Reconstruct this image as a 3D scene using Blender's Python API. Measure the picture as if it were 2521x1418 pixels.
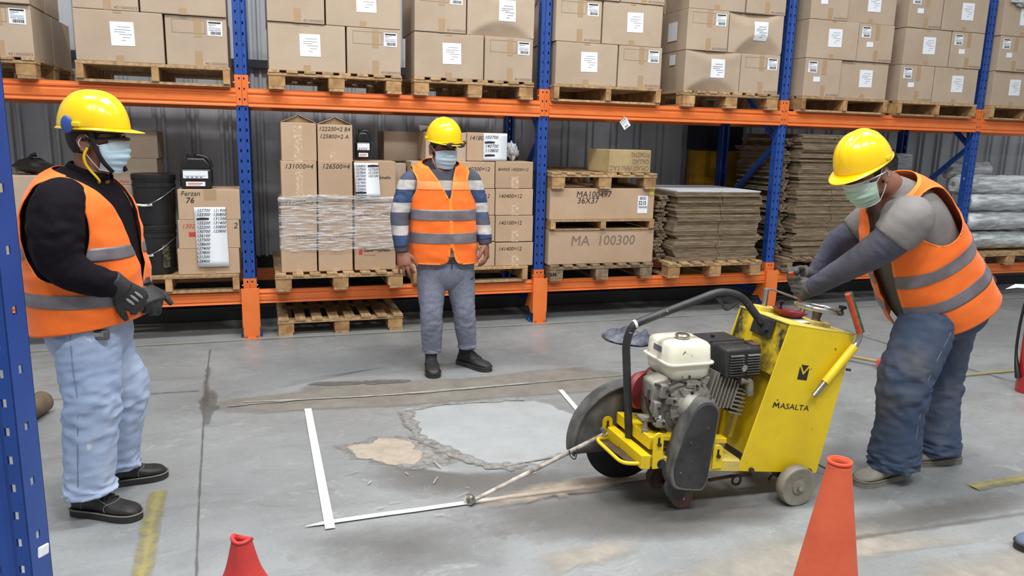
import bpy, bmesh, math, random
import numpy as np
from mathutils import Vector, Matrix, noise, kdtree
for o in list(bpy.data.objects): bpy.data.objects.remove(o)
SC = bpy.context.scene; COL = SC.collection
random.seed(7); rng = np.random.default_rng(7)
PI = math.pi
# ------------------------------------------------------------------ camera
F_PX = 1871.2; CX, CY = 1260.5, 709.0
CAM = np.array([-2.2884, -6.1712, 1.6])
_y, _p, _r = (math.radians(v) for v in (18.3407, 11.2360, 1.4901))
FWD = np.array([math.sin(_y)*math.cos(_p), math.cos(_y)*math.cos(_p), -math.sin(_p)])
_rt = np.array([math.cos(_y), -math.sin(_y), 0.0]); _up = np.cross(_rt, FWD)
RGT = math.cos(_r)*_rt + math.sin(_r)*_up
UPV = -math.sin(_r)*_rt + math.cos(_r)*_up
cam = bpy.data.cameras.new('camera'); camo = bpy.data.objects.new('camera', cam); COL.objects.link(camo)
cam.sensor_width = 36.0; cam.lens = F_PX*36.0/2521.0; cam.clip_start = 0.05; cam.clip_end = 100
camo.matrix_world = Matrix(((RGT[0], UPV[0], -FWD[0], CAM[0]), (RGT[1], UPV[1], -FWD[1], CAM[1]), (RGT[2], UPV[2], -FWD[2], CAM[2]), (0, 0, 0, 1)))
SC.camera = camo
# survey helpers: where a measured photo point lies in the hall, on a plane of known depth / height
def ray(x, y): return FWD + RGT*(x-CX)/F_PX - UPV*(y-CY)/F_PX
def at(x, y, Y):
    d = ray(x, y); return CAM + d*(Y-CAM[1])/d[1]
def on_floor(x, y, z=0.0):
    d = ray(x, y); return CAM + d*(z-CAM[2])/d[2]
def rect(xl, xr, yt, yb, Y):
    xm, ym = (xl+xr)/2, (yt+yb)/2
    return at(xl, ym, Y)[0], at(xr, ym, Y)[0], at(xm, yb, Y)[2], at(xm, yt, Y)[2]
# ------------------------------------------------------------------ light
SC.view_settings.view_transform = 'Standard'; SC.view_settings.look = 'None'
SC.view_settings.exposure = -0.22; SC.view_settings.gamma = 1.0; SC.view_settings.use_curve_mapping = False
W = bpy.data.worlds.new('hall_ambient'); SC.world = W; W.use_nodes = True
W.node_tree.nodes['Background'].inputs[0].default_value = (0.92, 0.97, 1.0, 1)
W.node_tree.nodes['Background'].inputs[1].default_value = 0.50
def ceiling_lamp(x, y, z, sx, sy, power, color=(1, 1.0, 0.985)):
    l = bpy.data.lights.new('ceiling_lamp', 'AREA'); l.shape = 'RECTANGLE'; l.size = sx; l.size_y = sy
    l.energy = power; l.color = color
    o = bpy.data.objects.new('ceiling_lamp', l); COL.objects.link(o); o.location = (x, y, z)
    return o
for lx, ly, pw in ((-3.6, -2.6, 190), (-0.8, -3.0, 215), (2.0, -2.6, 110), (4.8, -2.8, 28), (-3.2, -6.6, 240), (-0.4, -6.9, 260), (2.6, -6.8, 80)):
    ceiling_lamp(lx, ly, 6.2, 1.8, 0.6, pw)
# ------------------------------------------------------------------ materials
def s2l(c): 
    c = c/255.0
    return c/12.92 if c <= 0.04045 else ((c+0.055)/1.055)**2.4
def rgb(r, g, b): return (s2l(r), s2l(g), s2l(b), 1.0)
MATS = {}
def mat(name, col, rough=0.6, metal=0.0, col2=None, scale=6.0, detail=5.0, lo=0.35, hi=0.65, bump=0.0, bscale=60.0,
        stretch=(1, 1, 1), rnd=0.0, alpha=None, coat=0.0, spec=0.5, sss=0.0, sheen=0.0, trans=0.0, emis=None, speck=None, coords='Object'):
    m = bpy.data.materials.new(name); m.use_nodes = True; nt = m.node_tree; N, L = nt.nodes, nt.links
    b = N['Principled BSDF']; MATS[name] = m
    b.inputs['Roughness'].default_value = rough; b.inputs['Metallic'].default_value = metal
    b.inputs['Specular IOR Level'].default_value = spec
    b.inputs['Coat Weight'].default_value = coat
    if sss: b.inputs['Subsurface Weight'].default_value = sss; b.inputs['Subsurface Radius'].default_value = (0.012, 0.005, 0.003)
    if sheen: b.inputs['Sheen Weight'].default_value = sheen
    if trans: b.inputs['Transmission Weight'].default_value = trans
    if alpha is not None: b.inputs['Alpha'].default_value = alpha
    if emis: b.inputs['Emission Color'].default_value = emis[0]; b.inputs['Emission Strength'].default_value = emis[1]
    tc = N.new('ShaderNodeTexCoord'); mp = N.new('ShaderNodeMapping'); mp.inputs['Scale'].default_value = stretch
    L.new(tc.outputs[coords], mp.inputs['Vector'])
    if rnd:
        oi = N.new('ShaderNodeObjectInfo'); L.new(oi.outputs['Random'], mp.inputs['Location'])
    cout = None
    if col2 is not None:
        nz = N.new('ShaderNodeTexNoise'); nz.inputs['Scale'].default_value = scale; nz.inputs['Detail'].default_value = detail
        nz.inputs['Roughness'].default_value = 0.6
        L.new(mp.outputs[0], nz.inputs['Vector'])
        mr = N.new('ShaderNodeMapRange'); mr.inputs[1].default_value = lo; mr.inputs[2].default_value = hi
        L.new(nz.outputs['Fac'], mr.inputs[0])
        mx = N.new('ShaderNodeMix'); mx.data_type = 'RGBA'; mx.inputs[6].default_value = col; mx.inputs[7].default_value = col2
        L.new(mr.outputs[0], mx.inputs[0]); cout = mx.outputs[2]
    if speck:
        nz = N.new('ShaderNodeTexNoise'); nz.inputs['Scale'].default_value = speck[1]; nz.inputs['Detail'].default_value = 3
        L.new(mp.outputs[0], nz.inputs['Vector'])
        mr = N.new('ShaderNodeMapRange'); mr.inputs[1].default_value = speck[2]; mr.inputs[2].default_value = speck[2]+0.06
        L.new(nz.outputs['Fac'], mr.inputs[0])
        mx = N.new('ShaderNodeMix'); mx.data_type = 'RGBA'
        if cout: L.new(cout, mx.inputs[6])
        else: mx.inputs[6].default_value = col
        mx.inputs[7].default_value = speck[0]; L.new(mr.outputs[0], mx.inputs[0]); cout = mx.outputs[2]
    if rnd:
        hv = N.new('ShaderNodeHueSaturation'); mr = N.new('ShaderNodeMapRange')
        mr.inputs[3].default_value = 1-rnd; mr.inputs[4].default_value = 1+rnd
        L.new(oi.outputs['Random'], mr.inputs[0]); L.new(mr.outputs[0], hv.inputs['Value'])
        if cout: L.new(cout, hv.inputs['Color'])
        else: hv.inputs['Color'].default_value = col
        cout = hv.outputs[0]
    if cout: L.new(cout, b.inputs['Base Color'])
    else: b.inputs['Base Color'].default_value = col
    if bump:
        nb = N.new('ShaderNodeTexNoise'); nb.inputs['Scale'].default_value = bscale; nb.inputs['Detail'].default_value = 4
        L.new(mp.outputs[0], nb.inputs['Vector'])
        bp = N.new('ShaderNodeBump'); bp.inputs['Strength'].default_value = bump; bp.inputs['Distance'].default_value = 0.01
        L.new(nb.outputs['Fac'], bp.inputs['Height']); L.new(bp.outputs[0], b.inputs['Normal'])
    return m
card = mat('cardboard', rgb(182, 163, 143), 0.75, col2=rgb(171, 151, 131), scale=2.5, rnd=0.05, bump=0.06, bscale=30, spec=0.25)
card_new = mat('cardboard_tan', rgb(186, 159, 133), 0.75, col2=rgb(175, 147, 120), scale=2.5, rnd=0.05, bump=0.06, bscale=30, spec=0.25)
card_old = mat('cardboard_dull', rgb(186, 165, 122), 0.8, col2=rgb(160, 138, 100), scale=3, bump=0.08, spec=0.2)
card_grey = mat('cardboard_sheet', rgb(150, 132, 108), 0.85, col2=rgb(112, 96, 78), scale=9, rnd=0.2, stretch=(1, 1, 6), bump=0.1, spec=0.2)
card_white = mat('cardboard_white_face', rgb(206, 208, 212), 0.75, col2=rgb(188, 190, 196), scale=3, rnd=0.05, spec=0.25)
tape_brown = mat('parcel_tape', rgb(170, 142, 110), 0.3, spec=0.6)
tape_clear = mat('clear_tape', rgb(190, 162, 134), 0.15, spec=0.8, col2=rgb(214, 194, 172), scale=40, lo=0.5, hi=0.62)
paper = mat('white_paper', rgb(228, 232, 238), 0.7, spec=0.3)
ink = mat('black_ink', rgb(38, 34, 36), 0.7)
ink_soft = mat('grey_print', rgb(112, 108, 112), 0.8)
ink_stamp = mat('stamp_print', rgb(122, 104, 98), 0.8)
ink_red = mat('red_print', rgb(186, 62, 50), 0.7)
wood = mat('pallet_wood', rgb(190, 160, 120), 0.8, col2=rgb(150, 120, 88), scale=5, stretch=(6, 1, 6), rnd=0.16, bump=0.15, bscale=40, spec=0.2)
wood_end = mat('pallet_block_wood', rgb(190, 154, 108), 0.85, col2=rgb(142, 104, 70), scale=9, rnd=0.16, bump=0.15, bscale=40, spec=0.2)
wood_grey = mat('pallet_wood_weathered', rgb(150, 128, 102), 0.85, col2=rgb(104, 88, 72), scale=5, stretch=(6, 1, 6), rnd=0.16, bump=0.15, bscale=40, spec=0.2)
blue = mat('blue_rack_paint', rgb(34, 74, 152), 0.42, col2=rgb(28, 64, 138), scale=3, speck=(rgb(110, 130, 170), 55, 0.74), bump=0.03, bscale=25)
orange = mat('orange_rack_paint', rgb(234, 124, 58), 0.35, col2=rgb(224, 112, 48), scale=4, speck=(rgb(120, 60, 30), 30, 0.76), bump=0.02, bscale=20)
steel = mat('zinc_steel', rgb(170, 172, 174), 0.35, 0.9)
steel_dark = mat('dark_steel', rgb(52, 54, 58), 0.45, 0.5)
wallm = mat('grey_cladding', rgb(192, 195, 200), 0.36, 0.1, col2=rgb(172, 175, 180), scale=1.2, stretch=(3, 1, 0.3), bump=0.03, bscale=8)
dark = mat('dark_gap', rgb(26, 25, 27), 0.9)
black_plastic = mat('black_plastic', rgb(24, 24, 26), 0.35, col2=rgb(32, 32, 34), scale=8)
white_plastic = mat('white_plastic', rgb(225, 226, 226), 0.4)
yellow_helmet = mat('yellow_helmet_plastic', rgb(252, 206, 4), 0.22, coat=0.4, spec=0.5)
# ------------------------------------------------------------------ object helpers
ORG = {}
def org(o): return ORG.get(o.name, Vector((0, 0, 0)))
def link(o):
    COL.objects.link(o); return o
def thing(name, label, cat, loc=(0, 0, 0), group=None):
    o = bpy.data.objects.new(name, None); o.empty_display_size = 0.05; link(o)
    o.location = loc; ORG[o.name] = Vector(loc)
    return tag(o, label, cat, group)
def tag(o, label, cat, group=None):
    o['label'] = label; o['category'] = cat
    if group: o['group'] = group
    return o
class MB:
    """collects geometry in hall coordinates; build() links it as one mesh object"""
    def __init__(s): s.v = []; s.f = []; s.m = []
    def add(s, vs, fs, m=0):
        k = len(s.v); s.v += [tuple(map(float, v)) for v in vs]; s.f += [tuple(i+k for i in f) for f in fs]; s.m += [m]*len(fs); return s
    def box(s, x0, x1, y0, y1, z0, z1, m=0):
        if x0 > x1: x0, x1 = x1, x0
        vs = [(x, y, z) for z in (z0, z1) for y in (y0, y1) for x in (x0, x1)]
        return s.add(vs, [(0, 2, 3, 1), (4, 5, 7, 6), (0, 1, 5, 4), (2, 6, 7, 3), (0, 4, 6, 2), (1, 3, 7, 5)], m)
    def prism(s, poly, y0, y1, m=0):
        """poly: (x, z) outline, extruded along Y"""
        n = len(poly); vs = [(x, y0, z) for x, z in poly] + [(x, y1, z) for x, z in poly]
        fs = [tuple(range(n)), tuple(range(2*n-1, n-1, -1))] + [(i, i+n, (i+1) % n+n, (i+1) % n) for i in range(n)]
        return s.add(vs, fs, m)
    def slab(s, poly, z0, z1, m=0):
        n = len(poly); vs = [(p[0], p[1], z0) for p in poly] + [(p[0], p[1], z1) for p in poly]
        fs = [tuple(range(n-1, -1, -1)), tuple(range(n, 2*n))] + [(i, (i+1) % n, (i+1) % n+n, i+n) for i in range(n)]
        return s.add(vs, fs, m)
    def obox(s, c, ax, ay, az, m=0):
        """box from centre and three half-axis vectors"""
        c, ax, ay, az = (np.array(v, float) for v in (c, ax, ay, az))
        vs = [c+i*ax+j*ay+k*az for k in (-1, 1) for j in (-1, 1) for i in (-1, 1)]
        return s.add(vs, [(0, 2, 3, 1), (4, 5, 7, 6), (0, 1, 5, 4), (2, 6, 7, 3), (0, 4, 6, 2), (1, 3, 7, 5)], m)
    def bar(s, p, q, w, h, up=(0, 0, 1), m=0):
        p, q = np.array(p, float), np.array(q, float); d = q-p; L = np.linalg.norm(d); d /= L
        u = np.array(up, float); u -= d*(u@d)
        if np.linalg.norm(u) < 1e-4: u = np.array([1., 0, 0]) - d*d[0]
        u /= np.linalg.norm(u); w_ = np.cross(d, u)
        return s.obox((p+q)/2, d*L/2, w_*w/2, u*h/2, m)
    def tube(s, pts, r, seg=10, caps=True, m=0, closed=False):
        vs, fs = tube_geo(pts, r, seg, caps, closed=closed); return s.add(vs, fs, m)
    def disc(s, c, axis, r, h, seg=24, m=0):
        c = np.array(c, float); a = np.array(axis, float); a /= np.linalg.norm(a)
        return s.tube([c-a*h/2, c+a*h/2], r, seg, True, m)
    def lathe(s, prof, c, axis=(0, 0, 1), seg=32, m=0, x=None):
        """prof: (radius, height) along axis"""
        c = np.array(c, float); a = np.array(axis, float); a /= np.linalg.norm(a)
        t = np.array([1., 0, 0]) if abs(a[0]) < 0.9 else np.array([0, 1., 0])
        u = np.cross(a, t); u /= np.linalg.norm(u); w = np.cross(a, u)
        vs = []; fs = []; n = len(prof)
        for r, h in prof:
            for k in range(seg):
                th = 2*PI*k/seg; vs.append(c+a*h+(u*math.cos(th)+w*math.sin(th))*r)
        for i in range(n-1):
            for k in range(seg):
                k2 = (k+1) % seg; fs.append((i*seg+k, i*seg+k2, (i+1)*seg+k2, (i+1)*seg+k))
        if prof[0][0] > 1e-5: fs.append(tuple(range(seg-1, -1, -1)))
        if prof[-1][0] > 1e-5: fs.append(tuple((n-1)*seg+k for k in range(seg)))
        return s.add(vs, fs, m)
    def mesh(s, name='mesh', off=(0, 0, 0)):
        me = bpy.data.meshes.new(name); o = np.array(off, float)
        me.from_pydata([tuple(np.array(v)-o) for v in s.v] if len(s.v) else [], [], s.f)
        if s.m: me.polygons.foreach_set('material_index', s.m)
        me.update(); return me
    def build(s, name, mats, parent=None, smooth=False, bevel=0.0, seg=1, kind=None, label=None, loc=None, fix=True):
        mats = mats if isinstance(mats, (list, tuple)) else [mats]
        if parent is not None: off = org(parent)
        elif loc is not None: off = Vector(loc)
        else: off = Vector((0, 0, 0))
        me = s.mesh(name, off)
        if fix:
            bm = bmesh.new(); bm.from_mesh(me); bmesh.ops.recalc_face_normals(bm, faces=bm.faces); bm.to_mesh(me); bm.free()
        for mm in mats: me.materials.append(mm)
        if smooth:
            me.polygons.foreach_set('use_smooth', [True]*len(me.polygons))
            if smooth != 'all': me.set_sharp_from_angle(angle=math.radians(smooth if smooth is not True else 40))
        o = link(bpy.data.objects.new(name, me))
        if parent is not None: o.parent = parent
        elif loc is not None: o.location = loc
        ORG[o.name] = Vector(off)
        if bevel:
            b = o.modifiers.new('bevel', 'BEVEL'); b.width = bevel; b.segments = seg; b.limit_method = 'ANGLE'; b.angle_limit = math.radians(35)
        if kind: o['kind'] = kind
        if label: o['label'] = label
        return o
def frames(pts, closed=False):
    P = [np.array(p, float) for p in pts]; n = len(P); T = []
    for i in range(n):
        a = P[(i-1) % n] if (closed or i > 0) else P[i]; b = P[(i+1) % n] if (closed or i < n-1) else P[i]
        t = b-a; T.append(t/(np.linalg.norm(t)+1e-12))
    u = np.cross(T[0], (0, 0, 1.0))
    if np.linalg.norm(u) < 1e-3: u = np.cross(T[0], (0, 1.0, 0))
    u /= np.linalg.norm(u); U = []
    for i in range(n):
        u = u - T[i]*(u@T[i]); u /= (np.linalg.norm(u)+1e-12); U.append(u.copy())
    return P, T, U
def tube_geo(pts, r, seg=10, caps=True, side=None, closed=False):
    P, T, U = frames(pts, closed); n = len(P)
    R = [r]*n if np.isscalar(r) else list(r); vs = []; fs = []
    for i in range(n):
        u = U[i]
        if side is not None:
            u = np.array(side, float) - T[i]*(np.array(side, float)@T[i]); u /= np.linalg.norm(u)
        w = np.cross(T[i], u); ra, rb = (R[i], R[i]) if np.isscalar(R[i]) else R[i]
        for k in range(seg):
            th = 2*PI*k/seg; vs.append(P[i]+u*math.cos(th)*ra+w*math.sin(th)*rb)
    m = n if closed else n-1
    for i in range(m):
        for k in range(seg):
            k2 = (k+1) % seg; j = (i+1) % n; fs.append((i*seg+k, i*seg+k2, j*seg+k2, j*seg+k))
    if caps and not closed:
        fs.append(tuple(range(seg-1, -1, -1))); fs.append(tuple((n-1)*seg+k for k in range(seg)))
    return vs, fs
def spline(pts, n=8, closed=False):
    """Catmull-Rom through pts (any dimension)"""
    P = [np.array(p, float) for p in pts]; out = []; m = len(P)
    for i in range(m if closed else m-1):
        p0 = P[(i-1) % m] if closed or i > 0 else 2*P[0]-P[1]; p1 = P[i]; p2 = P[(i+1) % m]
        p3 = P[(i+2) % m] if closed or i+2 < m else 2*P[-1]-P[-2]
        for k in range(n):
            t = k/n; out.append(0.5*((2*p1)+(-p0+p2)*t+(2*p0-5*p1+4*p2-p3)*t*t+(-p0+3*p1-3*p2+p3)*t**3))
    if not closed: out.append(P[-1])
    return out
def bend(pts, rad=0.05, n=5):
    """polyline with rounded corners"""
    P = [np.array(p, float) for p in pts]; out = [P[0]]
    for i in range(1, len(P)-1):
        a = P[i-1]-P[i]; b = P[i+1]-P[i]; la, lb = np.linalg.norm(a), np.linalg.norm(b); r = min(rad, la*0.45, lb*0.45)
        p, q = P[i]+a/la*r, P[i]+b/lb*r
        for k in range(n+1):
            t = k/n; out.append((1-t)**2*p+2*t*(1-t)*P[i]+t*t*q)
    out.append(P[-1]); return out
_T = {}
def text_geo(s, size=0.05, shear=0.0, bold=0.0, align='LEFT'):
    key = (s, shear, bold, align)
    if key not in _T:
        cu = bpy.data.curves.new('t', 'FONT'); cu.body = s; cu.size = 1.0; cu.shear = shear; cu.offset = bold; cu.resolution_u = 2; cu.align_x = align
        ob = bpy.data.objects.new('t', cu); link(ob); dg = bpy.context.evaluated_depsgraph_get()
        me = bpy.data.meshes.new_from_object(ob.evaluated_get(dg))
        _T[key] = ([tuple(v.co) for v in me.vertices], [tuple(p.vertices) for p in me.polygons])
        bpy.data.objects.remove(ob); bpy.data.curves.remove(cu); bpy.data.meshes.remove(me)
    v, f = _T[key]; return [(a*size, b*size) for a, b, c in v], f
def put_text(mb, s, o, right=(1, 0, 0), up=(0, 0, 1), size=0.05, shear=0.0, bold=0.0, m=0, align='LEFT', sx=1.0):
    v, f = text_geo(s, size, shear, bold, align); o, r, u = (np.array(x, float) for x in (o, right, up))
    mb.add([o+r*a*sx+u*b for a, b in v], f, m)
def copy_tree(o, loc=None, rot=None, parent=None):
    c = o.copy(); link(c)
    if parent is not None: c.parent = parent
    if loc is not None: c.location = loc; ORG[c.name] = Vector(loc)
    if rot is not None: c.rotation_euler = rot
    for ch in list(o.children): copy_tree(ch, parent=c)
    return c
def structure(o): o['kind'] = 'structure'; return o
# ================================================================== setting
# floor: worn grey concrete
m = bpy.data.materials.new('worn_concrete'); m.use_nodes = True; nt = m.node_tree; N, L = nt.nodes, nt.links; b = N['Principled BSDF']
tc = N.new('ShaderNodeTexCoord')
def nz(scale, detail=6, rough=0.6, stretch=None, dist=0.0):
    n = N.new('ShaderNodeTexNoise'); n.inputs['Scale'].default_value = scale; n.inputs['Detail'].default_value = detail
    n.inputs['Roughness'].default_value = rough; n.inputs['Distortion'].default_value = dist
    if stretch:
        mp = N.new('ShaderNodeMapping'); mp.inputs['Scale'].default_value = stretch; L.new(tc.outputs['Object'], mp.inputs[0]); L.new(mp.outputs[0], n.inputs['Vector'])
    else: L.new(tc.outputs['Object'], n.inputs['Vector'])
    return n.outputs['Fac']
def rng_(x, a, b_, c=0.0, d=1.0):
    r = N.new('ShaderNodeMapRange'); r.inputs[1].default_value = a; r.inputs[2].default_value = b_; r.inputs[3].default_value = c; r.inputs[4].default_value = d
    L.new(x, r.inputs[0]); return r.outputs[0]
def mixc(fac, A, B):
    x = N.new('ShaderNodeMix'); x.data_type = 'RGBA'; L.new(fac, x.inputs[0])
    for k, v in ((6, A), (7, B)):
        if isinstance(v, tuple): x.inputs[k].default_value = v
        else: L.new(v, x.inputs[k])
    return x.outputs[2]
c = mixc(rng_(nz(0.9, 5, 0.6), 0.36, 0.66), rgb(128, 131, 132), rgb(150, 153, 154))
c = mixc(rng_(nz(2.1, 10, 0.75, (1, 2.0, 1), 0.8), 0.49, 0.72, 0, 0.6), c, rgb(112, 113, 113))
c = mixc(rng_(nz(1.3, 9, 0.7, (1.4, 1, 1), 0.5), 0.52, 0.74, 0, 0.4), c, rgb(132, 126, 120))
c = mixc(rng_(nz(5, 12, 0.78, (1, 1.7, 1), 1.4), 0.56, 0.72, 0, 0.7), c, rgb(180, 180, 177))
c = mixc(rng_(nz(26, 8, 0.75, (1, 1.4, 1), 1.0), 0.62, 0.74, 0, 0.5), c, rgb(190, 190, 188))
c = mixc(rng_(nz(60, 3, 0.6), 0.55, 0.8, 0, 0.3), c, rgb(92, 90, 88))
L.new(c, b.inputs['Base Color'])
L.new(rng_(nz(2.5, 6), 0.35, 0.7, 0.30, 0.58), b.inputs['Roughness']); b.inputs['Specular IOR Level'].default_value = 0.4
bp = N.new('ShaderNodeBump'); bp.inputs['Strength'].default_value = 0.12; bp.inputs['Distance'].default_value = 0.01; L.new(nz(45, 6), bp.inputs['Height']); L.new(bp.outputs[0], b.inputs['Normal'])
floorm = m
fl = MB().box(-8, 12, -9, 1.6, -0.15, 0.0).build('floor', floorm); structure(fl)
# back wall: trapezoid steel cladding
WY = 1.42
prof = []; x = -7.0
while x < 12.0:
    prof += [(x, WY), (x+0.165, WY), (x+0.18, WY-0.028), (x+0.198, WY-0.028), (x+0.213, WY), (x+0.240, WY), (x+0.252, WY-0.028), (x+0.268, WY-0.028), (x+0.28, WY)]
    x += 0.28
n = len(prof); mb = MB()
mb.add([(a, b_, 0.42) for a, b_ in prof]+[(a, b_, 5.5) for a, b_ in prof], [(i, i+1, i+1+n, i+n) for i in range(n-1)])
wall = mb.build('wall_back', wallm, fix=False); structure(wall)
sd = wall.modifiers.new('thick', 'SOLIDIFY'); sd.thickness = 0.004; sd.offset = 1
lowm = mat('dark_plinth', rgb(58, 58, 60), 0.8, col2=rgb(44, 44, 46), scale=3)
MB().box(-7, 12, WY-0.03, WY+0.17, 0, 0.43).build('wall_plinth', lowm, parent=wall)
girtm = mat('dark_girt', rgb(54, 57, 62), 0.5, 0.3)
for gz in (2.19, 3.6): MB().box(-7, 12, WY-0.085, WY-0.03, gz-0.035, gz+0.035).build('girt', girtm, parent=wall)

# ---- thin marks and repairs lying in the floor surface (parts of the floor)
def patch_mat(name, col, col2, scale, rough=0.8, edge=0.5, ns=9.0, bump=0.2, amax=1.0, soft=0.35):
    m = bpy.data.materials.new(name); m.use_nodes = True; nt = m.node_tree; N, L = nt.nodes, nt.links; b = N['Principled BSDF']
    tc = N.new('ShaderNodeTexCoord')
    n1 = N.new('ShaderNodeTexNoise'); n1.inputs['Scale'].default_value = scale; n1.inputs['Detail'].default_value = 8; n1.inputs['Roughness'].default_value = 0.65; L.new(tc.outputs['Object'], n1.inputs['Vector'])
    r1 = N.new('ShaderNodeMapRange'); r1.inputs[1].default_value = 0.35; r1.inputs[2].default_value = 0.68; L.new(n1.outputs['Fac'], r1.inputs[0])
    mx = N.new('ShaderNodeMix'); mx.data_type = 'RGBA'; mx.inputs[6].default_value = col; mx.inputs[7].default_value = col2; L.new(r1.outputs[0], mx.inputs[0]); L.new(mx.outputs[2], b.inputs['Base Color'])
    b.inputs['Roughness'].default_value = rough; b.inputs['Specular IOR Level'].default_value = 0.3
    at_ = N.new('ShaderNodeAttribute'); at_.attribute_name = 'inset'
    n2 = N.new('ShaderNodeTexNoise'); n2.inputs['Scale'].default_value = ns; n2.inputs['Detail'].default_value = 9; n2.inputs['Roughness'].default_value = 0.7; L.new(tc.outputs['Object'], n2.inputs['Vector'])
    ad = N.new('ShaderNodeMath'); ad.operation = 'MULTIPLY_ADD'; ad.inputs[1].default_value = edge; L.new(n2.outputs['Fac'], ad.inputs[0]); L.new(at_.outputs['Fac'], ad.inputs[2])
    r2 = N.new('ShaderNodeMapRange'); r2.inputs[1].default_value = 0.5*edge+0.05; r2.inputs[2].default_value = 0.5*edge+0.05+soft*edge+0.02; r2.inputs[4].default_value = amax; L.new(ad.outputs[0], r2.inputs[0])
    L.new(r2.outputs[0], b.inputs['Alpha'])
    bp = N.new('ShaderNodeBump'); bp.inputs['Strength'].default_value = bump; bp.inputs['Distance'].default_value = 0.01; L.new(n1.outputs['Fac'], bp.inputs['Height']); L.new(bp.outputs[0], b.inputs['Normal'])
    return m
_pz = [0.0006]
def patch(name, poly_px, m, label=None, z=None, inset=0.06, sub=6, world=False, dome=0.0, rag=0.045):
    """irregular flat area; the attribute 'inset' runs from 0 at the outline to 1 inside"""
    P = [np.array(p[:2], float) if world else on_floor(*p)[:2] for p in poly_px]
    P = spline(P, 14, closed=True); n = len(P); cc = sum(P)/n
    P = [p+(p-cc)/(np.linalg.norm(p-cc)+1e-6)*rag*(noise.noise(Vector((p[0]*7, p[1]*7, 1.0)))+0.6*noise.noise(Vector((p[0]*19, p[1]*19, 4.0)))+0.35*noise.noise(Vector((p[0]*50, p[1]*50, 7.0)))) for p in P]
    if z is None: _pz[0] += 0.0003; z = _pz[0]
    c = sum(P)/n; vs = []; att = []
    nr = 5
    ar = sum(P[i][0]*P[(i+1) % n][1]-P[(i+1) % n][0]*P[i][1] for i in range(n))
    nrm = []
    for i in range(n):
        t = P[(i+1) % n]-P[i-1]; q = np.array([-t[1], t[0]]) if ar > 0 else np.array([t[1], -t[0]]); nrm.append(q/(np.linalg.norm(q)+1e-9))
    rings = [P]
    A = [0.0]
    for k in range(1, nr):
        s = k/nr; d = [p+(c-p)*s for p in P]; rings.append(d); A.append(min(1.0, s*(np.mean([np.linalg.norm(p-c) for p in P]))/inset))
    fs = []
    for k, rg in enumerate(rings):
        for p in rg: vs.append((p[0], p[1], z+dome*(1-(1-min(1, A[k]))**2))); att.append(A[k])
    for k in range(nr-1):
        for i in range(n): fs.append((k*n+i, k*n+(i+1) % n, (k+1)*n+(i+1) % n, (k+1)*n+i))
    vs.append((c[0], c[1], z+dome)); att.append(1.0)
    for i in range(n): fs.append(((nr-1)*n+i, (nr-1)*n+(i+1) % n, len(vs)-1))
    mb = MB().add(vs, fs); o = mb.build(name, m, parent=fl, smooth='all', label=label)
    a = o.data.attributes.new('inset', 'FLOAT', 'POINT'); a.data.foreach_set('value', att)
    return o
sand = patch_mat('dried_slurry', rgb(142, 136, 128), rgb(120, 114, 106), 6, edge=1.1, ns=6, soft=0.7, amax=0.85)
dustm = patch_mat('pale_dust', rgb(182, 174, 162), rgb(158, 150, 139), 8, edge=1.4, ns=5, amax=0.9, soft=0.9)
palec = patch_mat('pale_repair_concrete', rgb(170, 173, 174), rgb(156, 159, 160), 4, edge=0.35, ns=12, bump=0.15, soft=0.5, amax=0.9)
brokenm = patch_mat('broken_sandy_concrete', rgb(178, 166, 152), rgb(154, 142, 128), 14, edge=0.8, ns=14, bump=0.9)
chipm = patch_mat('chipped_concrete', rgb(160, 157, 152), rgb(108, 106, 103), 26, edge=1.9, ns=16, bump=1.0, amax=0.95)
dirtm = patch_mat('dark_dirt', rgb(92, 87, 82), rgb(116, 110, 104), 8, edge=1.7, ns=4, amax=0.78, soft=0.9)
crackm = patch_mat('crack_dark', rgb(92, 90, 88), rgb(112, 110, 108), 30, edge=1.1, ns=22, amax=0.8)
bluish = patch_mat('bluish_concrete', rgb(142, 148, 152), rgb(128, 134, 139), 3, edge=2.4, ns=3, amax=0.6, soft=0.9)
oldyel = patch_mat('worn_yellow_paint', rgb(164, 152, 92), rgb(142, 136, 106), 10, edge=1.4, ns=14, amax=0.95, soft=0.6)
scratch = patch_mat('chalk_scratch', rgb(190, 189, 186), rgb(166, 166, 163), 20, edge=1.2, ns=30, amax=0.8)
patch('dirt_stain', [(1080, 1262), (1300, 1225), (1620, 1205), (1900, 1210), (2010, 1262), (1900, 1300), (1560, 1345), (1250, 1335)], dirtm, inset=0.25)
patch('dirt_stain', [(1960, 1300), (2250, 1235), (2521, 1200), (2600, 1230), (2521, 1260), (2300, 1300), (2050, 1345)], dirtm, inset=0.3)
patch('dirt_stain', [(860, 1130), (1100, 1160), (1350, 1150), (1500, 1170), (1420, 1215), (1150, 1235), (900, 1200)], dirtm, inset=0.25)
patch('slurry_streak', [(505, 1005), (540, 985), (700, 968), (770, 945), (900, 940), (1150, 930), (1340, 909), (1460, 905), (1560, 925), (1560, 958), (1380, 972), (1200, 985), (1000, 1001), (760, 1013), (600, 1021)], sand, 'sandy dried slurry streak along an old saw cut', inset=0.07)
patch('bluish_area', [(650, 870), (1000, 850), (1300, 850), (1480, 890), (1340, 902), (1100, 925), (760, 932), (640, 965), (540, 975), (560, 900)], bluish, inset=0.3)  # faint bluish tint laid over the floor around the standing worker
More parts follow.
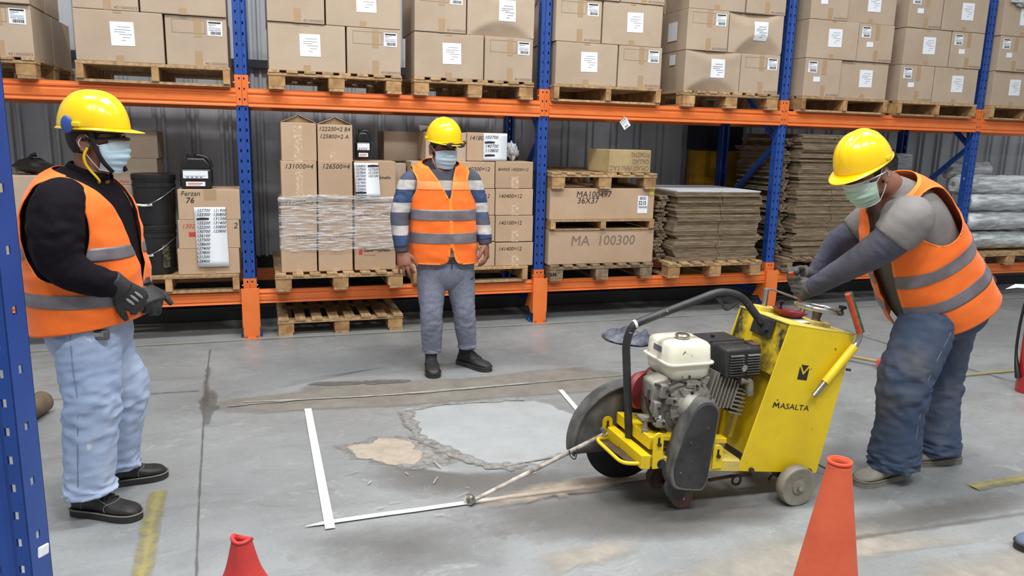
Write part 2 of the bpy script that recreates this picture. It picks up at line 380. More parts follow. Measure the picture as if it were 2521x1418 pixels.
patch('repair_patch', [(990, 1012), (1075, 998), (1290, 985), (1390, 1008), (1450, 1050), (1440, 1090), (1330, 1140), (1245, 1150), (1160, 1132), (1090, 1098), (1030, 1078), (1002, 1045)], palec, 'pale grey smooth concrete repair patch', inset=0.05)
patch('chipped_area', [(835, 1100), (900, 1078), (990, 1068), (1075, 1092), (1150, 1118), (1120, 1145), (1020, 1160), (900, 1145), (850, 1122)], chipm, inset=0.10)
patch('broken_patch', [(862, 1102), (905, 1088), (960, 1083), (1010, 1092), (1042, 1110), (1035, 1132), (990, 1142), (915, 1136), (880, 1120)], brokenm, 'broken sandy hollow in the concrete', inset=0.04)
patch('dust_smear', [(1310, 1388), (1390, 1345), (1520, 1322), (1600, 1335), (1560, 1372), (1420, 1405), (1330, 1440)], dustm, inset=0.12)
patch('dust_smear', [(1600, 1418), (1800, 1345), (2100, 1290), (2350, 1300), (2450, 1330), (2200, 1370), (1950, 1470), (1700, 1480)], dustm, inset=0.3)
patch('dust_smear', [(2200, 1400), (2400, 1360), (2600, 1330), (2650, 1420), (2400, 1520), (2200, 1500)], dustm, inset=0.3)
patch('dust_smear', [(2090, 1010), (2250, 1080), (2400, 1100), (2350, 1190), (2200, 1230), (2050, 1190), (2040, 1080)], patch_mat('thin_grey_dust', rgb(160, 164, 164), rgb(140, 144, 144), 5, edge=1.6, ns=4, amax=0.6), inset=0.3)
patch('dirt_stain', [(700, 1330), (900, 1290), (1150, 1270), (1250, 1320), (1200, 1400), (950, 1430), (750, 1400)], dirtm, inset=0.35)
patch('dirt_stain', [(495, 1030), (492, 985), (515, 960), (538, 975), (520, 1040), (505, 1050)], dirtm, inset=0.05)
patch('dirt_stain', [(770, 942), (900, 938), (1010, 935), (1010, 942), (900, 948), (790, 950)], crackm, inset=0.05)
def strip(name, pts, w, m, label=None, inset=None, world=False, z=None, rag=0.6):
    """narrow band along a line on the floor"""
    P = [np.array(p[:2], float) if world else on_floor(*p)[:2] for p in pts]; n = len(P); a = []; b_ = []
    for i in range(n):
        t = P[min(i+1, n-1)]-P[max(i-1, 0)]; t /= np.linalg.norm(t); k_ = 1+rag*1.6*noise.noise(Vector((P[i][0]*9, P[i][1]*9, 3.0)))+rag*noise.noise(Vector((P[i][0]*31, P[i][1]*31, 3.0))); q = np.array([-t[1], t[0]])*w/2*max(0.15, k_); s_ = np.array([-t[1], t[0]])*w*0.5*rag*noise.noise(Vector((P[i][0]*14, P[i][1]*14, 9.0))); a.append(P[i]+q+s_); b_.append(P[i]-q+s_)
    if z is None: _pz[0] += 0.0003; z = _pz[0]
    mb = MB(); vs = [(p[0], p[1], z) for p in a]+[(p[0], p[1], z) for p in P]+[(p[0], p[1], z) for p in b_]
    fs = [(i, i+1, n+i+1, n+i) for i in range(n-1)]+[(n+i, n+i+1, 2*n+i+1, 2*n+i) for i in range(n-1)]
    o = mb.add(vs, fs).build(name, m, parent=fl, smooth='all', label=label)
    at_ = o.data.attributes.new('inset', 'FLOAT', 'POINT'); v0 = 0.35
    at_.data.foreach_set('value', [v0]*n+[1.0]*n+[v0]*n); return o
def dense(pts, n=14): return [np.array(p) for p in spline(pts, n)]
strip('chipped_edge', dense([(1000, 1012), (1008, 1045), (1040, 1082), (1110, 1118), (1200, 1148), (1300, 1146)]), 0.075, chipm)
strip('chipped_edge', dense([(1000, 1014), (1085, 998), (1180, 992), (1290, 985)]), 0.03, chipm)
strip('expansion_joint', dense([(517, 862), (508, 950), (498, 1100), (488, 1300), (483, 1440)]), 0.008, crackm)
strip('expansion_joint', dense([(512, 905), (505, 1000)]), 0.04, dirtm)
strip('expansion_joint', dense([(100, 987), (300, 975), (490, 963)]), 0.009, crackm)
strip('expansion_joint', dense([(2080, 815), (2330, 893), (2521, 948)]), 0.012, crackm)
strip('expansion_joint', dense([(2000, 1345), (2250, 1305), (2521, 1265)]), 0.03, dirtm)
strip('saw_cut', dense([(560, 1003), (760, 985), (1000, 972), (1200, 955), (1400, 937), (1540, 925)]), 0.016, chipm)
strip('saw_cut', dense([(600, 992), (900, 978), (1100, 962), (1300, 945)]), 0.012, scratch)
strip('saw_cut', dense([(1240, 1150), (1350, 1130), (1440, 1105)]), 0.02, chipm)
strip('yellow_line', dense([(392, 1210), (370, 1310), (345, 1440)]), 0.075, oldyel, 'worn yellow painted floor line', rag=0.12)
strip('yellow_line', dense([(2320, 931), (2440, 919), (2500, 914)]), 0.055, oldyel, 'worn yellow painted floor line', rag=0.12)
strip('yellow_line', dense([(2395, 1203), (2460, 1190), (2580, 1172)]), 0.075, oldyel, 'worn yellow painted floor line', rag=0.12)
strip('yellow_line', [(x, -0.13) for x in np.linspace(-4, 5.8, 40)], 0.03, patch_mat('ghost_yellow', rgb(168, 160, 118), rgb(146, 144, 124), 10, edge=1.6, ns=9, amax=0.55), world=True)
for k in range(14):
    x, y = random.uniform(850, 1330), random.uniform(1150, 1300); a = random.uniform(0, 6.28); l = random.uniform(6, 26)
    strip('chalk_scratch', [(x, y), (x+l*math.cos(a), y+l*0.5*math.sin(a)), (x+l*1.7*math.cos(a+0.05), y+l*0.85*math.sin(a+0.05))], random.uniform(0.003, 0.008), scratch)
# ---- masking tape marking the cut
tapem = mat('masking_tape', rgb(232, 228, 220), 0.6, col2=rgb(212, 206, 196), scale=12)
def floor_tape(pts, w, label, lift=0.0):
    P = [np.array(p[:2], float) for p in pts]; n = len(P); mb = MB(); vs = []
    for i in range(n):
        t = P[min(i+1, n-1)]-P[max(i-1, 0)]; t /= np.linalg.norm(t); q = np.array([-t[1], t[0]])*(w if np.isscalar(w) else w[i])/2
        j = 0.0012*math.sin(i*2.1)
        for s, zz in ((1, 0.006), (1, 0.0068), (-1, 0.0068), (-1, 0.006)): vs.append((P[i][0]+q[0]*s, P[i][1]+q[1]*s+j, zz))
    fs = [(i*4+k, i*4+(k+1) % 4, i*4+4+(k+1) % 4, i*4+4+k) for i in range(n-1) for k in range(4)] + [(0, 1, 2, 3), (4*n-4, 4*n-1, 4*n-2, 4*n-3)]
    vs = [(a, b_, c_+lift) for a, b_, c_ in vs]
    o = mb.add(vs, fs).build('masking_tape', tapem); return tag(o, label, 'tape')
A, B = on_floor(758, 1008), on_floor(813, 1304)
floor_tape([A+(B-A)*t for t in np.linspace(0, 1, 9)], 0.040, 'white masking tape strip crossing the corner, running toward the racks')
A, B = on_floor(752, 1300), on_floor(1600, 1181)
ww = [0.004, 0.026, 0.030]+[0.032]*12
ts = [0, 0.045, 0.085]+list(np.linspace(0.13, 1, 12))
floor_tape([A+(B-A)*t+np.array([0, 0.012*min(1, t/0.08), 0]) for t in ts], ww, 'long white masking tape strip running under the saw blade', 0.0012)
A, B = on_floor(1380, 962), on_floor(1455, 1050)
floor_tape([A+(B-A)*t for t in np.linspace(0, 1.0, 6)], 0.032, 'short white masking tape strip ending behind the blade guard')
# ---- dust thrown along the cut
sp = patch_mat('orange_dust', rgb(178, 164, 148), rgb(160, 146, 130), 12, edge=1.5, ns=9, amax=0.85, soft=0.8)
o = patch('dust_trail', [(1165, 1248), (1250, 1215), (1380, 1185), (1500, 1168), (1560, 1186), (1480, 1212), (1350, 1234), (1230, 1254)], sp, 'sandy cutting dust along the tape', inset=0.09, z=0.0092, dome=0.004)

# ================================================================== racking
HP = 0.077; PW = 0.087
def post_mesh(h=4.6, wd=0.075):
    """open upright: perforated face with a centre groove, returns at both sides"""
    mb = MB(); xs = [-PW/2, -0.0285, -0.0175, -0.006, 0.006, 0.0175, 0.0285, PW/2]; dy = [0, 0, 0, 0, 0, 0, 0, 0]
    zs = [0.0]; k = 0; z = 0.06
    while z < h-0.05: zs += [z-0.011, z+0.011]; z += HP
    zs.append(h); nx = len(xs)
    ys = [0, 0, 0, 0.006, 0.006, 0, 0, 0]
    for z in zs: mb.v += [(xs[i], ys[i], z) for i in range(nx)]
    for j in range(len(zs)-1):
        for i in range(nx-1):
            if j % 2 == 1 and i in (1, 5): continue
            mb.f.append((j*nx+i, j*nx+i+1, (j+1)*nx+i+1, (j+1)*nx+i)); mb.m.append(0)
    # returns with a row of side holes
    for s in (-1, 1):
        x = s*PW/2; yy = [0, 0.028, 0.042, wd]; k0 = len(mb.v)
        for z in zs: mb.v += [(x, y, z) for y in yy]
        for j in range(len(zs)-1):
            for i in range(3):
                if j % 4 == 1 and i == 1: continue
                mb.f.append((k0+j*4+i, k0+j*4+i+1, k0+(j+1)*4+i+1, k0+(j+1)*4+i)); mb.m.append(0)
        mb.add([(x, wd, 0), (x-s*0.02, wd+0.0, 0), (x-s*0.02, wd, h), (x, wd, h)], [(0, 1, 2, 3)])
    # dark inner tray so the holes read as deep
    return mb
pm = post_mesh()
bays = [-4.8, -2.4, 0.0, 2.4, 4.8, 7.2]
RY = 1.0
where = {-4.8: 'left of the black buckets', -2.4: 'between black buckets and shrink-wrapped cartons', 0.0: 'between long flat boxes and numbered cartons', 2.4: 'between the two stacks of flattened cardboard', 4.8: 'beside the white plastic rolls', 7.2: 'at the end beyond the plastic rolls'}
post_me = None
for bx in bays:
    fr = thing('rack_frame', 'blue perforated steel rack frame '+where[bx], 'rack frame', (bx, 0, 0))
    if post_me is None:
        p = pm.build('post', blue, fix=False); sd = p.modifiers.new('thick', 'SOLIDIFY'); sd.thickness = 0.0025; sd.offset = -1
        post_me = p.data; p.parent = fr; p.location = (0, 0, 0); first = p
    else:
        p = first.copy(); link(p); p.parent = fr; p.location = (0, 0, 0)
    q = first.copy(); link(q); q.parent = fr; q.location = (0, RY, 0); q.rotation_euler = (0, 0, PI)
    zz = [0.15, 0.9, 1.62, 2.35, 3.1, 3.8]
    for i in range(len(zz)-1):
        a, b_ = (0.06, RY-0.06) if i % 2 == 0 else (RY-0.06, 0.06)
        MB().bar((bx, a, zz[i]), (bx, b_, zz[i+1]), 0.03, 0.045).build('diagonal_brace', blue, fr)
    MB().bar((bx, 0.06, 0.15), (bx, RY-0.06, 0.15), 0.03, 0.045).build('horizontal_brace', blue, fr)
    for yy in (0.03, RY-0.03):
        MB().box(bx-0.08, bx+0.08, yy-0.06, yy+0.06, 0.0, 0.008).build('foot_plate', blue, fr)
        for s in (-1, 1): MB().disc((bx+s*0.062, yy, 0.018), (0, 0, 1), 0.009, 0.02, 6).build('bolt', steel, fr)
# post protectors bolted in front of the uprights
for bx in bays[:-1]:
    g = thing('post_protector', 'orange steel post protector on the upright '+where[bx], 'post guard', (bx, 0, 0))
    mb = MB(); w = 0.066
    poly = [(bx-w, 0.395), (bx+w, 0.395), (bx+w, 0.10), (bx+w-0.006, 0.095), (bx+w-0.006, 0.0), (bx-w+0.006, 0.0), (bx-w+0.006, 0.095), (bx-w, 0.10)]
    mb.prism(poly, -0.058, -0.052); o = mb.build('face_plate', orange, g, bevel=0.002)
    for s in (-1, 1):
        mb = MB(); sp = [(-0.055, 0.395), (-0.02, 0.395), (0.11, 0.17), (0.15, 0.11), (0.05, 0.13), (-0.0, 0.085), (-0.055, 0.085)]
        n = len(sp); x0, x1 = bx+s*(w-0.005), bx+s*w
        mb.add([(x0, y, z) for y, z in sp]+[(x1, y, z) for y, z in sp], [tuple(range(n)), tuple(range(2*n-1, n-1, -1))]+[(i, (i+1) % n, (i+1) % n+n, i+n) for i in range(n)])
        mb.build('side_plate', orange, g)
    mb = MB().slab([(bx-0.066, -0.10), (bx-0.012, -0.10), (bx, -0.085), (bx+0.012, -0.10), (bx+0.066, -0.10), (bx+0.066, -0.052), (bx-0.066, -0.052)], 0.0, 0.006); mb.build('foot_flange', orange, g)
    for s in (-1, 1):
        MB().disc((bx+s*0.042, -0.08, 0.013), (0, 0, 1), 0.012, 0.016, 6).build('bolt', steel, g)
# beams
def beam_profile(h, d):
    """(y, z) outline of the stepped box beam, front at y = 0"""
    f = [(0.012, h), (0.012, h*0.90), (0.0, h*0.86), (0.0, h*0.74), (0.009, h*0.70), (0.009, h*0.62), (0.0, h*0.58), (0.0, h*0.24), (0.008, h*0.20), (0.008, h*0.13), (0.0, h*0.09), (0.0, 0.0)]
    return f+[(d, 0.0), (d, h)]
bayname = {-4.8: 'the black buckets', -2.4: 'the shrink-wrapped cartons', 0.0: 'the long flat boxes', 2.4: 'the tall cardboard stack', 4.8: 'the white plastic rolls'}
def beam(x0, zt, h, yf, sgn, label, ptop, pbot, front=True):
    bm_ = thing('rack_beam', label, 'beam', (x0+1.2, yf, zt))
    pr = beam_profile(h, 0.05); a, b_ = x0+PW/2-0.001, x0+2.4-PW/2+0.001; n = len(pr)
    vs = [(a, yf+sgn*y, zt-h+z) for y, z in pr]+[(b_, yf+sgn*y, zt-h+z) for y, z in pr]
    mb = MB().add(vs, [tuple(range(n)), tuple(range(2*n-1, n-1, -1))]+[(i, (i+1) % n, (i+1) % n+n, i+n) for i in range(n)])
    mb.build('beam_body', orange, bm_, bevel=0.0015)
    for s, bx in ((1, x0), (-1, x0+2.4)):
        xa, xb = sorted((bx+s*0.0012, bx+s*(PW/2+0.004)))
        hx = [bx+s*0.0175-0.0055, bx+s*0.0175+0.0055]
        yp = (-0.0045 if front else RY+0.0045); rows = [z for z in (ptop-0.026, ptop-0.10, ptop-0.177) if z-0.02 > pbot]
        # plate with punched slots
        xs = [xa, hx[0], hx[1], xb]; zs = [pbot]
        for z in sorted(rows): zs += [z-0.008, z+0.008]
        zs.append(ptop); mb = MB(); nx = 4
        for z in zs: mb.v += [(x, yp, z) for x in xs]
        for j in range(len(zs)-1):
            for i in range(3):
                if j % 2 == 1 and i == 1: continue
                mb.f.append((j*nx+i, j*nx+i+1, (j+1)*nx+i+1, (j+1)*nx+i)); mb.m.append(0)
        o = mb.build('end_connector', orange, bm_, fix=False); sd = o.modifiers.new('t', 'SOLIDIFY'); sd.thickness = 0.004; sd.offset = 0
        xe = bx+s*(PW/2+0.002); mb = MB().box(min(xe, xe+s*0.004), max(xe, xe+s*0.004), min(yp, yp+sgn*0.06), max(yp, yp+sgn*0.06), pbot, ptop); mb.build('connector_side', orange, bm_)
        if front:
            for z in (ptop-0.055, pbot+0.012): MB().disc((xe+s*0.007, 0.012, z), (1, 0, 0), 0.006, 0.014, 8).build('locking_pin', steel, bm_, smooth=True)
    return bm_
for x0 in bays[:-1]:
    nm = bayname[x0]
    beam(x0, 1.905, 0.135, -0.022, 1, 'orange upper front rack beam above '+nm, 2.0, 1.778)
    beam(x0, 0.375, 0.108, -0.022, 1, 'orange lower front rack beam under '+nm, 0.465, 0.25)
    beam(x0, 1.905, 0.135, RY+0.022, -1, 'orange upper rear rack beam behind '+nm, 2.0, 1.778, False)
    beam(x0, 0.375, 0.108, RY+0.022, -1, 'orange lower rear rack beam behind '+nm, 0.465, 0.25, False)
# ================================================================== pallets
def make_block_pallet(wm, we):
    t = thing('pallet', 'x', 'pallet')
    for i, x in enumerate((-0.44, 0, 0.44)): MB().box(x-0.055, x+0.055, 0, 1.2, 0, 0.02).build('bottom_board', wm, t)
    for x in (-0.435, 0, 0.435):
        for y in (0.0, 0.53, 1.06): MB().box(x-0.06, x+0.06, y+0.004, y+0.135, 0.02, 0.098).build('block', we, t, bevel=0.003)
    for y in (0.0, 0.53, 1.06): MB().box(-0.5, 0.5, y, y+0.13, 0.098, 0.118).build('stringer_board', wm, t, bevel=0.002)
    for i in range(8):
        x = -0.5+0.045+i*0.91/7; MB().box(x-0.041+0.004*math.sin(i*3), x+0.041, -0.004+0.006*math.sin(i*5), 1.2, 0.118, 0.138).build('deck_board', wm, t, bevel=0.002)
    return t
def make_stringer_pallet(wm, we):
    t = thing('pallet', 'x', 'pallet')
    for x in (-0.475, 0, 0.475): MB().box(x-0.024, x+0.024, 0.0, 1.2, 0.018, 0.115).build('stringer', we, t, bevel=0.003)
    for i in range(9):
        y = 0.0+i*1.11/8; MB().box(-0.5, 0.5, y, y+0.09, 0.115, 0.137).build('deck_board', wm, t, bevel=0.002)
    for y in (0.02, 0.55, 1.08): MB().box(-0.5, 0.5, y, y+0.09, 0.0, 0.018).build('bottom_board', wm, t)
    return t
PB = make_block_pallet(wood, wood_end); PS = make_stringer_pallet(wood, wood_end); PG = make_block_pallet(wood_grey, wood_grey)
_used = set()
def pallet(proto, x0, y, z, label, rz=0.0, w=1.0):
    o = proto if proto.name not in _used else copy_tree(proto)
    _used.add(proto.name); o.location = (x0+0.5*w, y, z); ORG[o.name] = Vector(o.location); o.rotation_euler = (0, 0, rz); o.scale = (w, 1, 1)
    return tag(o, label, 'pallet')
# ================================================================== upper level cartons
WW, WN, BH = 0.56, 0.41, 0.342
def crush_depth(x, z, w, h, crush):
    H = crush[0]*h*max(0, 1-((x-crush[1]*w)/(0.46*w))**2); y = max(0.0, (H-z))*0.45
    top = crush[2]*h*max(0, 1-((x+crush[1]*w)/(0.5*w))**2); return y+max(0.0, z-(h-top))*0.35+0.004*noise.noise(Vector((x*9, z*9, crush[0]*7)))
def body_mesh(w, d, h, crush=None):
    mb = MB()
    if not crush: return mb.box(-w/2, w/2, 0, d, 0, h)
    nx, nz = 28, 18; idx = {}
    for j in range(nz+1):
        for i in range(nx+1):
            x, z = -w/2+w*i/nx, h*j/nz
            y = crush_depth(x, z, w, h, crush)
            idx[i, j] = len(mb.v); mb.v.append((x, y, z))
    for j in range(nz):
        for i in range(nx): mb.f.append((idx[i, j], idx[i+1, j], idx[i+1, j+1], idx[i, j+1])); mb.m.append(0)
    k = len(mb.v); mb.v += [(-w/2, d, 0), (w/2, d, 0), (w/2, d, h), (-w/2, d, h)]
    bot = [idx[i, 0] for i in range(nx+1)]; tp = [idx[i, nz] for i in range(nx+1)]; le = [idx[0, j] for j in range(nz+1)]; ri = [idx[nx, j] for j in range(nz+1)]
    for f in ((k, k+1, *bot[::-1]), (*tp, k+2, k+3), (*le, k+3, k), (*ri[::-1], k+1, k+2), (k, k+3, k+2, k+1)): mb.f.append(tuple(f)); mb.m.append(0)
    return mb
def quad_front(x0, x1, z0, z1, y, tilt=0.0):
    mb = MB(); c, s = math.cos(tilt), math.sin(tilt); xm, zm = (x0+x1)/2, (z0+z1)/2
    P = [(xm+(x-xm)*c-(z-zm)*s, zm+(x-xm)*s+(z-zm)*c) for x, z in ((x0, z0), (x1, z0), (x1, z1), (x0, z1))]
    return mb.prism(P, y-0.0008, y+0.0008)
def barcode_print(mb, x0, x1, z0, z1, y):
    w, h = x1-x0, z1-z0; r2 = random.Random(3)
    def R(a, b, c, d): mb.add([(x0+a*w, y, z0+c*h), (x0+b*w, y, z0+c*h), (x0+b*w, y, z0+d*h), (x0+a*w, y, z0+d*h)], [(0, 1, 2, 3)])
    R(0.08, 0.92, 0.84, 0.95); R(0.08, 0.6, 0.74, 0.77); R(0.08, 0.35, 0.65, 0.67); R(0.08, 0.9, 0.55, 0.565); R(0.08, 0.9, 0.47, 0.49); R(0.08, 0.45, 0.37, 0.40); R(0.5, 0.9, 0.37, 0.40)
    x = 0.2
    while x < 0.85:
        a = r2.choice((0.015, 0.03, 0.045)); R(x, x+a, 0.08, 0.30); x += a+r2.choice((0.015, 0.025))
_proto = {}
def make_carton(kind, crush=None, flip=False):
    w, d = (WW, WN) if kind == 'w' else (WN, WW)
    t = thing('carton', 'x', 'carton')
    bo = body_mesh(w, d, BH, crush).build('body', card, t, bevel=0 if crush else 0.005, seg=2, smooth=(35 if crush else False))
    if kind == 'w':
        px = 0.02 if not crush else 0.05
        if not crush: sh = quad_front(px-0.075, px+0.075, 0.11, 0.27, -0.0012, 0.02).build('paper_sheet', paper, t)
        else:
            mb = MB(); nn = 8
            for jj_ in range(nn+1):
                for ii in range(nn+1):
                    x, z = px-0.07+0.14*ii/nn, 0.12+0.16*jj_/nn; mb.v.append((x, crush_depth(x, z, w, BH, crush)-0.0025, z))
            for jj_ in range(nn):
                for ii in range(nn): a_ = jj_*(nn+1)+ii; mb.f.append((a_, a_+1, a_+nn+2, a_+nn+1)); mb.m.append(0)
            sh = mb.build('paper_sheet', paper, t, fix=False)
        mb = MB(); y = -0.0024
        for z, a, b_ in ((0.235, -0.03, 0.05), (0.215, -0.05, 0.05), (0.20, -0.05, 0.02), (0.185, -0.02, 0.06), (0.165, 0.0, 0.05), (0.145, -0.01, 0.02)):
            q_ = (lambda x, zz: y) if not crush else (lambda x, zz: crush_depth(x, zz, w, BH, crush)-0.0045)
            mb.add([(px+a, q_(px+a, z), z), (px+b_, q_(px+b_, z), z), (px+b_, q_(px+b_, z+0.003), z+0.003), (px+a, q_(px+a, z+0.003), z+0.003)], [(0, 1, 2, 3)])
        mb.build('printed_lines', ink_soft, sh, fix=False)
        for z0, z1 in ((0.0, 0.045), (BH-0.016, BH-0.002)):
            if not crush: quad_front(-0.03, 0.02, z0, z1, -0.0008).build('tape_strip', tape_brown, t)
    else:
        la = 0.075 if not flip else -0.172
        lab = quad_front(la, la+0.10, 0.215, 0.315, -0.0012, -0.02).build('barcode_label', paper, t)
        mb = MB(); barcode_print(mb, la, la+0.10, 0.215, 0.315, -0.0026); mb.build('printed_lines', ink, lab, fix=False)
        if flip: quad_front(-0.105, -0.03, 0.135, 0.180, -0.0012, 0.03).build('small_sticker', paper, t)
        mb = MB()
        for a in ((-0.16, 0.06, 0.315, 0.317), (-0.16, 0.06, 0.225, 0.227), (-0.16, -0.158, 0.225, 0.317), (0.058, 0.06, 0.225, 0.317)) if not flip else ():
            mb.add([(a[0], -0.0012, a[2]), (a[1], -0.0012, a[2]), (a[1], -0.0012, a[3]), (a[0], -0.0012, a[3])], [(0, 1, 2, 3)])
        
        if not flip: mb.build('printed_frame', ink_soft, t, fix=False)
        for z0, z1 in ((0.0, 0.105), (0.20, BH-0.004)): quad_front(-0.015, 0.035, z0, z1, -0.0003).build('tape_strip', tape_brown, t)
        mb = MB(); put_text(mb, '4010000003', (0.05, -0.0012, 0.012), size=0.026, m=0, sx=1.15); mb.build('stamped_number', ink_stamp, t, fix=False)
    return t
def carton(kind, x0, y, z, label, crush=None, rot=0.0, back=False):
    flip = kind == 'n' and x0 > 2.45; key = (kind, crush, flip)
    if key not in _proto: _proto[key] = [make_carton(kind, crush, flip), False]
    p = _proto[key]; o = p[0] if not p[1] else copy_tree(p[0]); p[1] = True
    w, d = (WW, WN) if kind == 'w' else (WN, WW)
    loc = (x0+w/2, y, z); o.location = loc; ORG[o.name] = Vector(loc); o.rotation_euler = (0, 0, rot)
    return tag(o, label, 'carton', 'cartons on the upper rack level')
KN = {'w': 'wide carton with white sheet', 'n': 'narrow carton with barcode label'}
upper = [(-4.71, 'block', 'beside the blue foreground post', ['wn', 'nw']),
         (-3.475, 'stringer', 'over the black buckets', ['wn', 'nw']),
         (-2.215, 'block', 'over the shrink-wrapped cartons', ['wn', 'nw']),
         (-1.125, 'block', 'over the numbered cartons', ['wn', 'nW']),
         (0.052, 'stringer', 'over the long flat boxes', ['wn', 'nw', 'wn']),
         (1.270, 'block', 'over the cut cardboard sheets', ['Wn', 'nX', 'wn']),
         (2.525, 'stringer', 'over the tall cardboard stack', ['nw', 'wn', 'nw']),
         (3.655, 'stringer', 'over the brown wrapped bales', ['nw', 'wn', 'nw']),
         (4.855, 'stringer', 'over the white plastic rolls', ['wn', 'nw', 'wn'])]
LAY = ['bottom layer', 'second layer', 'third layer']
for x0, pt, nm, lays in upper:
    pz = 1.905; pallet(PB if pt == 'block' else PS, x0, -0.085, pz, 'pale wooden '+pt+' pallet under stacked cartons '+nm)
    z = pz+0.1385
    for li, lay in enumerate(lays):
        x = x0+0.006+random.uniform(0, 0.012)
        for ch in lay:
            k = 'w' if ch in 'wWX' else 'n'; crush = {'W': (0.34, 0.0, 0.2), 'X': (0.50, 0.08, 0.3)}.get(ch)
            lab = KN[k]+', '+LAY[li]+' of the pallet '+nm
            if crush: lab = 'crushed '+lab
            carton(k, x, -0.062+random.uniform(-0.012, 0.012), z, lab, crush, random.uniform(-0.012, 0.012))
            x += (WW if k == 'w' else WN)+0.012
        # the carton behind the exposed end of the row
        if x0 > -0.2 or x0 < -4:
            k = 'w' if lay[0] in 'wWX' else 'n'; dd = WN if k == 'w' else WW
            xx = x0+0.012
            if x0 < -4: k = 'w' if lay[-1] in 'wWX' else 'n'; dd = WN if k == 'w' else WW; xx = x0+0.98-(WW if k == 'w' else WN)+0.006
            carton(k, xx, -0.05+dd+0.01, z, KN[k].split(' with')[0]+' in the back row, '+LAY[li]+', pallet '+nm)
        z += BH+0.003
# extra stickers on side faces of the crushed pallet
xs_ = 1.274
def side_sticker(x, y0, y1, z0, z1, label, code):
    t = MB().box(x-0.0022, x-0.0008, y0, y1, z0, z1).build('carton_sticker', paper, loc=(x, y0, z0)); 
    tag(t, label, 'sticker')
    return t
side_sticker(1.274, 0.10, 0.26, 2.48, 2.64, 'white paper sheet on the side of a carton over cut cardboard sheets', 0)
side_sticker(1.274, 0.10, 0.20, 2.27, 2.36, 'barcode sticker on the side of crushed carton over cut cardboard', 1)

# ================================================================== lower level cartons (measured one by one)
def lower_carton(px, Y, d, label, m=card_new, writes=(), tape=None, name='carton', group='cartons on the lower rack level', zfix=None, xmin=None, xmax=None, flaps=False, right_dark=False, bevel=0.005):
    x0, x1, z0, z1 = rect(*px, Y)
    if xmin is not None: x0 = max(x0, xmin)
    if xmax is not None: x1 = min(x1, xmax)
    if zfix: z0 = zfix[0] if zfix[0] is not None else z0; z1 = zfix[1] if zfix[1] is not None else z1
    t = thing(name, label, 'carton', ((x0+x1)/2, Y+d/2, z0), group)
    MB().box(x0, x1, Y, Y+d, z0, z1).build('body', m, t, bevel=bevel, seg=2)
    if tape:
        for (a, b_, c_, e, tm) in tape:
            MB().box(x0+(x1-x0)*a, x0+(x1-x0)*b_, Y-0.001, Y+0.002, z0+(z1-z0)*c_, z0+(z1-z0)*e).build('tape_strip', tm, t)
    for (s, u, v, size, mm, *rest) in writes:
        kw = rest[0] if rest else {}
        mb = MB(); put_text(mb, s, (x0+(x1-x0)*u, Y-0.0016, z0+(z1-z0)*v), size=size, **kw); mb.build('lettering', mm, t, fix=False)
    if flaps:
        xm = (x0+x1)/2
        for s, xa in ((1, x0), (-1, x1)):
            mb = MB(); mb.prism([(xa, z1), (xa+s*(x1-x0)*0.49, z1+0.055), (xa+s*(x1-x0)*0.49, z1+0.059), (xa, z1+0.004)], Y, Y+d); mb.build('top_flap', m, t)
        MB().prism([(x0+0.01, z1), (x1-0.01, z1), (xm, z1+0.05)], Y+0.03, Y+0.033).build('flap_end_panel', card_old, t)  # upright triangle between the raised flaps, in duller cardboard
    return t
HW = dict(shear=0.22)
zb = 0.375+0.1385   # top of pallets on the lower beams
# --- bay with the black buckets
pallet(PS, -3.475, -0.07, 0.375, 'pale wooden stringer pallet under the black buckets')
pallet(PS, -4.60, -0.05, 0.375, 'pale wooden stringer pallet under cartons behind the profile worker')
tp = (0.42, 0.60, 0.0, 0.34, tape_brown)
c1 = lower_carton((438, 590, 612, 682), -0.03, 0.42, 'brown carton under the handwritten list, lowest of three beside buckets', zfix=(zb, None), tape=[tp])
c2 = lower_carton((439, 590, 541, 612), -0.03, 0.42, 'brown carton with scribbled marker and red sticker, middle of three', tape=[(0.17, 0.34, 0.42, 0.58, ink_red)], writes=[('130200 = 2', 0.06, 0.72, 0.045, ink_red, HW), ('2', 0.9, 0.7, 0.06, ink, HW)])
c3 = lower_carton((438, 591, 467, 541), -0.03, 0.42, 'brown carton with marker writing under the black jerrycan', writes=[('Ferzan', 0.05, 0.80, 0.05, ink, HW), ('76', 0.12, 0.56, 0.06, ink, dict(shear=0.2, bold=0.01))], tape=[(0.42, 0.62, 0.66, 1.0, tape_brown)])
for k, (a, b_, wr) in enumerate(((640, 690, None), (578, 640, None), (518, 578, None), (455, 518, None), (390, 455, 1), (322, 390, None))):
    lower_carton((268, 388, a, b_), 0.33, 0.40, 'plain carton in the column behind black buckets, '+['lowest', 'second', 'third', 'fourth', 'fifth', 'topmost'][k]+' box', card, zfix=(zb, None) if k == 0 else None,
                 writes=[('Made in Germany', 0.2, 0.08, 0.03, ink_red)] if wr else ())
lower_carton((-20, 165, 545, 690), 0.08, 0.5, 'large carton behind the worker in light jeans', card, zfix=(zb, None))
lower_carton((-20, 165, 433, 543), 0.08, 0.5, 'open-topped carton behind the worker in light jeans', card)
t = thing('black_bag', 'black plastic bag slumped on a carton behind the profile worker', 'bag', tuple(at(78, 432, 0.2)))
mb = MB(); bl = []
cB = at(80, 408, 0.25)
for i in range(9):
    th = PI*i/8
    for k in range(18):
        ph = 2*PI*k/18; r = 1+0.25*noise.noise(Vector((math.cos(ph)*2, math.sin(ph)*2, i*0.6)))
        bl.append(cB+np.array([0.12*r*math.sin(th)*math.cos(ph), 0.10*r*math.sin(th)*math.sin(ph), 0.055*math.cos(th)*r]))
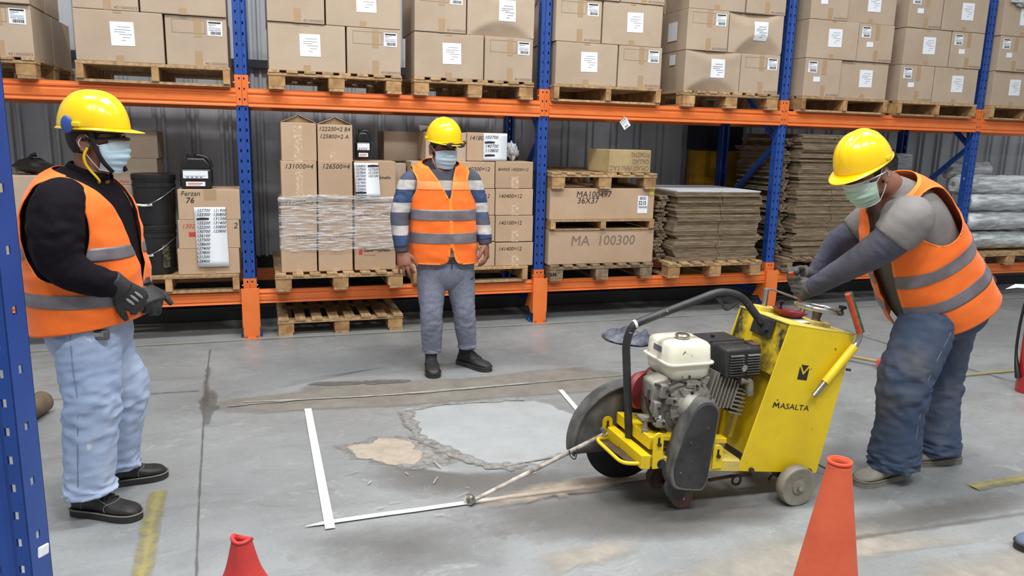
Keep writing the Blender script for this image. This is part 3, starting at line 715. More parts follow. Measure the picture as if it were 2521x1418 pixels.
mb.add(bl, [(i*18+k, i*18+(k+1) % 18, (i+1)*18+(k+1) % 18, (i+1)*18+k) for i in range(8) for k in range(18)])
mb.build('bag_body', black_plastic, t, smooth=True); MB().tube([cB+np.array([-0.02, 0, 0.04]), cB+np.array([0.0, 0, 0.075]), cB+np.array([0.03, 0, 0.08])], [0.02, 0.012, 0.018], 8).build('bag_knot', black_plastic, t, smooth=True)
# buckets
def bucket(px, Y, label, handle_side, lab_print):
    x0, x1, z0, z1 = rect(*px, Y); z0 = max(z0, zb); c = ((x0+x1)/2, Y, z0); R = (x1-x0)/2; H = z1-z0
    t = thing('bucket', label, 'bucket', c, 'black buckets on the lower rack level')
    pr = [(R*0.87, 0.0), (R*0.88, 0.008), (R*0.955, H*0.74), (R*0.985, H*0.75), (R*0.985, H*0.80), (R*0.955, H*0.81), (R*0.96, H*0.86), (R*0.99, H*0.87), (R*0.99, H*0.90), (R*0.965, H*0.91)]
    MB().lathe([(0.0, 0.0)]+pr+[(0.0, H*0.91)], c, seg=48).build('body', black_plastic, t, smooth=35)
    MB().lathe([(R*0.97, H*0.905), (R*1.0, H*0.91), (R*1.0, H*0.985), (R*0.96, H), (R*0.9, H*0.985), (0, H*0.98)], c, seg=48).build('lid', black_plastic, t, smooth=35)
    a = np.array(c)+np.array([-R*0.93, -R*0.3, H*0.72]); b_ = np.array(c)+np.array([R*0.93, -R*0.3, H*0.72])
    lowp = np.array(c)+np.array([-R*0.36, -R*1.02, H*0.40]) if handle_side < 0 else np.array(c)+np.array([R*0.3, -R*1.02, H*0.4])
    pts = spline([a, (a+lowp)/2+np.array([-R*0.12, -R*0.45, -H*0.10]), lowp, (b_+lowp)/2+np.array([R*0.05, -R*0.48, -H*0.03]), b_], 8)
    hd = MB().tube(pts, 0.003, 6).build('wire_handle', steel, t, smooth=True)
    MB().tube([lowp+np.array([-0.05, 0.004, 0.004]), lowp, lowp+np.array([0.055, 0.002, 0.004])], 0.009, 10).build('grip', white_plastic, hd, smooth=True)
    if lab_print:
        mb = MB(); n = 7
        for i in range(n+1):
            th = math.radians(-78+i*22/n+12); r = R*0.915
            for zz in (0.14, 0.60): mb.v.append((c[0]+r*math.cos(th)*1.03, c[1]+r*math.sin(th)*1.03, z0+H*zz))
        for i in range(n): mb.f.append((2*i, 2*i+2, 2*i+3, 2*i+1)); mb.m.append(0)
        lb = mb.build('printed_panel', mat('olive_print', rgb(92, 86, 58), 0.5, col2=rgb(52, 50, 40), scale=60, lo=0.45, hi=0.55), t)
        th = math.radians(-55); p = np.array([c[0]+R*0.97*math.cos(th), c[1]+R*0.97*math.sin(th), z0+H*0.38]); nn = np.array([math.cos(th), math.sin(th), 0]); rt = np.array([-math.sin(th), math.cos(th), 0])
        MB().tube([p+nn*0.004+(rt*math.cos(q)+np.array([0, 0, 1])*math.sin(q))*0.032 for q in np.linspace(0, 2*PI, 25)[:-1]], 0.003, 5, closed=True).build('printed_ring', black_plastic, lb)
    return t
bucket((329, 438, 550, 676), 0.13, 'lower black bucket with olive printed panel under another bucket', -1, True)
bucket((325, 436, 427, 550), 0.13, 'upper black lidded bucket with wire handle stacked on another', -1, False)
def jerrycan(px, Y, label, small=False):
    x0, x1, z0, z1 = rect(*px, Y); w, h = x1-x0, z1-z0; xc = (x0+x1)/2; d = w*0.85
    t = thing('jerrycan', label, 'jerrycan', (xc, Y+d/2, z0), 'black jerrycans')
    zs = h*0.78 if not small else h*0.72
    mb = MB(); mb.box(x0, x1, Y, Y+d, z0, z0+h*0.58); mb.build('body', black_plastic, t, bevel=0.018, seg=4, smooth=30)
    mb = MB().prism([(x0+0.005, z0+h*0.55), (x1-0.005, z0+h*0.55), (x1-0.01, z0+h*0.70), (x1-w*0.22, z0+h*0.90), (x0+w*0.25, z0+h*0.90), (x0+0.01, z0+h*0.74)], Y+0.01, Y+d-0.01)
    mb.build('shoulder', black_plastic, t, bevel=0.014, seg=3, smooth=30)
    a, b_ = np.array([x0+w*0.45, Y+d*0.5, z0+h*0.86]), np.array([x1-w*0.02, Y+d*0.5, z0+h*0.60])
    MB().tube(bend([a, a+np.array([0.02, 0, h*0.10]), b_+np.array([-w*0.10, 0, h*0.30]), b_], 0.04), 0.016, 10).build('carry_handle', black_plastic, t, smooth=True)
    cx_ = x0+w*0.36; mb = MB().lathe([(w*0.16, 0), (w*0.16, h*0.10), (0.0, h*0.10)], (cx_, Y+d*0.5, z0+h*0.90), seg=20); mb.build('screw_cap', black_plastic, t, smooth=35)
    lb = MB().box(x0+w*0.10, x1-w*0.12, Y-0.002, Y+0.002, z0+h*0.30, z0+h*0.52).build('label_sheet', paper, t)
    mb = MB()
    for k, cc in enumerate((0.2, 0.34, 0.48, 0.62)): mb.box(x0+w*cc, x0+w*(cc+0.08), Y-0.003, Y-0.002, z0+h*0.315, z0+h*0.345)
    mb.box(x0+w*0.15, x0+w*0.8, Y-0.003, Y-0.002, z0+h*0.36, z0+h*0.37); mb.build('label_print', ink_soft, lb)
    l2 = MB().box(x0+w*0.18, x1-w*0.22, Y-0.002, Y+0.002, z0+h*0.07, z0+h*0.20).build('small_label', paper, t)
    mb = MB(); mb.box(x0+w*0.24, x1-w*0.30, Y-0.003, Y-0.002, z0+h*0.14, z0+h*0.16); mb.box(x0+w*0.24, x1-w*0.36, Y-0.003, Y-0.002, z0+h*0.10, z0+h*0.115); mb.build('label_print', ink_red, l2)
    return t
jerrycan((442, 521, 380, 464), 0.03, 'stout black jerrycan on the carton beside the blue upright')
def sheet(px, Y, label, cols, size, bars=(), curl=0.0, tilt=0.0, name='handwritten_sheet'):
    """sheet hung on carton fronts; cols = [(px x, [(px y, text)])]"""
    x0, x1, z0, z1 = rect(*px, Y); t = thing(name, label, 'paper sheet', ((x0+x1)/2, Y, z0))
    mb = MB(); n = 10; vs = []
    for j in range(n+1):
        v = j/n; yy = Y-0.002-curl*(1-v)**2
        for x in (x0, x1): vs.append((x+tilt*(1-v), yy, z0+(z1-z0)*v))
    mb.add(vs, [(2*j, 2*j+1, 2*j+3, 2*j+2) for j in range(n)]); o = mb.build('sheet', paper, t, fix=False, smooth='all'); sd = o.modifiers.new('t', 'SOLIDIFY'); sd.thickness = 0.001
    def ydep(z): v = (z-z0)/(z1-z0); return Y-0.0045-curl*(1-v)**2
    for xpx, rows in cols:
        for ypx, s in rows:
            p = at(xpx, ypx, Y); mb = MB()
            if s == '#':
                mb.prism([(p[0], p[2]), (p[0]+0.085, p[2]+0.003), (p[0]+0.088, p[2]+0.016), (p[0]+0.04, p[2]+0.019), (p[0], p[2]+0.014)], ydep(p[2])-0.0005, ydep(p[2])); mb.build('crossed_out', ink, o)
            else:
                put_text(mb, s, (p[0], ydep(p[2]), p[2]), size=size, shear=0.3, bold=0.002); mb.build('handwriting', ink, o, fix=False)
    return t
L1 = ['127700', '125300', '#', '125200', '122200', '130700', '126100', '127300', '128600', '127400', '127800', '121200', '128400']
L2 = ['121900', '130800', '131300', '131400', '130800', '123800']
sheet((481, 558, 510, 656), -0.034, 'long white handwritten number list taped to cartons beside buckets', [(484, [(521+i*10.4, s) for i, s in enumerate(L1)]), (524, [(521+i*10.2, s) for i, s in enumerate(L2)])], 0.031, curl=0.012, tilt=0.01)
# --- bay with the shrink-wrapped cartons
pallet(PB, -2.215, -0.13, 0.375, 'pale block pallet under the shrink-wrapped cartons')
pallet(PS, -1.125, -0.07, 0.375, 'pale stringer pallet under the numbered cartons')
fl_t = (0.38, 0.55, 0.0, 1.0, tape_clear)
rows = [(577, 664), (487, 577), (397, 487)]
cxs = [(692, 780), (784, 868), (873, 974)]
names3 = ['left-hand column', 'middle column', 'column with printed maker name']
wr = {(1, 0): '117300=2', (2, 0): '131000=4', (2, 1): '126500=4'}
lv = ['lowest', 'second', 'third']
for r, (a, b_) in enumerate(rows):
    for c_, (xa, xb) in enumerate(cxs):
        ws = []
        if (r, c_) in wr: ws.append((wr[r, c_], 0.10, 0.80, 0.052, ink, HW))
        if c_ == 2:
            ws.append(('Zeller+Gmelin', 0.22, 0.52, 0.036, ink, dict(bold=0.012))); ws.append(('DRUCKFARBEN', 0.22, 0.40, 0.014, ink_red))
        if r == 0 and c_ < 2: ws.append(('129700=4', 0.3, 0.86, 0.045, ink_stamp, HW))
        tpx = [(0.40, 0.62, 0.0, 0.9, tape_clear)] if (r, c_) == (2, 0) else [(0.40, 0.60, 0.0, 0.10, tape_clear)]
        t = lower_carton((xa, xb, a, b_), -0.06+0.004*c_, 0.40, 'brown carton in the '+names3[c_]+' of the shrink-wrapped pallet, '+lv[r]+' row', writes=ws, tape=tpx, zfix=(zb, None) if r == 0 else None)
        if c_ == 2:
            x0, x1, z0, z1 = rect(xa, xb, a, b_, -0.055)
            MB().box(x0+0.035, x0+0.062, -0.054, -0.0515, z0+(z1-z0)*0.44, z0+(z1-z0)*0.60).build('red_logo_square', ink_red, t)
lower_carton((692, 779, 302, 397), -0.05, 0.40, 'brown carton with raised flaps and shiny tape, top of shrink-wrapped pallet', flaps=True, tape=[(0.35, 0.60, 0.0, 0.92, tape_clear)])
lower_carton((782, 868, 307, 398), -0.05, 0.40, 'brown carton with raised flaps and marker sums, top of shrink-wrapped pallet', flaps=True, writes=[('122200=2 B4 -', 0.03, 0.83, 0.044, ink, HW), ('125800=2 A', 0.05, 0.63, 0.044, ink, HW)], tape=[(0.35, 0.62, 0.0, 0.25, tape_clear)])
jerrycan((876, 914, 318, 391), 0.02, 'slim black jerrycan standing on the shrink-wrapped cartons', True)
M1 = ['126800', '127000', '127800', '127300', '128500', '121900', '125000', '125800', '#', '126200']
M2 = ['#', '127200', '121200', '123100']
sheet((872, 931, 401, 483), -0.062, 'white number list hanging on the third carton of the wrapped pallet', [(874, [(411+i*8.2, s) for i, s in enumerate(M1)]), (905, [(411+i*8.2, s) for i, s in enumerate(M2)])], 0.027, curl=0.02, tilt=0.015)
# stretch film wound round the two lower rows
film = bpy.data.materials.new('stretch_film'); film.use_nodes = True; nt = film.node_tree; N, L = nt.nodes, nt.links; b = N['Principled BSDF']
b.inputs['Base Color'].default_value = (0.9, 0.92, 0.95, 1); b.inputs['Roughness'].default_value = 0.12; b.inputs['Specular IOR Level'].default_value = 0.9
tc = N.new('ShaderNodeTexCoord'); mp = N.new('ShaderNodeMapping'); mp.inputs['Scale'].default_value = (1.6, 1.0, 22); mp.inputs['Rotation'].default_value = (0, 0.10, 0); L.new(tc.outputs['Object'], mp.inputs[0])
n1 = N.new('ShaderNodeTexNoise'); n1.inputs['Scale'].default_value = 5; n1.inputs['Detail'].default_value = 6; n1.inputs['Roughness'].default_value = 0.7; L.new(mp.outputs[0], n1.inputs['Vector'])
r1 = N.new('ShaderNodeMapRange'); r1.inputs[1].default_value = 0.47; r1.inputs[2].default_value = 0.60; r1.inputs[3].default_value = 0.10; r1.inputs[4].default_value = 0.85; L.new(n1.outputs['Fac'], r1.inputs[0]); L.new(r1.outputs[0], b.inputs['Alpha'])  # white highlights on the film are painted in as streaks of higher opacity
bp = N.new('ShaderNodeBump'); bp.inputs['Strength'].default_value = 0.8; bp.inputs['Distance'].default_value = 0.02; L.new(n1.outputs['Fac'], bp.inputs['Height']); L.new(bp.outputs[0], b.inputs['Normal'])
x0, x1, z0, z1 = rect(690, 976, 490, 616, -0.07)
z1 = at(830, 484, -0.07)[2]
mb = MB(); vs = []; nz_ = 14; ring = [(x0-0.006, 0.36), (x0-0.008, -0.066), (x0+0.3, -0.072), (x0+0.6, -0.073), (x1+0.006, -0.068), (x1+0.004, 0.36)]
ring = [np.array(p) for i in range(len(ring)-1) for p in [np.array(ring[i])+(np.array(ring[i+1])-np.array(ring[i]))*t for t in np.linspace(0, 1, 8)[:-1]]]+[np.array(ring[-1])]
for j in range(nz_+1):
    z = z0+(z1-z0)*j/nz_
    for i, p in enumerate(ring):
        w_ = 0.006*noise.noise(Vector((i*0.35, j*0.8, 1.3))); vs.append((p[0], p[1]-abs(w_), z+(0.012*noise.noise(Vector((i*0.5, 3, 2))) if j in (0, nz_) else 0)))
nr = len(ring)
mb.add(vs, [(j*nr+i, j*nr+i+1, (j+1)*nr+i+1, (j+1)*nr+i) for j in range(nz_) for i in range(nr-1)])
f = mb.build('stretch_wrap', film, smooth='all', fix=False); tag(f, 'clear shiny stretch film wound round stacked cartons', 'plastic wrap')
rl = MB(); 
rl.tube(spline([(x0-0.01, -0.07, z1-0.03), (x0+0.1, -0.083, z1-0.012), (x0+0.3, -0.08, z1), (x0+0.55, -0.083, z1-0.006), (x1, -0.078, z1-0.02)], 8), 0.016, 8)
rl.build('rolled_film_edge', film, parent=f, smooth=True)
# --- numbered cartons behind the middle worker
cols4 = [(1023, 1068), (1110, 1218), (1220, 1312)]
zr = [(597, 657), (531, 595), (465, 530), (398, 464)]
nums = ['141400=12', '140100=12', '140400=12', 'BARKE 140200=12']; nsz = [0.046, 0.046, 0.046, 0.034]
for r, (a, b_) in enumerate(zr):
    rn = ['lowest', 'second', 'third', 'fourth'][r]
    lower_carton((1220, 1312, a, b_), -0.045, 0.36, 'carton marked '+nums[r].replace('BARKE ', '')+', '+rn+' row of the numbered stack by the upright', writes=[(nums[r], 0.06, 0.66, nsz[r], ink, HW)], tape=[(0.42, 0.62, 0.0, 0.45, tape_clear)], zfix=(zb, None) if r == 0 else None)
    lower_carton((1124, 1218, a, b_), -0.045, 0.36, 'carton ending in =12 beside the numbered stack, '+rn+' row', writes=[('140300=12', 0.22, 0.66, 0.046, ink, HW)], zfix=(zb, None) if r == 0 else None)
    lower_carton((1012, 1120, a, b_), -0.02, 0.36, 'carton half hidden behind the worker in grey sweatpants, '+rn+' row', card, zfix=(zb, None) if r == 0 else None)
t = lower_carton((1150, 1248, 327, 397), -0.03, 0.36, 'carton marked 141800 with a white number sheet, top of numbered stack', writes=[('141800=', 0.04, 0.74, 0.05, ink, HW)])
lower_carton((1048, 1148, 326, 397), -0.01, 0.36, 'plain carton behind the yellow helmet, top of numbered stack', card)
lower_carton((945, 1042, 324, 397), 0.34, 0.36, 'dull open carton behind the worker in grey sweatpants', card)
lower_carton((965, 1000, 402, 470), 0.14, 0.36, 'dull carton under the open carton in shadow', card)
lower_carton((978, 1000, 470, 664), 0.14, 0.36, 'tall plain carton in shadow beside wrapped pallet', card, zfix=(zb, None))
sheet((1190, 1248, 329, 396), -0.034, 'white sheet with crossed-out numbers on the 141800 carton', [(1193, [(341, '103700'), (353, '#'), (363, '140700'), (374, '110800'), (385, '#')])], 0.038)
# loose paper and plastic
def crumple(name, c, r, m, label, cat, seed, n=14, amp=0.35):
    vs = []; fs = []; s = n
    for i in range(n+1):
        th = PI*i/n
        for k in range(2*s):
            ph = PI*k/s; d = np.array([math.sin(th)*math.cos(ph), math.sin(th)*math.sin(ph), math.cos(th)])
            q = 1+amp*(noise.noise(Vector(d*2.3)+Vector((seed, 0, 0)))+0.6*noise.cell(Vector(d*3.1)+Vector((seed, 5, 0)))-0.3)
            vs.append(np.array(c)+d*np.array(r)*q)
    for i in range(n):
        for k in range(2*s): fs.append((i*2*s+k, i*2*s+(k+1) % (2*s), (i+1)*2*s+(k+1) % (2*s), (i+1)*2*s+k))
    o = MB().add(vs, fs).build(name, m, smooth=50, loc=tuple(c)); return tag(o, label, cat)
plastic_bag = mat('clear_plastic_bag', rgb(205, 208, 212), 0.15, col2=rgb(150, 150, 152), scale=14, spec=0.8, bump=0.5, bscale=22)
p = at(1262, 376, 0.02); crumple('plastic_bag', (p[0], 0.06, p[2]+0.014), (0.062, 0.07, 0.072), plastic_bag, 'crumpled clear plastic bag beside the 141800 carton', 'plastic bag', 2)
pp = at(1040, 313, 0.2)
mb = MB(); mb.add([(pp[0]-0.05, 0.10, pp[2]+0.012), (pp[0]+0.04, 0.10, pp[2]+0.005), (pp[0]+0.05, 0.22, pp[2]-0.02), (pp[0]-0.02, 0.2, pp[2]-0.035), (pp[0]-0.05, 0.10, pp[2]+0.014), (pp[0]+0.04, 0.10, pp[2]+0.007), (pp[0]+0.05, 0.22, pp[2]-0.018), (pp[0]-0.02, 0.2, pp[2]-0.033)], [(0, 1, 2, 3), (7, 6, 5, 4), (0, 4, 5, 1), (1, 5, 6, 2), (2, 6, 7, 3), (3, 7, 4, 0)])
tag(mb.build('paper_scrap', paper, loc=(pp[0], 0.16, pp[2]-0.03)), 'curled white paper on the open carton behind the helmet', 'paper')
# --- long flat boxes
pallet(PG, 0.068, -0.10, 0.375, 'grey weathered block pallet stencilled under the long flat boxes')
x0, x1, z0, z1 = rect(1346, 1374, 660, 678, -0.10); pgo = [o for o in COL.objects if o.get('label', '').startswith('grey weathered block')][0]
mb = MB(); put_text(mb, 'P&M', (x0+0.005, -0.0985, 0.418), size=0.05, bold=0.02, sx=0.9); mb.build('stencil', ink, pgo, fix=False)
t = lower_carton((1345, 1608, 566, 648), -0.06, 0.9, 'long flat carton marked MA 100300 on the weathered pallet', writes=[('MA  100300', 0.20, 0.55, 0.125, ink_stamp, dict(shear=0.1))], zfix=(zb, None), name='long_carton', xmin=0.06)
za = rect(1345, 1608, 545, 566, -0.06)
pz = org(t)[2]+(rect(1345, 1608, 566, 648, -0.06)[3]-zb)
pallet(PS, 0.062, -0.09, pz+0.001, 'wooden stringer tray resting on the MA 100300 carton')
for ch in [o for o in COL.objects if o.get('label', '') == 'wooden stringer tray resting on the MA 100300 carton']: ch.scale = (1.0, 1, 0.66)
lz = pz+0.001+0.137*0.66+0.001
t2 = lower_carton((1347, 1610, 464, 546), -0.06, 0.9, 'long flat carton marked MA100497 36X37 with 3210 label', writes=[('MA100497', 0.24, 0.72, 0.075, ink, dict(shear=0.12)), ('36X37', 0.25, 0.52, 0.075, ink, dict(shear=0.12))], name='long_carton', zfix=(lz, None), xmin=0.06)
x0, x1, z0, z1 = rect(1347, 1610, 464, 546, -0.06); z0 = lz
a, b_, c_, d_ = rect(1570, 1594, 482, 525, -0.062)
lb = MB().box(a, b_, -0.063, -0.060, c_, d_).build('number_label', paper, t2)
mb = MB(); put_text(mb, '3210', (a+0.006, -0.0642, c_+0.075), size=0.050, bold=0.02, sx=0.75); put_text(mb, '70347692', (a+0.006, -0.0642, c_+0.045), size=0.026, bold=0.015, sx=0.85)
xx = a+0.018
while xx < b_-0.02:
    w_ = random.choice((0.002, 0.003, 0.005)); mb.add([(xx, -0.0642, c_+0.12), (xx+w_, -0.0642, c_+0.12), (xx+w_, -0.0642, d_-0.01), (xx, -0.0642, d_-0.01)], [(0, 1, 2, 3)]); xx += w_+0.003
mb.build('label_print', ink, lb, fix=False)
a, b_, c_, d_ = rect(1600, 1609, 463, 477, -0.062); MB().box(a, b_-0.002, -0.063, -0.060, c_-0.01, d_-0.012).build('yellow_note', mat('yellow_note', rgb(222, 214, 40), 0.6), t2)
pz2 = z1
pallet(PB, 0.055, -0.10, pz2, 'pale empty block pallet on top of the long flat boxes')
t3z = pz2+0.1385
lx0, lx1, lz0, lz1 = rect(1500, 1605, 369, 424, -0.05)
t3 = thing('carton', 'dull carton with upside-down lettering on the topmost pallet', 'carton', ((lx0+lx1)/2, 0.2, t3z), 'cartons on the lower rack level')
xL = at(1449, 400, 0.20)[0]
MB().slab([(lx0, -0.05), (lx1, -0.03), (lx1+0.05, 0.30), (xL+0.02, 0.26)], t3z, lz1).build('body', card_old, t3, bevel=0.006, seg=2)
d_ = np.array([lx1-lx0, 0.02, 0]); d_ /= np.linalg.norm(d_); mb = MB(); hh = lz1-t3z
for s, zz in (('CIPLAST PERU S.A.C', 0.12), ('CALLAO', 0.42), ('P/O#2742', 0.72)):
    o_ = np.array([lx1-0.015, -0.0325, t3z+hh*(zz+0.17)]); put_text(mb, s, o_, right=-d_, up=(0, 0, -1), size=0.056, bold=0.008, sx=0.80)
mb.build('lettering', ink_stamp, t3, fix=False)
# --- flattened cardboard
pallet(PB, 1.205, -0.14, 0.375, 'pale block pallet under the cut cardboard sheets')
def sheet_mesh(w, d, h):
    """flattened carton: two plies, with the slot between the flaps"""
    mb = MB()
    for za, zb_ in ((0, h*0.46), (h*0.54, h)):
        mb.box(-w/2, -0.004+w*0.02, 0, d, za, zb_); mb.box(0.004+w*0.02, w/2, 0, d, za, zb_)
    mb.box(-w/2+0.01, w/2-0.01, 0.015, d, h*0.3, h*0.7); return mb
def cardboard_stack(xa, xb, yf, d, z0, z1, n, label, group, seed, jit=0.012):
    r2 = random.Random(seed); th = (z1-z0)/n; w = xb-xa; p0 = None
    for k in range(n):
        if p0 is None:
            o = sheet_mesh(w, d, th*0.86).build('flattened_carton', [card_grey], loc=(0, 0, 0)); p0 = o
        else: o = p0.copy(); link(o)
        o.location = ((xa+xb)/2+r2.gauss(0, jit*0.6)+0.02*math.sin(k*0.7), yf+r2.gauss(0, jit*0.5), z0+k*th); o.rotation_euler = (0, 0, r2.gauss(0, 0.006))
        tag(o, label, 'cardboard', group)
    return th
sx0, sx1, sz0, sz1 = rect(1662, 1868, 470, 640, -0.08)
cardboard_stack(sx0, sx1, -0.08, 0.85, zb, sz1-0.014, 34, 'flattened brown carton in the low cut stack', 'flattened cartons in the low stack', 5)
o = sheet_mesh(sx1-sx0-0.01, 0.85, 0.012).build('flattened_carton', card_white); o.location = ((sx0+sx1)/2, -0.075, sz1-0.013); tag(o, 'white-faced flattened carton on top of the low stack', 'cardboard')
# staggered flaps sticking out to the left of the low stack
cardboard_stack(at(1614, 560, 0.05)[0], sx0-0.035, 0.05, 0.6, zb+0.003, sz1-0.05, 32, 'pale flattened carton poking out beside the low stack', 'offset flattened cartons', 9, 0.02)
pallet(PG, 2.50, -0.06, 0.375, 'weathered block pallet under the tall cardboard stack')
tx0, tx1, tz0, tz1 = rect(1962, 2110, 330, 628, -0.02)
cardboard_stack(tx0, 3.42, -0.02, 0.9, zb, at(2000, 330, -0.02)[2], 64, 'flattened brown carton in the tall shadowed stack', 'flattened cartons in the tall stack', 11)
cardboard_stack(2.50, tx0-0.035, 0.10, 0.7, zb+0.003, at(1930, 340, 0.2)[2], 58, 'flattened carton sticking out beside the tall stack', 'offset cartons by the tall stack', 13, 0.03)
# --- plastic rolls and bales
pallet(PB, 3.66, -0.06, 0.375, 'block pallet under the brown wrapped bales')
pallet(PB, 4.93, -0.10, 0.375, 'block pallet under the white plastic rolls')
rollm = mat('white_film_roll', rgb(214, 218, 220), 0.28, col2=rgb(160, 164, 166), scale=5, stretch=(1.0, 1, 7), lo=0.42, hi=0.6, spec=0.7, bump=0.5, bscale=14)
balem = mat('dull_wrapped_bale', rgb(120, 116, 108), 0.35, col2=rgb(84, 80, 74), scale=6, spec=0.6, bump=0.4, bscale=16)
def roll(p, q, r, m, label, group, sq=1.0, core=True, seed=0):
    p, q = np.array(p, float), np.array(q, float); t = thing('film_roll', label, 'plastic roll', tuple((p+q)/2-np.array([0, 0, r*sq])), group)
    d = (q-p)/np.linalg.norm(q-p); up = np.array([0, 0, 1.0]); up -= d*(up@d); up /= np.linalg.norm(up); w = np.cross(d, up); vs = []; n = 24; s = 28
    for i in range(n+1):
        u = i/n; e = 1-0.25*(max(0, 1-u/0.06)**2+max(0, (u-0.94)/0.06)**2)
        for k in range(s):
            th = 2*PI*k/s; rr = r*e*(1+0.10*noise.noise(Vector((u*9, math.cos(th)*2.2+seed, math.sin(th)*2.2)))+0.07*noise.noise(Vector((u*26, math.cos(th)*6+seed, math.sin(th)*6)))-0.03)
            vs.append(p+(q-p)*u+w*math.cos(th)*rr+up*math.sin(th)*rr*sq)
    fs = [(i*s+k, i*s+(k+1) % s, (i+1)*s+(k+1) % s, (i+1)*s+k) for i in range(n) for k in range(s)]+[tuple(range(s-1, -1, -1)), tuple(n*s+k for k in range(s))]
    MB().add(vs, fs).build('wrapped_body', m, t, smooth=60)
    if core: MB().lathe([(r*0.62, 0), (r*0.62, 0.006), (r*0.28, 0.008), (r*0.28, 0.0)], p-d*0.004, axis=-d, seg=24).build('end_disc', m, t, smooth=40)
    return t
RL = 'white plastic rolls on the rack'
base = zb
roll((4.88, 0.12, base+0.112), (5.95, 0.10, base+0.112), 0.13, rollm, 'flattened white plastic roll at the bottom front of the pile', RL, 0.78, False, 1)
roll((4.88, 0.42, base+0.112), (5.95, 0.42, base+0.112), 0.13, rollm, 'flattened white plastic roll at the bottom back of the pile', RL, 0.78, False, 2)
roll((4.88, 0.10, base+0.325), (5.97, 0.08, base+0.325), 0.13, rollm, 'squashed white plastic roll in the second row of the pile', RL, 0.8, False, 3)
roll((4.88, 0.41, base+0.325), (5.97, 0.41, base+0.325), 0.13, rollm, 'squashed white plastic roll in the second row, rear', RL, 0.8, False, 4)
roll((4.88, 0.08, base+0.525), (5.97, 0.06, base+0.525), 0.105, rollm, 'white plastic roll with a creased face, third row', RL, 0.85, False, 5)
roll((4.88, 0.26, base+0.70), (5.97, 0.18, base+0.70), 0.115, rollm, 'white plastic roll with its round end showing, near the top', RL, 1.0, True, 6)
roll((4.95, 0.45, base+0.84), (5.5, 0.40, base+0.86), 0.095, rollm, 'short white plastic roll topping the pile', RL, 1.0, True, 7)
for k, (a, b_) in enumerate(((base, 0.22), (base+0.23, 0.2), (base+0.45, 0.2))):
    roll((3.70, 0.50, a+0.112), (4.62, 0.50, a+0.112), 0.13, balem, 'dull wrapped bale behind the bending worker, '+['lowest', 'middle', 'upper'][k]+' one', 'wrapped bales', 0.78, False, 20+k)
t = thing('wrapped_block', 'large brown film-wrapped block in shadow behind the plastic rolls', 'bale', (4.35, 0.9, base))
MB().box(3.98, 4.72, 0.70, 1.1, base+0.62, base+1.0).build('block_body', balem, t, bevel=0.05, seg=4, smooth=40); MB().box(4.50, 4.73, 0.69, 1.05, base+0.60, base+1.02).build('loose_wrap', rollm, t, bevel=0.04, seg=3, smooth=40)
MB().box(3.98, 4.70, 0.71, 1.08, base+0.001, base+0.63).build('block_base', balem, t, bevel=0.04, seg=3, smooth=40)
# yellow and dark boards standing behind the racks
yb = mat('yellow_board', rgb(196, 150, 30), 0.4, col2=rgb(160, 118, 20), scale=3)
x0, x1, z0, z1 = rect(1694, 1868, 372, 520, 1.25); t = thing('yellow_board', 'yellow metal board standing behind the cut cardboard sheets', 'board', ((x0+x1)/2, 1.25, 0)); MB().box(x0, x1, 1.23, 1.27, 0.0, z1).build('panel', yb, t, bevel=0.004); MB().box(x0-0.01, x0+0.02, 1.215, 1.275, 0, z1+0.005).build('edge_rail', yb, t); MB().box(x1-0.02, x1+0.01, 1.215, 1.275, 0, z1+0.005).build('edge_rail', yb, t)
a, b_, c_, d_ = rect(1694, 1828, 285, 370, 1.25); t = thing('dark_board', 'dark navy board fixed above the yellow board', 'board', ((a+b_)/2, 1.25, c_)); MB().box(a, b_, 1.235, 1.265, z1+0.006, d_).build('panel', mat('navy_board', rgb(22, 26, 40), 0.5), t, bevel=0.003); MB().box(a, b_, 1.225, 1.236, z1+0.006, z1+0.03).build('frame_strip', steel_dark, t)
# pallet on the floor under the rack
pallet(PB, -2.205, -0.05, 0.0, 'empty pale pallet lying on the floor under the rack')
# tag hanging from the beam
p = at(1539, 303, -0.03); t = thing('hanging_label', 'white barcode label dangling from the orange beam', 'label', tuple(p))
R_ = 0.62; ux = np.array([math.cos(R_), 0, math.sin(R_)])*0.036; uz = np.array([-math.sin(R_), 0, math.cos(R_)])*0.042
mb = MB().obox((p[0], -0.032, p[2]-0.004), ux, (0, 0.0006, 0), uz); lb = mb.build('label_paper', paper, t)
mb = MB()
for k, (a, b_, c_, d_) in enumerate(((-0.8, 0.8, 0.7, 0.85), (-0.8, 0.6, 0.45, 0.5), (-0.8, 0.7, 0.25, 0.3), (-0.8, 0.5, 0.05, 0.1), (-0.5, -0.3, -0.8, -0.4), (-0.2, 0.0, -0.8, -0.4), (0.05, 0.15, -0.8, -0.4), (0.25, 0.4, -0.8, -0.4))):
    q = np.array([p[0], -0.0335, p[2]-0.004]); mb.add([q+ux*a+uz*c_, q+ux*b_+uz*c_, q+ux*b_+uz*d_, q+ux*a+uz*d_], [(0, 1, 2, 3)])
mb.build('label_print', ink_soft, lb, fix=False)
MB().tube([(p[0]-0.01, -0.03, p[2]+0.03), (p[0]-0.015, -0.028, p[2]+0.06)], 0.006, 6).build('tape_tab', tape_clear, t)
# plastic sheet on the top carton at the far bay
p = at(2480, 8, -0.05); crumple('plastic_sheet', (p[0]+0.16, -0.09, p[2]+0.02), (0.14, 0.03, 0.05), plastic_bag, 'clear plastic sheet crumpled on the far top carton', 'plastic sheet', 8)
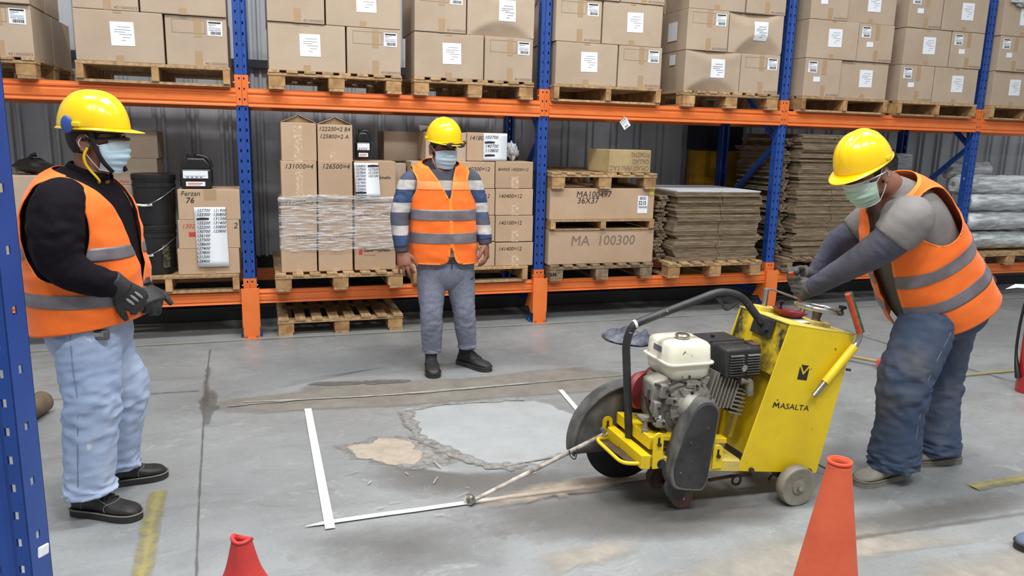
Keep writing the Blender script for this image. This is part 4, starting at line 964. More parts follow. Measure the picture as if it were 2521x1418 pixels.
# ================================================================== floor saw
yel = mat('yellow_machine_paint', rgb(226, 196, 22), 0.42, col2=rgb(214, 182, 20), scale=5, speck=(rgb(90, 66, 20), 26, 0.69), bump=0.03, bscale=18)
yel_dirty = mat('yellow_paint_dusty', rgb(218, 194, 60), 0.6, col2=rgb(190, 172, 110), scale=7, speck=(rgb(80, 64, 34), 22, 0.66), bump=0.05)
yel_soot = mat('yellow_paint_sooted', rgb(212, 182, 22), 0.55, col2=rgb(46, 42, 32), scale=4.2, lo=0.46, hi=0.60, speck=(rgb(50, 42, 20), 26, 0.68))
blk = mat('black_machine_paint', rgb(36, 36, 38), 0.5, col2=rgb(62, 62, 62), scale=6, lo=0.45, hi=0.7, speck=(rgb(150, 148, 144), 40, 0.70))
blk_dusty = mat('black_paint_dusty', rgb(58, 58, 58), 0.7, col2=rgb(112, 110, 106), scale=5, lo=0.42, hi=0.68, bump=0.1)
cast = mat('dusty_cast_alloy', rgb(150, 146, 136), 0.6, 0.2, col2=rgb(104, 100, 92), scale=9, speck=(rgb(52, 50, 46), 25, 0.64), bump=0.2, bscale=30)
fin = mat('cooling_fin_alloy', rgb(140, 136, 126), 0.55, 0.3)
tankm = mat('cream_tank_paint', rgb(226, 224, 206), 0.3, col2=rgb(212, 208, 186), scale=4, speck=(rgb(70, 58, 50), 32, 0.68), coat=0.2)
recoil = mat('dusty_red_cover', rgb(158, 48, 52), 0.5, col2=rgb(120, 44, 46), scale=8)
chrome = mat('scuffed_chrome', rgb(190, 188, 182), 0.25, 0.9, col2=rgb(150, 146, 140), scale=10)
rust = mat('rusty_steel', rgb(96, 74, 56), 0.7, 0.3, col2=rgb(60, 50, 42), scale=12)
wheelm = mat('dusty_wheel', rgb(142, 136, 122), 0.8, col2=rgb(118, 112, 100), scale=8, bump=0.2)
grip_g = mat('green_grip_wrap', rgb(32, 110, 74), 0.5, col2=rgb(22, 76, 52), scale=30)
grip_r = mat('red_grip_wrap', rgb(206, 78, 48), 0.5, col2=rgb(176, 60, 40), scale=30)
YN, YF, YM = -3.50, -3.13, -3.315
def xz(px, py, Y):
    p = at(px, py, Y); return (p[0], p[2])
saw = thing('floor_saw', 'yellow walk-behind concrete floor saw with cream tank and black guards', 'floor saw', (-0.35, YM, 0.0))
TL, TR, BR, BL = (-0.125, 0.829), (0.232, 0.763), (0.103, 0.111), (-0.329, 0.172)
# console
con = MB().prism([(TL[0]+0.004, TL[1]-0.006), (TR[0]-0.003, TR[1]-0.006), (BR[0]-0.003, BR[1]+0.004), (BL[0]+0.13, BL[1]+0.004), (BL[0]+0.185, 0.55), (TL[0]+0.004, 0.60)], YN+0.004, YF-0.004).build('console_body', [yel], saw, bevel=0.004)
sp_ = MB().prism([TL, TR, BR, BL], YN, YN+0.006).build('side_panel', yel, saw, bevel=0.002)
MB().prism([TL, TR, BR, BL], YF-0.006, YF).build('side_panel', yel, saw, bevel=0.002)
# sooted front of the console: slim plate over the upper front between the side panels
d0 = np.array([TL[0]-BL[0], 0, TL[1]-BL[1]])
MB().prism([(TL[0]+0.004, TL[1]-0.004), (TL[0]+0.010, TL[1]-0.004), (-0.175, 0.60), (-0.181, 0.60)], YN+0.006, YF-0.006).build('front_plate', yel_soot, saw)
MB().prism([(TL[0]-0.002, TL[1]), (TR[0], TR[1]), (TR[0], TR[1]+0.004), (TL[0]-0.002, TL[1]+0.005)], YN-0.001, YF+0.001).build('top_plate', yel_dirty, saw)
# inner folded plates behind the engine
for k, (px, w) in enumerate(((1862, 0.05), (1835, 0.05))):
    x0, z0 = xz(px-30, 1075, -3.33); MB().prism([(x0+0.0, 0.24), (x0+0.02, 0.24), (x0+0.13, 0.66), (x0+0.10, 0.66)], -3.40+0.11*k, -3.36+0.11*k).build('inner_fold', yel_dirty, saw)
# lettering and emblem
s_r = np.array([0.357, 0, -0.066]); s_r /= np.linalg.norm(s_r)
s_u = np.array([0.105, 0, 0.66]); s_u /= np.linalg.norm(s_u)
mb = MB(); p = at(1901, 1003, YN); p[1] = YN-0.0015
lr = s_r+np.array([0, 0, 0.010]); hM = 0.0255
mb.add([p+lr*a*0.036+s_u*b_*hM for a, b_ in ((0, 0), (0.17, 0), (0.22, 0.60), (0.5, 0.18), (0.78, 0.60), (0.83, 0), (1.0, 0), (0.90, 1), (0.74, 1), (0.5, 0.60), (0.26, 1), (0.10, 1))], [(0, 1, 2, 11), (11, 2, 10), (10, 2, 3, 9), (9, 3, 4, 8), (8, 4, 7), (7, 4, 5, 6)])
put_text(mb, 'ASALTA', p+lr*0.040, right=lr, up=s_u, size=0.036, bold=0.004, sx=1.25)
q = p+s_r*0.019+s_u*0.033; mb.add([q-s_r*0.006+s_u*0.006, q+s_r*0.006+s_u*0.006, q], [(0, 1, 2)])
mb.build('lettering', ink, sp_, fix=False)
mb = MB(); c_ = at(1978, 917, YN); c_[1] = YN-0.0015; w_, h_ = 0.026, 0.034
def E_(a, b): return c_+s_r*a*w_+s_u*b*h_
mb.add([E_(-1, -1), E_(1, -1), E_(1, 0.75), E_(0, -0.35), E_(-1, 0.75)], [(0, 1, 2, 3, 4)]); mb.add([E_(-0.78, 1), E_(0.78, 1), E_(0, 0.1)], [(0, 1, 2)])
mb.build('emblem', ink, sp_, fix=False)
for px, py in ((1848, 1156), (1990, 1158)):
    p = at(px, py, YN); MB().disc((p[0], YN-0.006, p[2]), (0, 1, 0), 0.012, 0.014, 6).build('bolt', rust, saw)
p = at(2093, 910, YN-0.02); MB().disc((p[0]-0.01, YN-0.02, p[2]), (1, -1, 0), 0.006, 0.022, 8).build('clamp_screw', steel_dark, saw)
# deck and frame
MB().prism([(-0.80, 0.285), (-0.30, 0.215), (-0.30, 0.172), (-0.80, 0.240)], -3.475, YF-0.01).build('deck', yel_dirty, saw, bevel=0.003)
MB().prism([(-0.50, 0.245), (-0.315, 0.219), (-0.325, 0.170), (-0.49, 0.192)], YN, -3.47).build('deck_skirt', yel_dirty, saw, bevel=0.002)
MB().prism([(-0.81, 0.300), (-0.765, 0.296), (-0.765, 0.232), (-0.81, 0.238)], YN, YF).build('front_crossbeam', yel, saw, bevel=0.003)
MB().prism([(-0.76, 0.365), (-0.70, 0.358), (-0.70, 0.30), (-0.76, 0.308)], -3.47, YF-0.02).build('engine_rail', yel, saw, bevel=0.003)
MB().prism([(-0.70, 0.36), (-0.36, 0.31), (-0.36, 0.285), (-0.70, 0.335)], -3.45, -3.40).build('engine_rail', yel, saw, bevel=0.003)
MB().prism([(-0.70, 0.362), (-0.36, 0.312), (-0.36, 0.285), (-0.70, 0.335)], -3.22, -3.17).build('engine_rail', yel_dirty, saw, bevel=0.003)
# slotted uprights
def lug(x, z0, z1, w, Y, name='slotted_lug'):
    n = 8; pl = [(x-w/2, z0), (x+w/2, z0)]+[(x+w/2*math.cos(t), z1-w/2+w/2*math.sin(t)) for t in np.linspace(0, PI, n)]
    o = MB().prism(pl, Y-0.005, Y+0.005).build(name, yel, saw, bevel=0.0015)
    MB().prism([(x-0.005, z1-0.055), (x+0.005, z1-0.055), (x+0.005, z1-0.02), (x-0.005, z1-0.02)], Y-0.0062, Y-0.0050).build('slot', dark, o)
    MB().disc((x, Y-0.010, z1-0.05), (0, 1, 0), 0.009, 0.012, 6).build('bolt', steel_dark, o)
lug(-0.735, 0.235, 0.395, 0.046, YN-0.002); lug(-0.44, 0.20, 0.31, 0.05, YN-0.002)
x_, z_ = xz(1493, 1040, -3.14); lug(x_, z_-0.06, z_+0.035, 0.05, -3.15); x_, z_ = xz(1558, 1035, -3.15); lug(x_, z_-0.04, z_+0.015, 0.04, -3.12)
# front rod guard
A, B, C_ = at(1466, 1080, -3.22), at(1532, 1141, -3.44), at(1590, 1141, -3.495)
MB().tube(bend([at(1500, 1078, -3.16), A, B, C_], 0.04), 0.0085, 10).build('front_rail', yel, saw, smooth=True)
MB().add([at(1475, 1085, -3.22), at(1500, 1082, -3.18), at(1602, 1138, -3.47), at(1545, 1138, -3.45)], [(0, 1, 2, 3)]).build('splash_flap', rust, saw)
# lifting bar
LB = [at(1549, 1100, -3.30), at(1541, 845, -3.30), at(1556, 800, -3.31), at(1775, 716, -3.32), at(1826, 728, -3.33), at(1884, 806, -3.335)]
bar_ = MB().tube(bend(LB, 0.10, 6), 0.018, 14).build('lifting_bar', blk, saw, smooth=True)
MB().tube(bend([at(1768, 734, -3.33), at(1788, 765, -3.34), at(1815, 744, -3.34)], 0.02), 0.0075, 8).build('hook_loop', blk, bar_, smooth=True)
MB().disc(at(1563, 798, -3.311), at(1700, 745, -3.31)-at(1563, 798, -3.311), 0.0195, 0.012, 14).build('cable_tie', white_plastic, bar_, smooth=True)
p = at(1880, 806, -3.36); n_ = np.array([-0.96, 0, 0.27]); u_ = np.array([0.27, 0, 0.96])
MB().obox(p+np.array([0.010, 0.02, 0]), n_*0.006, np.array([0, 0.072, 0]), u_*0.042).build('bar_mount', blk, saw, bevel=0.002)
MB().disc(p+np.array([-0.004, -0.02, -0.004]), n_, 0.014, 0.02, 6).build('bolt', steel_dark, saw)
# blade and guard
BC = np.array([-0.685, -3.10, 0.205])
def arc(r, a0, a1, n): return [(BC[0]+r*math.cos(t), BC[2]+r*math.sin(t)) for t in np.linspace(math.radians(a0), math.radians(a1), n)]
R_ = 0.285
MB().prism(arc(R_-0.004, -8, 188, 40), -3.132, -3.126).build('guard_face', blk_dusty, saw)
o_ = arc(R_, -8, 188, 40); i_ = arc(R_-0.006, -8, 188, 40)
MB().prism(o_+i_[::-1], -3.155, -3.06).build('guard_rim', blk_dusty, saw, smooth=40)
MB().prism(arc(R_-0.004, -8, 188, 40), -3.066, -3.06).build('guard_face', blk_dusty, saw)
bladem = mat('worn_saw_blade', rgb(46, 47, 50), 0.38, 0.6, col2=rgb(64, 64, 66), scale=5, stretch=(1, 1, 1))
MB().lathe([(0.0, -0.002), (0.195, -0.002), (0.203, -0.0015), (0.203, 0.0015), (0.195, 0.002), (0, 0.002)], BC+np.array([0, -0.0, 0.0]), axis=(0, 1, 0), seg=72).build('saw_blade', bladem, saw, smooth=30)
MB().lathe([(0.055, -0.02), (0.055, 0.012), (0.02, 0.02), (0.0, 0.02)], BC, axis=(0, -1, 0), seg=24).build('blade_flange', steel_dark, saw, smooth=30)
MB().disc(BC+np.array([0, -0.14, 0.02]), (0, 1, 0), 0.022, 0.36, 14).build('blade_shaft', steel_dark, saw, smooth=True)
# pointer arm
PA, PE = at(1494, 1066, -3.18), at(1158, 1236, -3.17)
arm = MB().tube([PA, PA+(PE-PA)*0.5, PE], [0.011, 0.0105, 0.009], 10).build('pointer_arm', mat('whitewashed_bar', rgb(196, 188, 178), 0.7, col2=rgb(112, 104, 96), scale=11, lo=0.4, hi=0.62), saw, smooth=True)
c_ = np.array([PE[0]-0.004, PE[1], 0.026])
MB().lathe([(0.012, -0.012), (0.024, -0.012), (0.026, 0.0), (0.024, 0.012), (0.012, 0.012), (0.012, -0.012)], c_, axis=(0.75, 0.6, 0), seg=20).build('pointer_wheel', chrome, arm, smooth=40)
MB().disc(at(1485, 1060, -3.20), (0, 1, 0), 0.012, 0.03, 8).build('bolt', steel, saw)
MB().tube(spline([at(1402, 1108, -3.19), at(1404, 1122, -3.19), at(1416, 1130, -3.19), at(1421, 1105, -3.19)], 6), 0.003, 6).build('wire_clip', rust, arm, smooth=True)
# wheels
def wheel(c, r, w, name, m, spokes=True):
    c = np.array(c, float)
    o = MB().lathe([(r*0.72, -w*0.42), (r*0.80, -w*0.5), (r*0.95, -w*0.5), (r, -w*0.35), (r, w*0.35), (r*0.95, w*0.5), (r*0.8, w*0.5), (r*0.72, w*0.42)], c, axis=(0, -1, 0), seg=40).build(name, m, saw, smooth=35)
    MB().lathe([(r*0.78, -w*0.1), (r*0.78, w*0.12), (r*0.40, w*0.16), (r*0.36, w*0.52), (r*0.18, w*0.56), (0, w*0.56)], c, axis=(0, -1, 0), seg=32).build('wheel_hub', m, o, smooth=35)
    MB().disc(c+np.array([0, -w*0.62, 0]), (0, 1, 0), r*0.14, w*0.3, 8).build('axle_end', chrome, o)
    if spokes:
        for k in range(4):
            t = PI/2*k+0.6; MB().obox(c+np.array([math.cos(t)*r*0.57, -w*0.2, math.sin(t)*r*0.57]), (math.cos(t)*r*0.2, 0, math.sin(t)*r*0.2), (0, w*0.12, 0), (-math.sin(t)*0.006, 0, math.cos(t)*0.006)).build('hub_rib', m, o)
    return o
wheel((-0.045, -3.545, 0.092), 0.092, 0.05, 'rear_wheel', wheelm); wheel((-0.045, -3.085, 0.092), 0.092, 0.05, 'rear_wheel', wheelm)
MB().disc((-0.045, -3.315, 0.092), (0, 1, 0), 0.014, 0.44, 10).build('rear_axle', rust, saw, smooth=True)
MB().box(-0.075, -0.015, -3.45, -3.42, 0.09, 0.17).build('axle_bracket', rust, saw); MB().box(-0.075, -0.015, -3.21, -3.18, 0.09, 0.17).build('axle_bracket', rust, saw)
redw = mat('brown_rubber_wheel', rgb(112, 74, 66), 0.7, col2=rgb(92, 82, 76), scale=9)
wheel((-0.565, -3.43, 0.052), 0.052, 0.04, 'front_wheel', redw, False); wheel((-0.565, -3.22, 0.052), 0.052, 0.04, 'front_wheel', redw, False)
MB().disc((-0.565, -3.32, 0.052), (0, 1, 0), 0.01, 0.2, 8).build('front_axle', rust, saw)
MB().prism([(-0.60, 0.06), (-0.54, 0.045), (-0.42, 0.19), (-0.50, 0.21)], -3.36, -3.345).build('lift_arm', rust, saw); MB().prism([(-0.60, 0.06), (-0.54, 0.045), (-0.42, 0.19), (-0.50, 0.21)], -3.30, -3.285).build('lift_arm', rust, saw)
MB().tube([at(1745, 1182, -3.40), at(1800, 1172, -3.40), at(1850, 1168, -3.40)], 0.008, 8).build('lift_link', rust, saw, smooth=True)
p = at(1813, 1182, -3.42); MB().tube([p+np.array([math.cos(t)*0.022, 0, math.sin(t)*0.022]) for t in np.linspace(0, 2*PI, 20)[:-1]], 0.006, 6, closed=True).build('ring_bolt', rust, saw, smooth=True)
p = at(1905, 1182, -3.3); MB().tube([p+np.array([math.cos(t)*0.03, 0, math.sin(t)*0.03]) for t in np.linspace(0, 2*PI, 20)[:-1]], 0.005, 6, closed=True).build('ring_bolt', rust, saw, smooth=True)
# belt cover
YB = -3.53
fpx = [(1752, 988), (1766, 996), (1773, 1013), (1768, 1050), (1752, 1130), (1742, 1185), (1733, 1203), (1722, 1210), (1668, 1206), (1655, 1190), (1653, 1158), (1672, 1100), (1698, 1035), (1712, 1008), (1730, 991)]
fp = [tuple(q) for q in spline([xz(a, b, YB) for a, b in fpx], 3, closed=True)]
MB().prism(fp, YB, YB+0.085).build('belt_cover', blk_dusty, saw, bevel=0.008, seg=2, smooth=50)
c_ = np.mean(np.array(fp), axis=0); fin_ = [(c_[0]+(a-c_[0])*0.90, c_[1]+(b-c_[1])*0.93) for a, b in fp]
MB().prism(fin_, YB-0.003, YB+0.002).build('belt_cover_face', blk, saw, bevel=0.002)
p = at(1672, 1203, -3.47); MB().disc((p[0]-0.01, -3.465, p[2]+0.012), (0, 1, 0), 0.062, 0.012, 32).build('pulley_shroud', blk_dusty, saw, smooth=40)
p = at(1629, 1143, -3.51); MB().lathe([(0.021, 0), (0.021, 0.012), (0.011, 0.013), (0.011, 0.024), (0, 0.024)], (p[0], -3.495, p[2]), axis=(0, -1, 0), seg=16).build('pivot_bolt', steel_dark, saw, smooth=35)
# engine
eng = MB()
ex0, ez0 = xz(1612, 1075, -3.36); ex1, ez1 = xz(1705, 940, -3.36)
cr = MB().prism([(ex0+0.03, 0.335), (ex1+0.02, 0.32), (ex1+0.06, 0.42), (ex1+0.03, 0.56), (ex0+0.05, 0.60), (ex0-0.01, 0.54), (ex0-0.015, 0.42)], -3.41, -3.21).build('crankcase', cast, saw, bevel=0.02, seg=3, smooth=40)
ec = np.array([(ex0+ex1)/2+0.035, -3.41, 0.47])
MB().lathe([(0.0, -0.02), (0.118, -0.02), (0.118, 0.004), (0.100, 0.010), (0.098, 0.026), (0.070, 0.030), (0.060, 0.050), (0.03, 0.085), (0.0, 0.085)], ec, axis=(0, -1, 0), seg=36).build('crankcase_cover', cast, saw, smooth=35)
for k in range(8):
    t = 2*PI*k/8+0.2; MB().disc(ec+np.array([math.cos(t)*0.112, -0.018, math.sin(t)*0.112]), (0, 1, 0), 0.008, 0.02, 6).build('cover_bolt', chrome, saw)
MB().lathe([(0.0, 0), (0.105, 0.0), (0.11, 0.03), (0.09, 0.06), (0.05, 0.075), (0, 0.075)], (ec[0]-0.02, -3.225, 0.49), axis=(0, 1, 0), seg=40).build('recoil_cover', recoil, saw, smooth=35)
rc = at(1580, 985, -3.36); MB().lathe([(0.0, 0), (0.085, 0.0), (0.09, 0.02), (0.075, 0.05), (0.04, 0.06), (0, 0.06)], (rc[0]+0.085, -3.225, rc[2]-0.01), axis=(-0.35, 0.9, 0), seg=28).build('fan_housing', recoil, saw, smooth=35)
p = at(1600, 925, -3.3); MB().tube(spline([p, p+np.array([-0.02, 0, -0.05]), p+np.array([-0.015, -0.02, -0.11]), p+np.array([0.02, -0.03, -0.16])], 6), 0.011, 8).build('starter_bracket', recoil, saw, smooth=True)
g0 = at(1606, 960, -3.40)
mb = MB()
for k in range(7): mb.tube(spline([g0+np.array([-0.012+0.004*k, -0.004*k, 0.03-0.002*k]), g0+np.array([0.004*k, -0.01, 0.01]), g0+np.array([0.003*k-0.01, -0.015, -0.055])], 5), 0.0035, 5)
mb.build('governor_linkage', cast, saw, smooth=True)
MB().obox(g0+np.array([0.035, 0.03, 0.0]), (0.04, 0, 0.01), (0, 0.05, 0), (-0.008, 0, 0.05)).build('carburettor_shroud', cast, saw, bevel=0.012, seg=2, smooth=40)
for px, py, yy in ((1640, 945, -3.40), (1735, 940, -3.41)):
    p = at(px, py, yy); MB().prism([(p[0]-0.025, p[2]-0.09), (p[0]+0.03, p[2]-0.09), (p[0]+0.015, p[2]-0.02), (p[0]+0.03, p[2]+0.02), (p[0]-0.03, p[2]+0.02), (p[0]-0.008, p[2]-0.02)], yy, yy+0.02).build('tank_bracket', cast, saw, bevel=0.004)
for k in range(9):
    t = 2*PI*k/9+0.1; cs, sn = math.cos(t), math.sin(t)
    MB().obox(ec+np.array([cs*0.082, -0.030, sn*0.082]), (cs*0.022, 0, sn*0.022), (0, 0.012, 0), (-sn*0.003, 0, cs*0.003)).build('casting_rib', cast, saw)
for k, (px, py, rx, rz) in enumerate(((1632, 962, 0.020, 0.030), (1648, 985, 0.028, 0.016), (1612, 1005, 0.016, 0.034), (1690, 965, 0.030, 0.020), (1622, 1040, 0.022, 0.018), (1702, 948, 0.034, 0.012))):
    p = at(px, py, -3.425); MB().obox(p, (rx, 0, -rx*0.15), (0, 0.022, 0), (rz*0.15, 0, rz)).build('casting_boss', cast, saw, bevel=0.006, seg=2, smooth=40)
    MB().disc(p+np.array([rx*0.4, -0.026, rz*0.2]), (0, 1, 0), 0.006, 0.012, 6).build('bolt', steel_dark, saw)
MB().tube(spline([at(1612, 945, -3.42), at(1640, 952, -3.44), at(1672, 940, -3.44), at(1712, 952, -3.43)], 6), 0.005, 6).build('wire', black_plastic, saw, smooth=True)
MB().tube(spline([at(1598, 960, -3.42), at(1594, 1000, -3.44), at(1610, 1035, -3.43), at(1640, 1062, -3.42)], 6), 0.006, 6).build('wire', black_plastic, saw, smooth=True)
# oil drain / mount bolts on rails
p = at(1594, 1050, -3.42); o = MB().lathe([(0.016, 0), (0.016, 0.02), (0.010, 0.022), (0.010, 0.06), (0.018, 0.062), (0.018, 0.075), (0, 0.075)], (p[0], -3.40, 0.355), seg=10).build('mount_stud', cast, saw, smooth=35)
MB().obox((p[0]+0.02, -3.38, 0.415), (0.04, 0, -0.004), (0, 0.03, 0), (0, 0, 0.008)).build('engine_foot', cast, saw, bevel=0.003)
p = at(1619, 1033, -3.43); lb = MB().obox(p, (0.014, 0, -0.002), (0, 0.001, 0), (0.003, 0, 0.019)).build('oil_sticker', paper, saw); MB().obox(p+np.array([0, -0.0015, 0]), (0.006, 0, -0.001), (0, 0.0006, 0), (0.001, 0, 0.008)).build('sticker_print', ink, lb)
# cylinder fins (inclined towards the console)
fc = at(1775, 965, -3.40)
fa = np.array([0.80, 0, -0.22]); fa /= np.linalg.norm(fa); fu = np.array([0.22, 0, 0.80]); fu /= np.linalg.norm(fu)
for k in range(8):
    c_ = fc+fa*(-0.055+0.019*k)+np.array([0, 0.085, 0.0]); MB().obox(c_, fa*0.0035, (0, 0.085, 0), fu*(0.085-0.003*k)).build('cooling_fin', fin, saw)
for k in range(7):
    c_ = fc+fa*(0.10)+fu*(-0.075+0.019*k)+np.array([0.01, 0.08, -0.01]); MB().obox(c_, fa*0.035, (0, 0.078, 0), fu*0.0035).build('cooling_fin', fin, saw)
MB().obox(fc+np.array([0.02, 0.09, 0.0]), fa*0.12, (0, 0.06, 0), fu*0.055).build('cylinder_core', cast, saw)
MB().tube(spline([fc+np.array([0.085, -0.01, 0.05]), fc+np.array([0.13, -0.015, 0.045]), fc+np.array([0.145, -0.01, -0.02])], 5), 0.018, 10).build('spark_cap', cast, saw, smooth=True)
# fuel tank
def rbox(pts_bottom, pts_top): pass
x0, zB = xz(1652, 934, -3.43); x1, zT = xz(1757, 850, -3.43); zf = xz(1700, 897, -3.43)[1]
x1 = xz(1759, 880, -3.43)[0]; x0 = xz(1650, 880, -3.43)[0]
tk = MB()
def rr(xa, xb, ya, yb, z, r=0.035, n=5):
    out = []
    for cx_, cy_, a0 in ((xb-r, yb-r, 0), (xa+r, yb-r, 90), (xa+r, ya+r, 180), (xb-r, ya+r, 270)):
        for t in np.linspace(math.radians(a0), math.radians(a0+90), n): out.append((cx_+r*math.cos(t), cy_+r*math.sin(t), z))
    return out
ya, yb_ = -3.435, -3.19
zB -= 0.02; rings = [rr(x0+0.035, x1-0.03, ya+0.03, yb_-0.03, zB, 0.03), rr(x0+0.01, x1-0.008, ya+0.01, yb_-0.01, zB+0.022), rr(x0+0.004, x1-0.002, ya+0.004, yb_-0.004, zf-0.004), rr(x0-0.008, x1+0.008, ya-0.008, yb_+0.008, zf-0.003), rr(x0-0.008, x1+0.008, ya-0.008, yb_+0.008, zf+0.003), rr(x0+0.004, x1-0.002, ya+0.004, yb_-0.004, zf+0.005),
         rr(x0+0.008, x1-0.005, ya+0.010, yb_-0.010, zT-0.006), rr(x0+0.018, x1-0.014, ya+0.022, yb_-0.02, zT+0.006), rr(x0+0.04, x1-0.035, ya+0.045, yb_-0.04, zT+0.013, 0.03)]
n = len(rings[0]); vs = [p for r in rings for p in r]
fs = [(i*n+k, i*n+(k+1) % n, (i+1)*n+(k+1) % n, (i+1)*n+k) for i in range(len(rings)-1) for k in range(n)]+[tuple(range(n-1, -1, -1)), tuple((len(rings)-1)*n+k for k in range(n))]
tank = MB().add(vs, fs).build('fuel_tank', tankm, saw, smooth=50)
p = on_floor(1680, 826, zT+0.025)
MB().lathe([(0.026, -0.03), (0.026, -0.010), (0.033, -0.008), (0.033, 0.004), (0.028, 0.010), (0.0, 0.012)], (p[0], p[1], zT+0.024), seg=18).build('fuel_cap', chrome, tank, smooth=35)
p = at(1608, 842, -3.33); MB().obox((x0+0.006, -3.31, zT-0.03), (0.002, 0, 0.0), (0, 0.035, 0), (0.001, 0, 0.012)).build('warning_sticker', ink_soft, tank)
# silencer / air box with louvres
bx0, bz0 = xz(1786, 935, -3.435); bx1, bz1 = xz(1879, 858, -3.435)
mf = MB().box(bx0, bx1, -3.43, -3.13, bz0, bz1+0.004).build('muffler_box', blk, saw, bevel=0.014, seg=3, smooth=40)
mb = MB(); nl = 8
for k in range(nl):
    z = bz0+0.018+(bz1-bz0-0.045)*k/(nl-1)
    for a, b_ in ((0.10, 0.47), (0.58, 0.94)):
        mb.obox(((bx0+(bx1-bx0)*(a+b_)/2), -3.436, z), ((bx1-bx0)*(b_-a)/2, 0, 0), (0, 0.006, 0.002), (0, -0.001, 0.0016))
mb.build('louvre', blk_dusty, mf)
mb = MB()
for k in range(nl):
    z = bz0+0.018+(bz1-bz0-0.045)*k/(nl-1)-0.007
    for a, b_ in ((0.10, 0.47), (0.58, 0.94)): mb.box(bx0+(bx1-bx0)*a, bx0+(bx1-bx0)*b_, -3.4312, -3.4290, z-0.003, z+0.0035)
mb.build('louvre_slot', dark, mf)
p = at(1834, 907, -3.44); MB().lathe([(0.016, 0), (0.016, 0.006), (0.008, 0.010), (0, 0.010)], (p[0], -3.434, p[2]), axis=(0, -1, 0), seg=16).build('wing_nut', chrome, mf, smooth=35)
MB().box(bx0+0.004, bx1-0.004, -3.30, -3.285, bz1+0.002, bz1+0.007).build('top_seam', dark, mf)
MB().disc((bx0+0.06, -3.22, bz1+0.008), (0, 0, 1), 0.010, 0.014, 8).build('top_nut', steel_dark, mf)
MB().box(bx1-0.03, bx1+0.012, -3.40, -3.33, bz1-0.005, bz1+0.012).build('exhaust_grille', rust, mf, bevel=0.003)
# handlebars
for Y in (YN-0.03, YF+0.03):
    k = 0 if Y < -3.3 else 1
    S0, S1 = np.array([0.014, Y, 0.503]), np.array([0.205, Y, 0.715]); G0, G1 = np.array([0.232, Y, 0.785]), np.array([0.142, Y, 0.966])
    if k: sh = np.array([0.035, 0, 0.02]); S0, S1, G0, G1 = S0+sh, S1+sh, G0+sh, G1+sh
    hb = MB().tube(bend([S0, S1+np.array([0.022, 0, 0.025]), G0, G1], 0.04), 0.0125, 12).build('handlebar', chrome, saw, smooth=True)
    MB().tube([S0+(S1-S0)*0.28, S1+np.array([0.004, 0, 0.004])], 0.019, 14).build('handle_socket', yel, hb, smooth=True)
    MB().tube([G0, G1], 0.0175, 14).build('green_grip', grip_g, hb, smooth=True)
    v, f = tube_geo([G0+np.array([-0.0075, -0.006, -0.002]), G1+np.array([-0.0075, -0.006, -0.002])], 0.0125, 14); MB().add(v, f).build('red_wrap', grip_r, hb, smooth=True)
    MB().disc(G1+(G1-G0)/np.linalg.norm(G1-G0)*0.0008, G1-G0, 0.012, 0.001, 14).build('grip_hollow', dark, hb)
# controls on top of the console
topz = lambda x: TL[1]+(TR[1]-TL[1])*(x-TL[0])/(TR[0]-TL[0])
hc = np.array([0.115, -3.385, 0.868]); hn = np.array([0.18, 0.02, 1.0]); hn /= np.linalg.norm(hn)
hx = np.cross((0, 1, 0), hn); hx /= np.linalg.norm(hx); hy = np.cross(hn, hx)
hw = MB().tube([hc+(hx*math.cos(t)+hy*math.sin(t))*0.105 for t in np.linspace(0, 2*PI, 41)[:-1]], [(0.006, 0.011)]*40, 8, closed=True).build('depth_handwheel', chrome, saw, smooth=True)
mb = MB()
for k in range(3):
    t = 2*PI*k/3+0.4; mb.bar(hc, hc+(hx*math.cos(t)+hy*math.sin(t))*0.102, 0.022, 0.005, up=hn)
mb.build('wheel_spoke', chrome, hw)
MB().lathe([(0.024, -0.09), (0.024, -0.06), (0.018, -0.05), (0.022, -0.02), (0.022, 0.01), (0, 0.01)], hc, axis=hn, seg=18).build('spindle', rust, hw, smooth=35)
kp = hc+hx*0.05-hy*0.09; MB().lathe([(0.006, 0), (0.006, 0.018), (0.016, 0.022), (0.018, 0.034), (0.010, 0.036), (0, 0.036)], kp, axis=hn, seg=10).build('wheel_knob', black_plastic, hw, smooth=35)
MB().obox((hc[0], hc[1], topz(hc[0])+0.012), (0.05, 0, -0.009), (0, 0.035, 0), (0.002, 0, 0.012)).build('spindle_block', yel_dirty, saw, bevel=0.003)
rb = np.array([0.04, -3.28, topz(0.04)+0.012])
redb = mat('maroon_plastic', rgb(136, 34, 46), 0.45, col2=rgb(104, 30, 38), scale=8)
o = MB().lathe([(0.05, 0.0), (0.075, 0.022), (0.08, 0.024), (0.08, 0.028), (0.068, 0.024), (0.045, 0.006), (0.02, 0.004), (0.018, 0.016), (0, 0.018)], rb, axis=(0.18, 0, 1), seg=30).build('fuse_dish', redb, saw, smooth=40)
MB().box(-0.03, 0.09, -3.40, -3.22, topz(0.03)+0.0055, topz(0.03)+0.0065).build('instruction_plate', paper, saw)
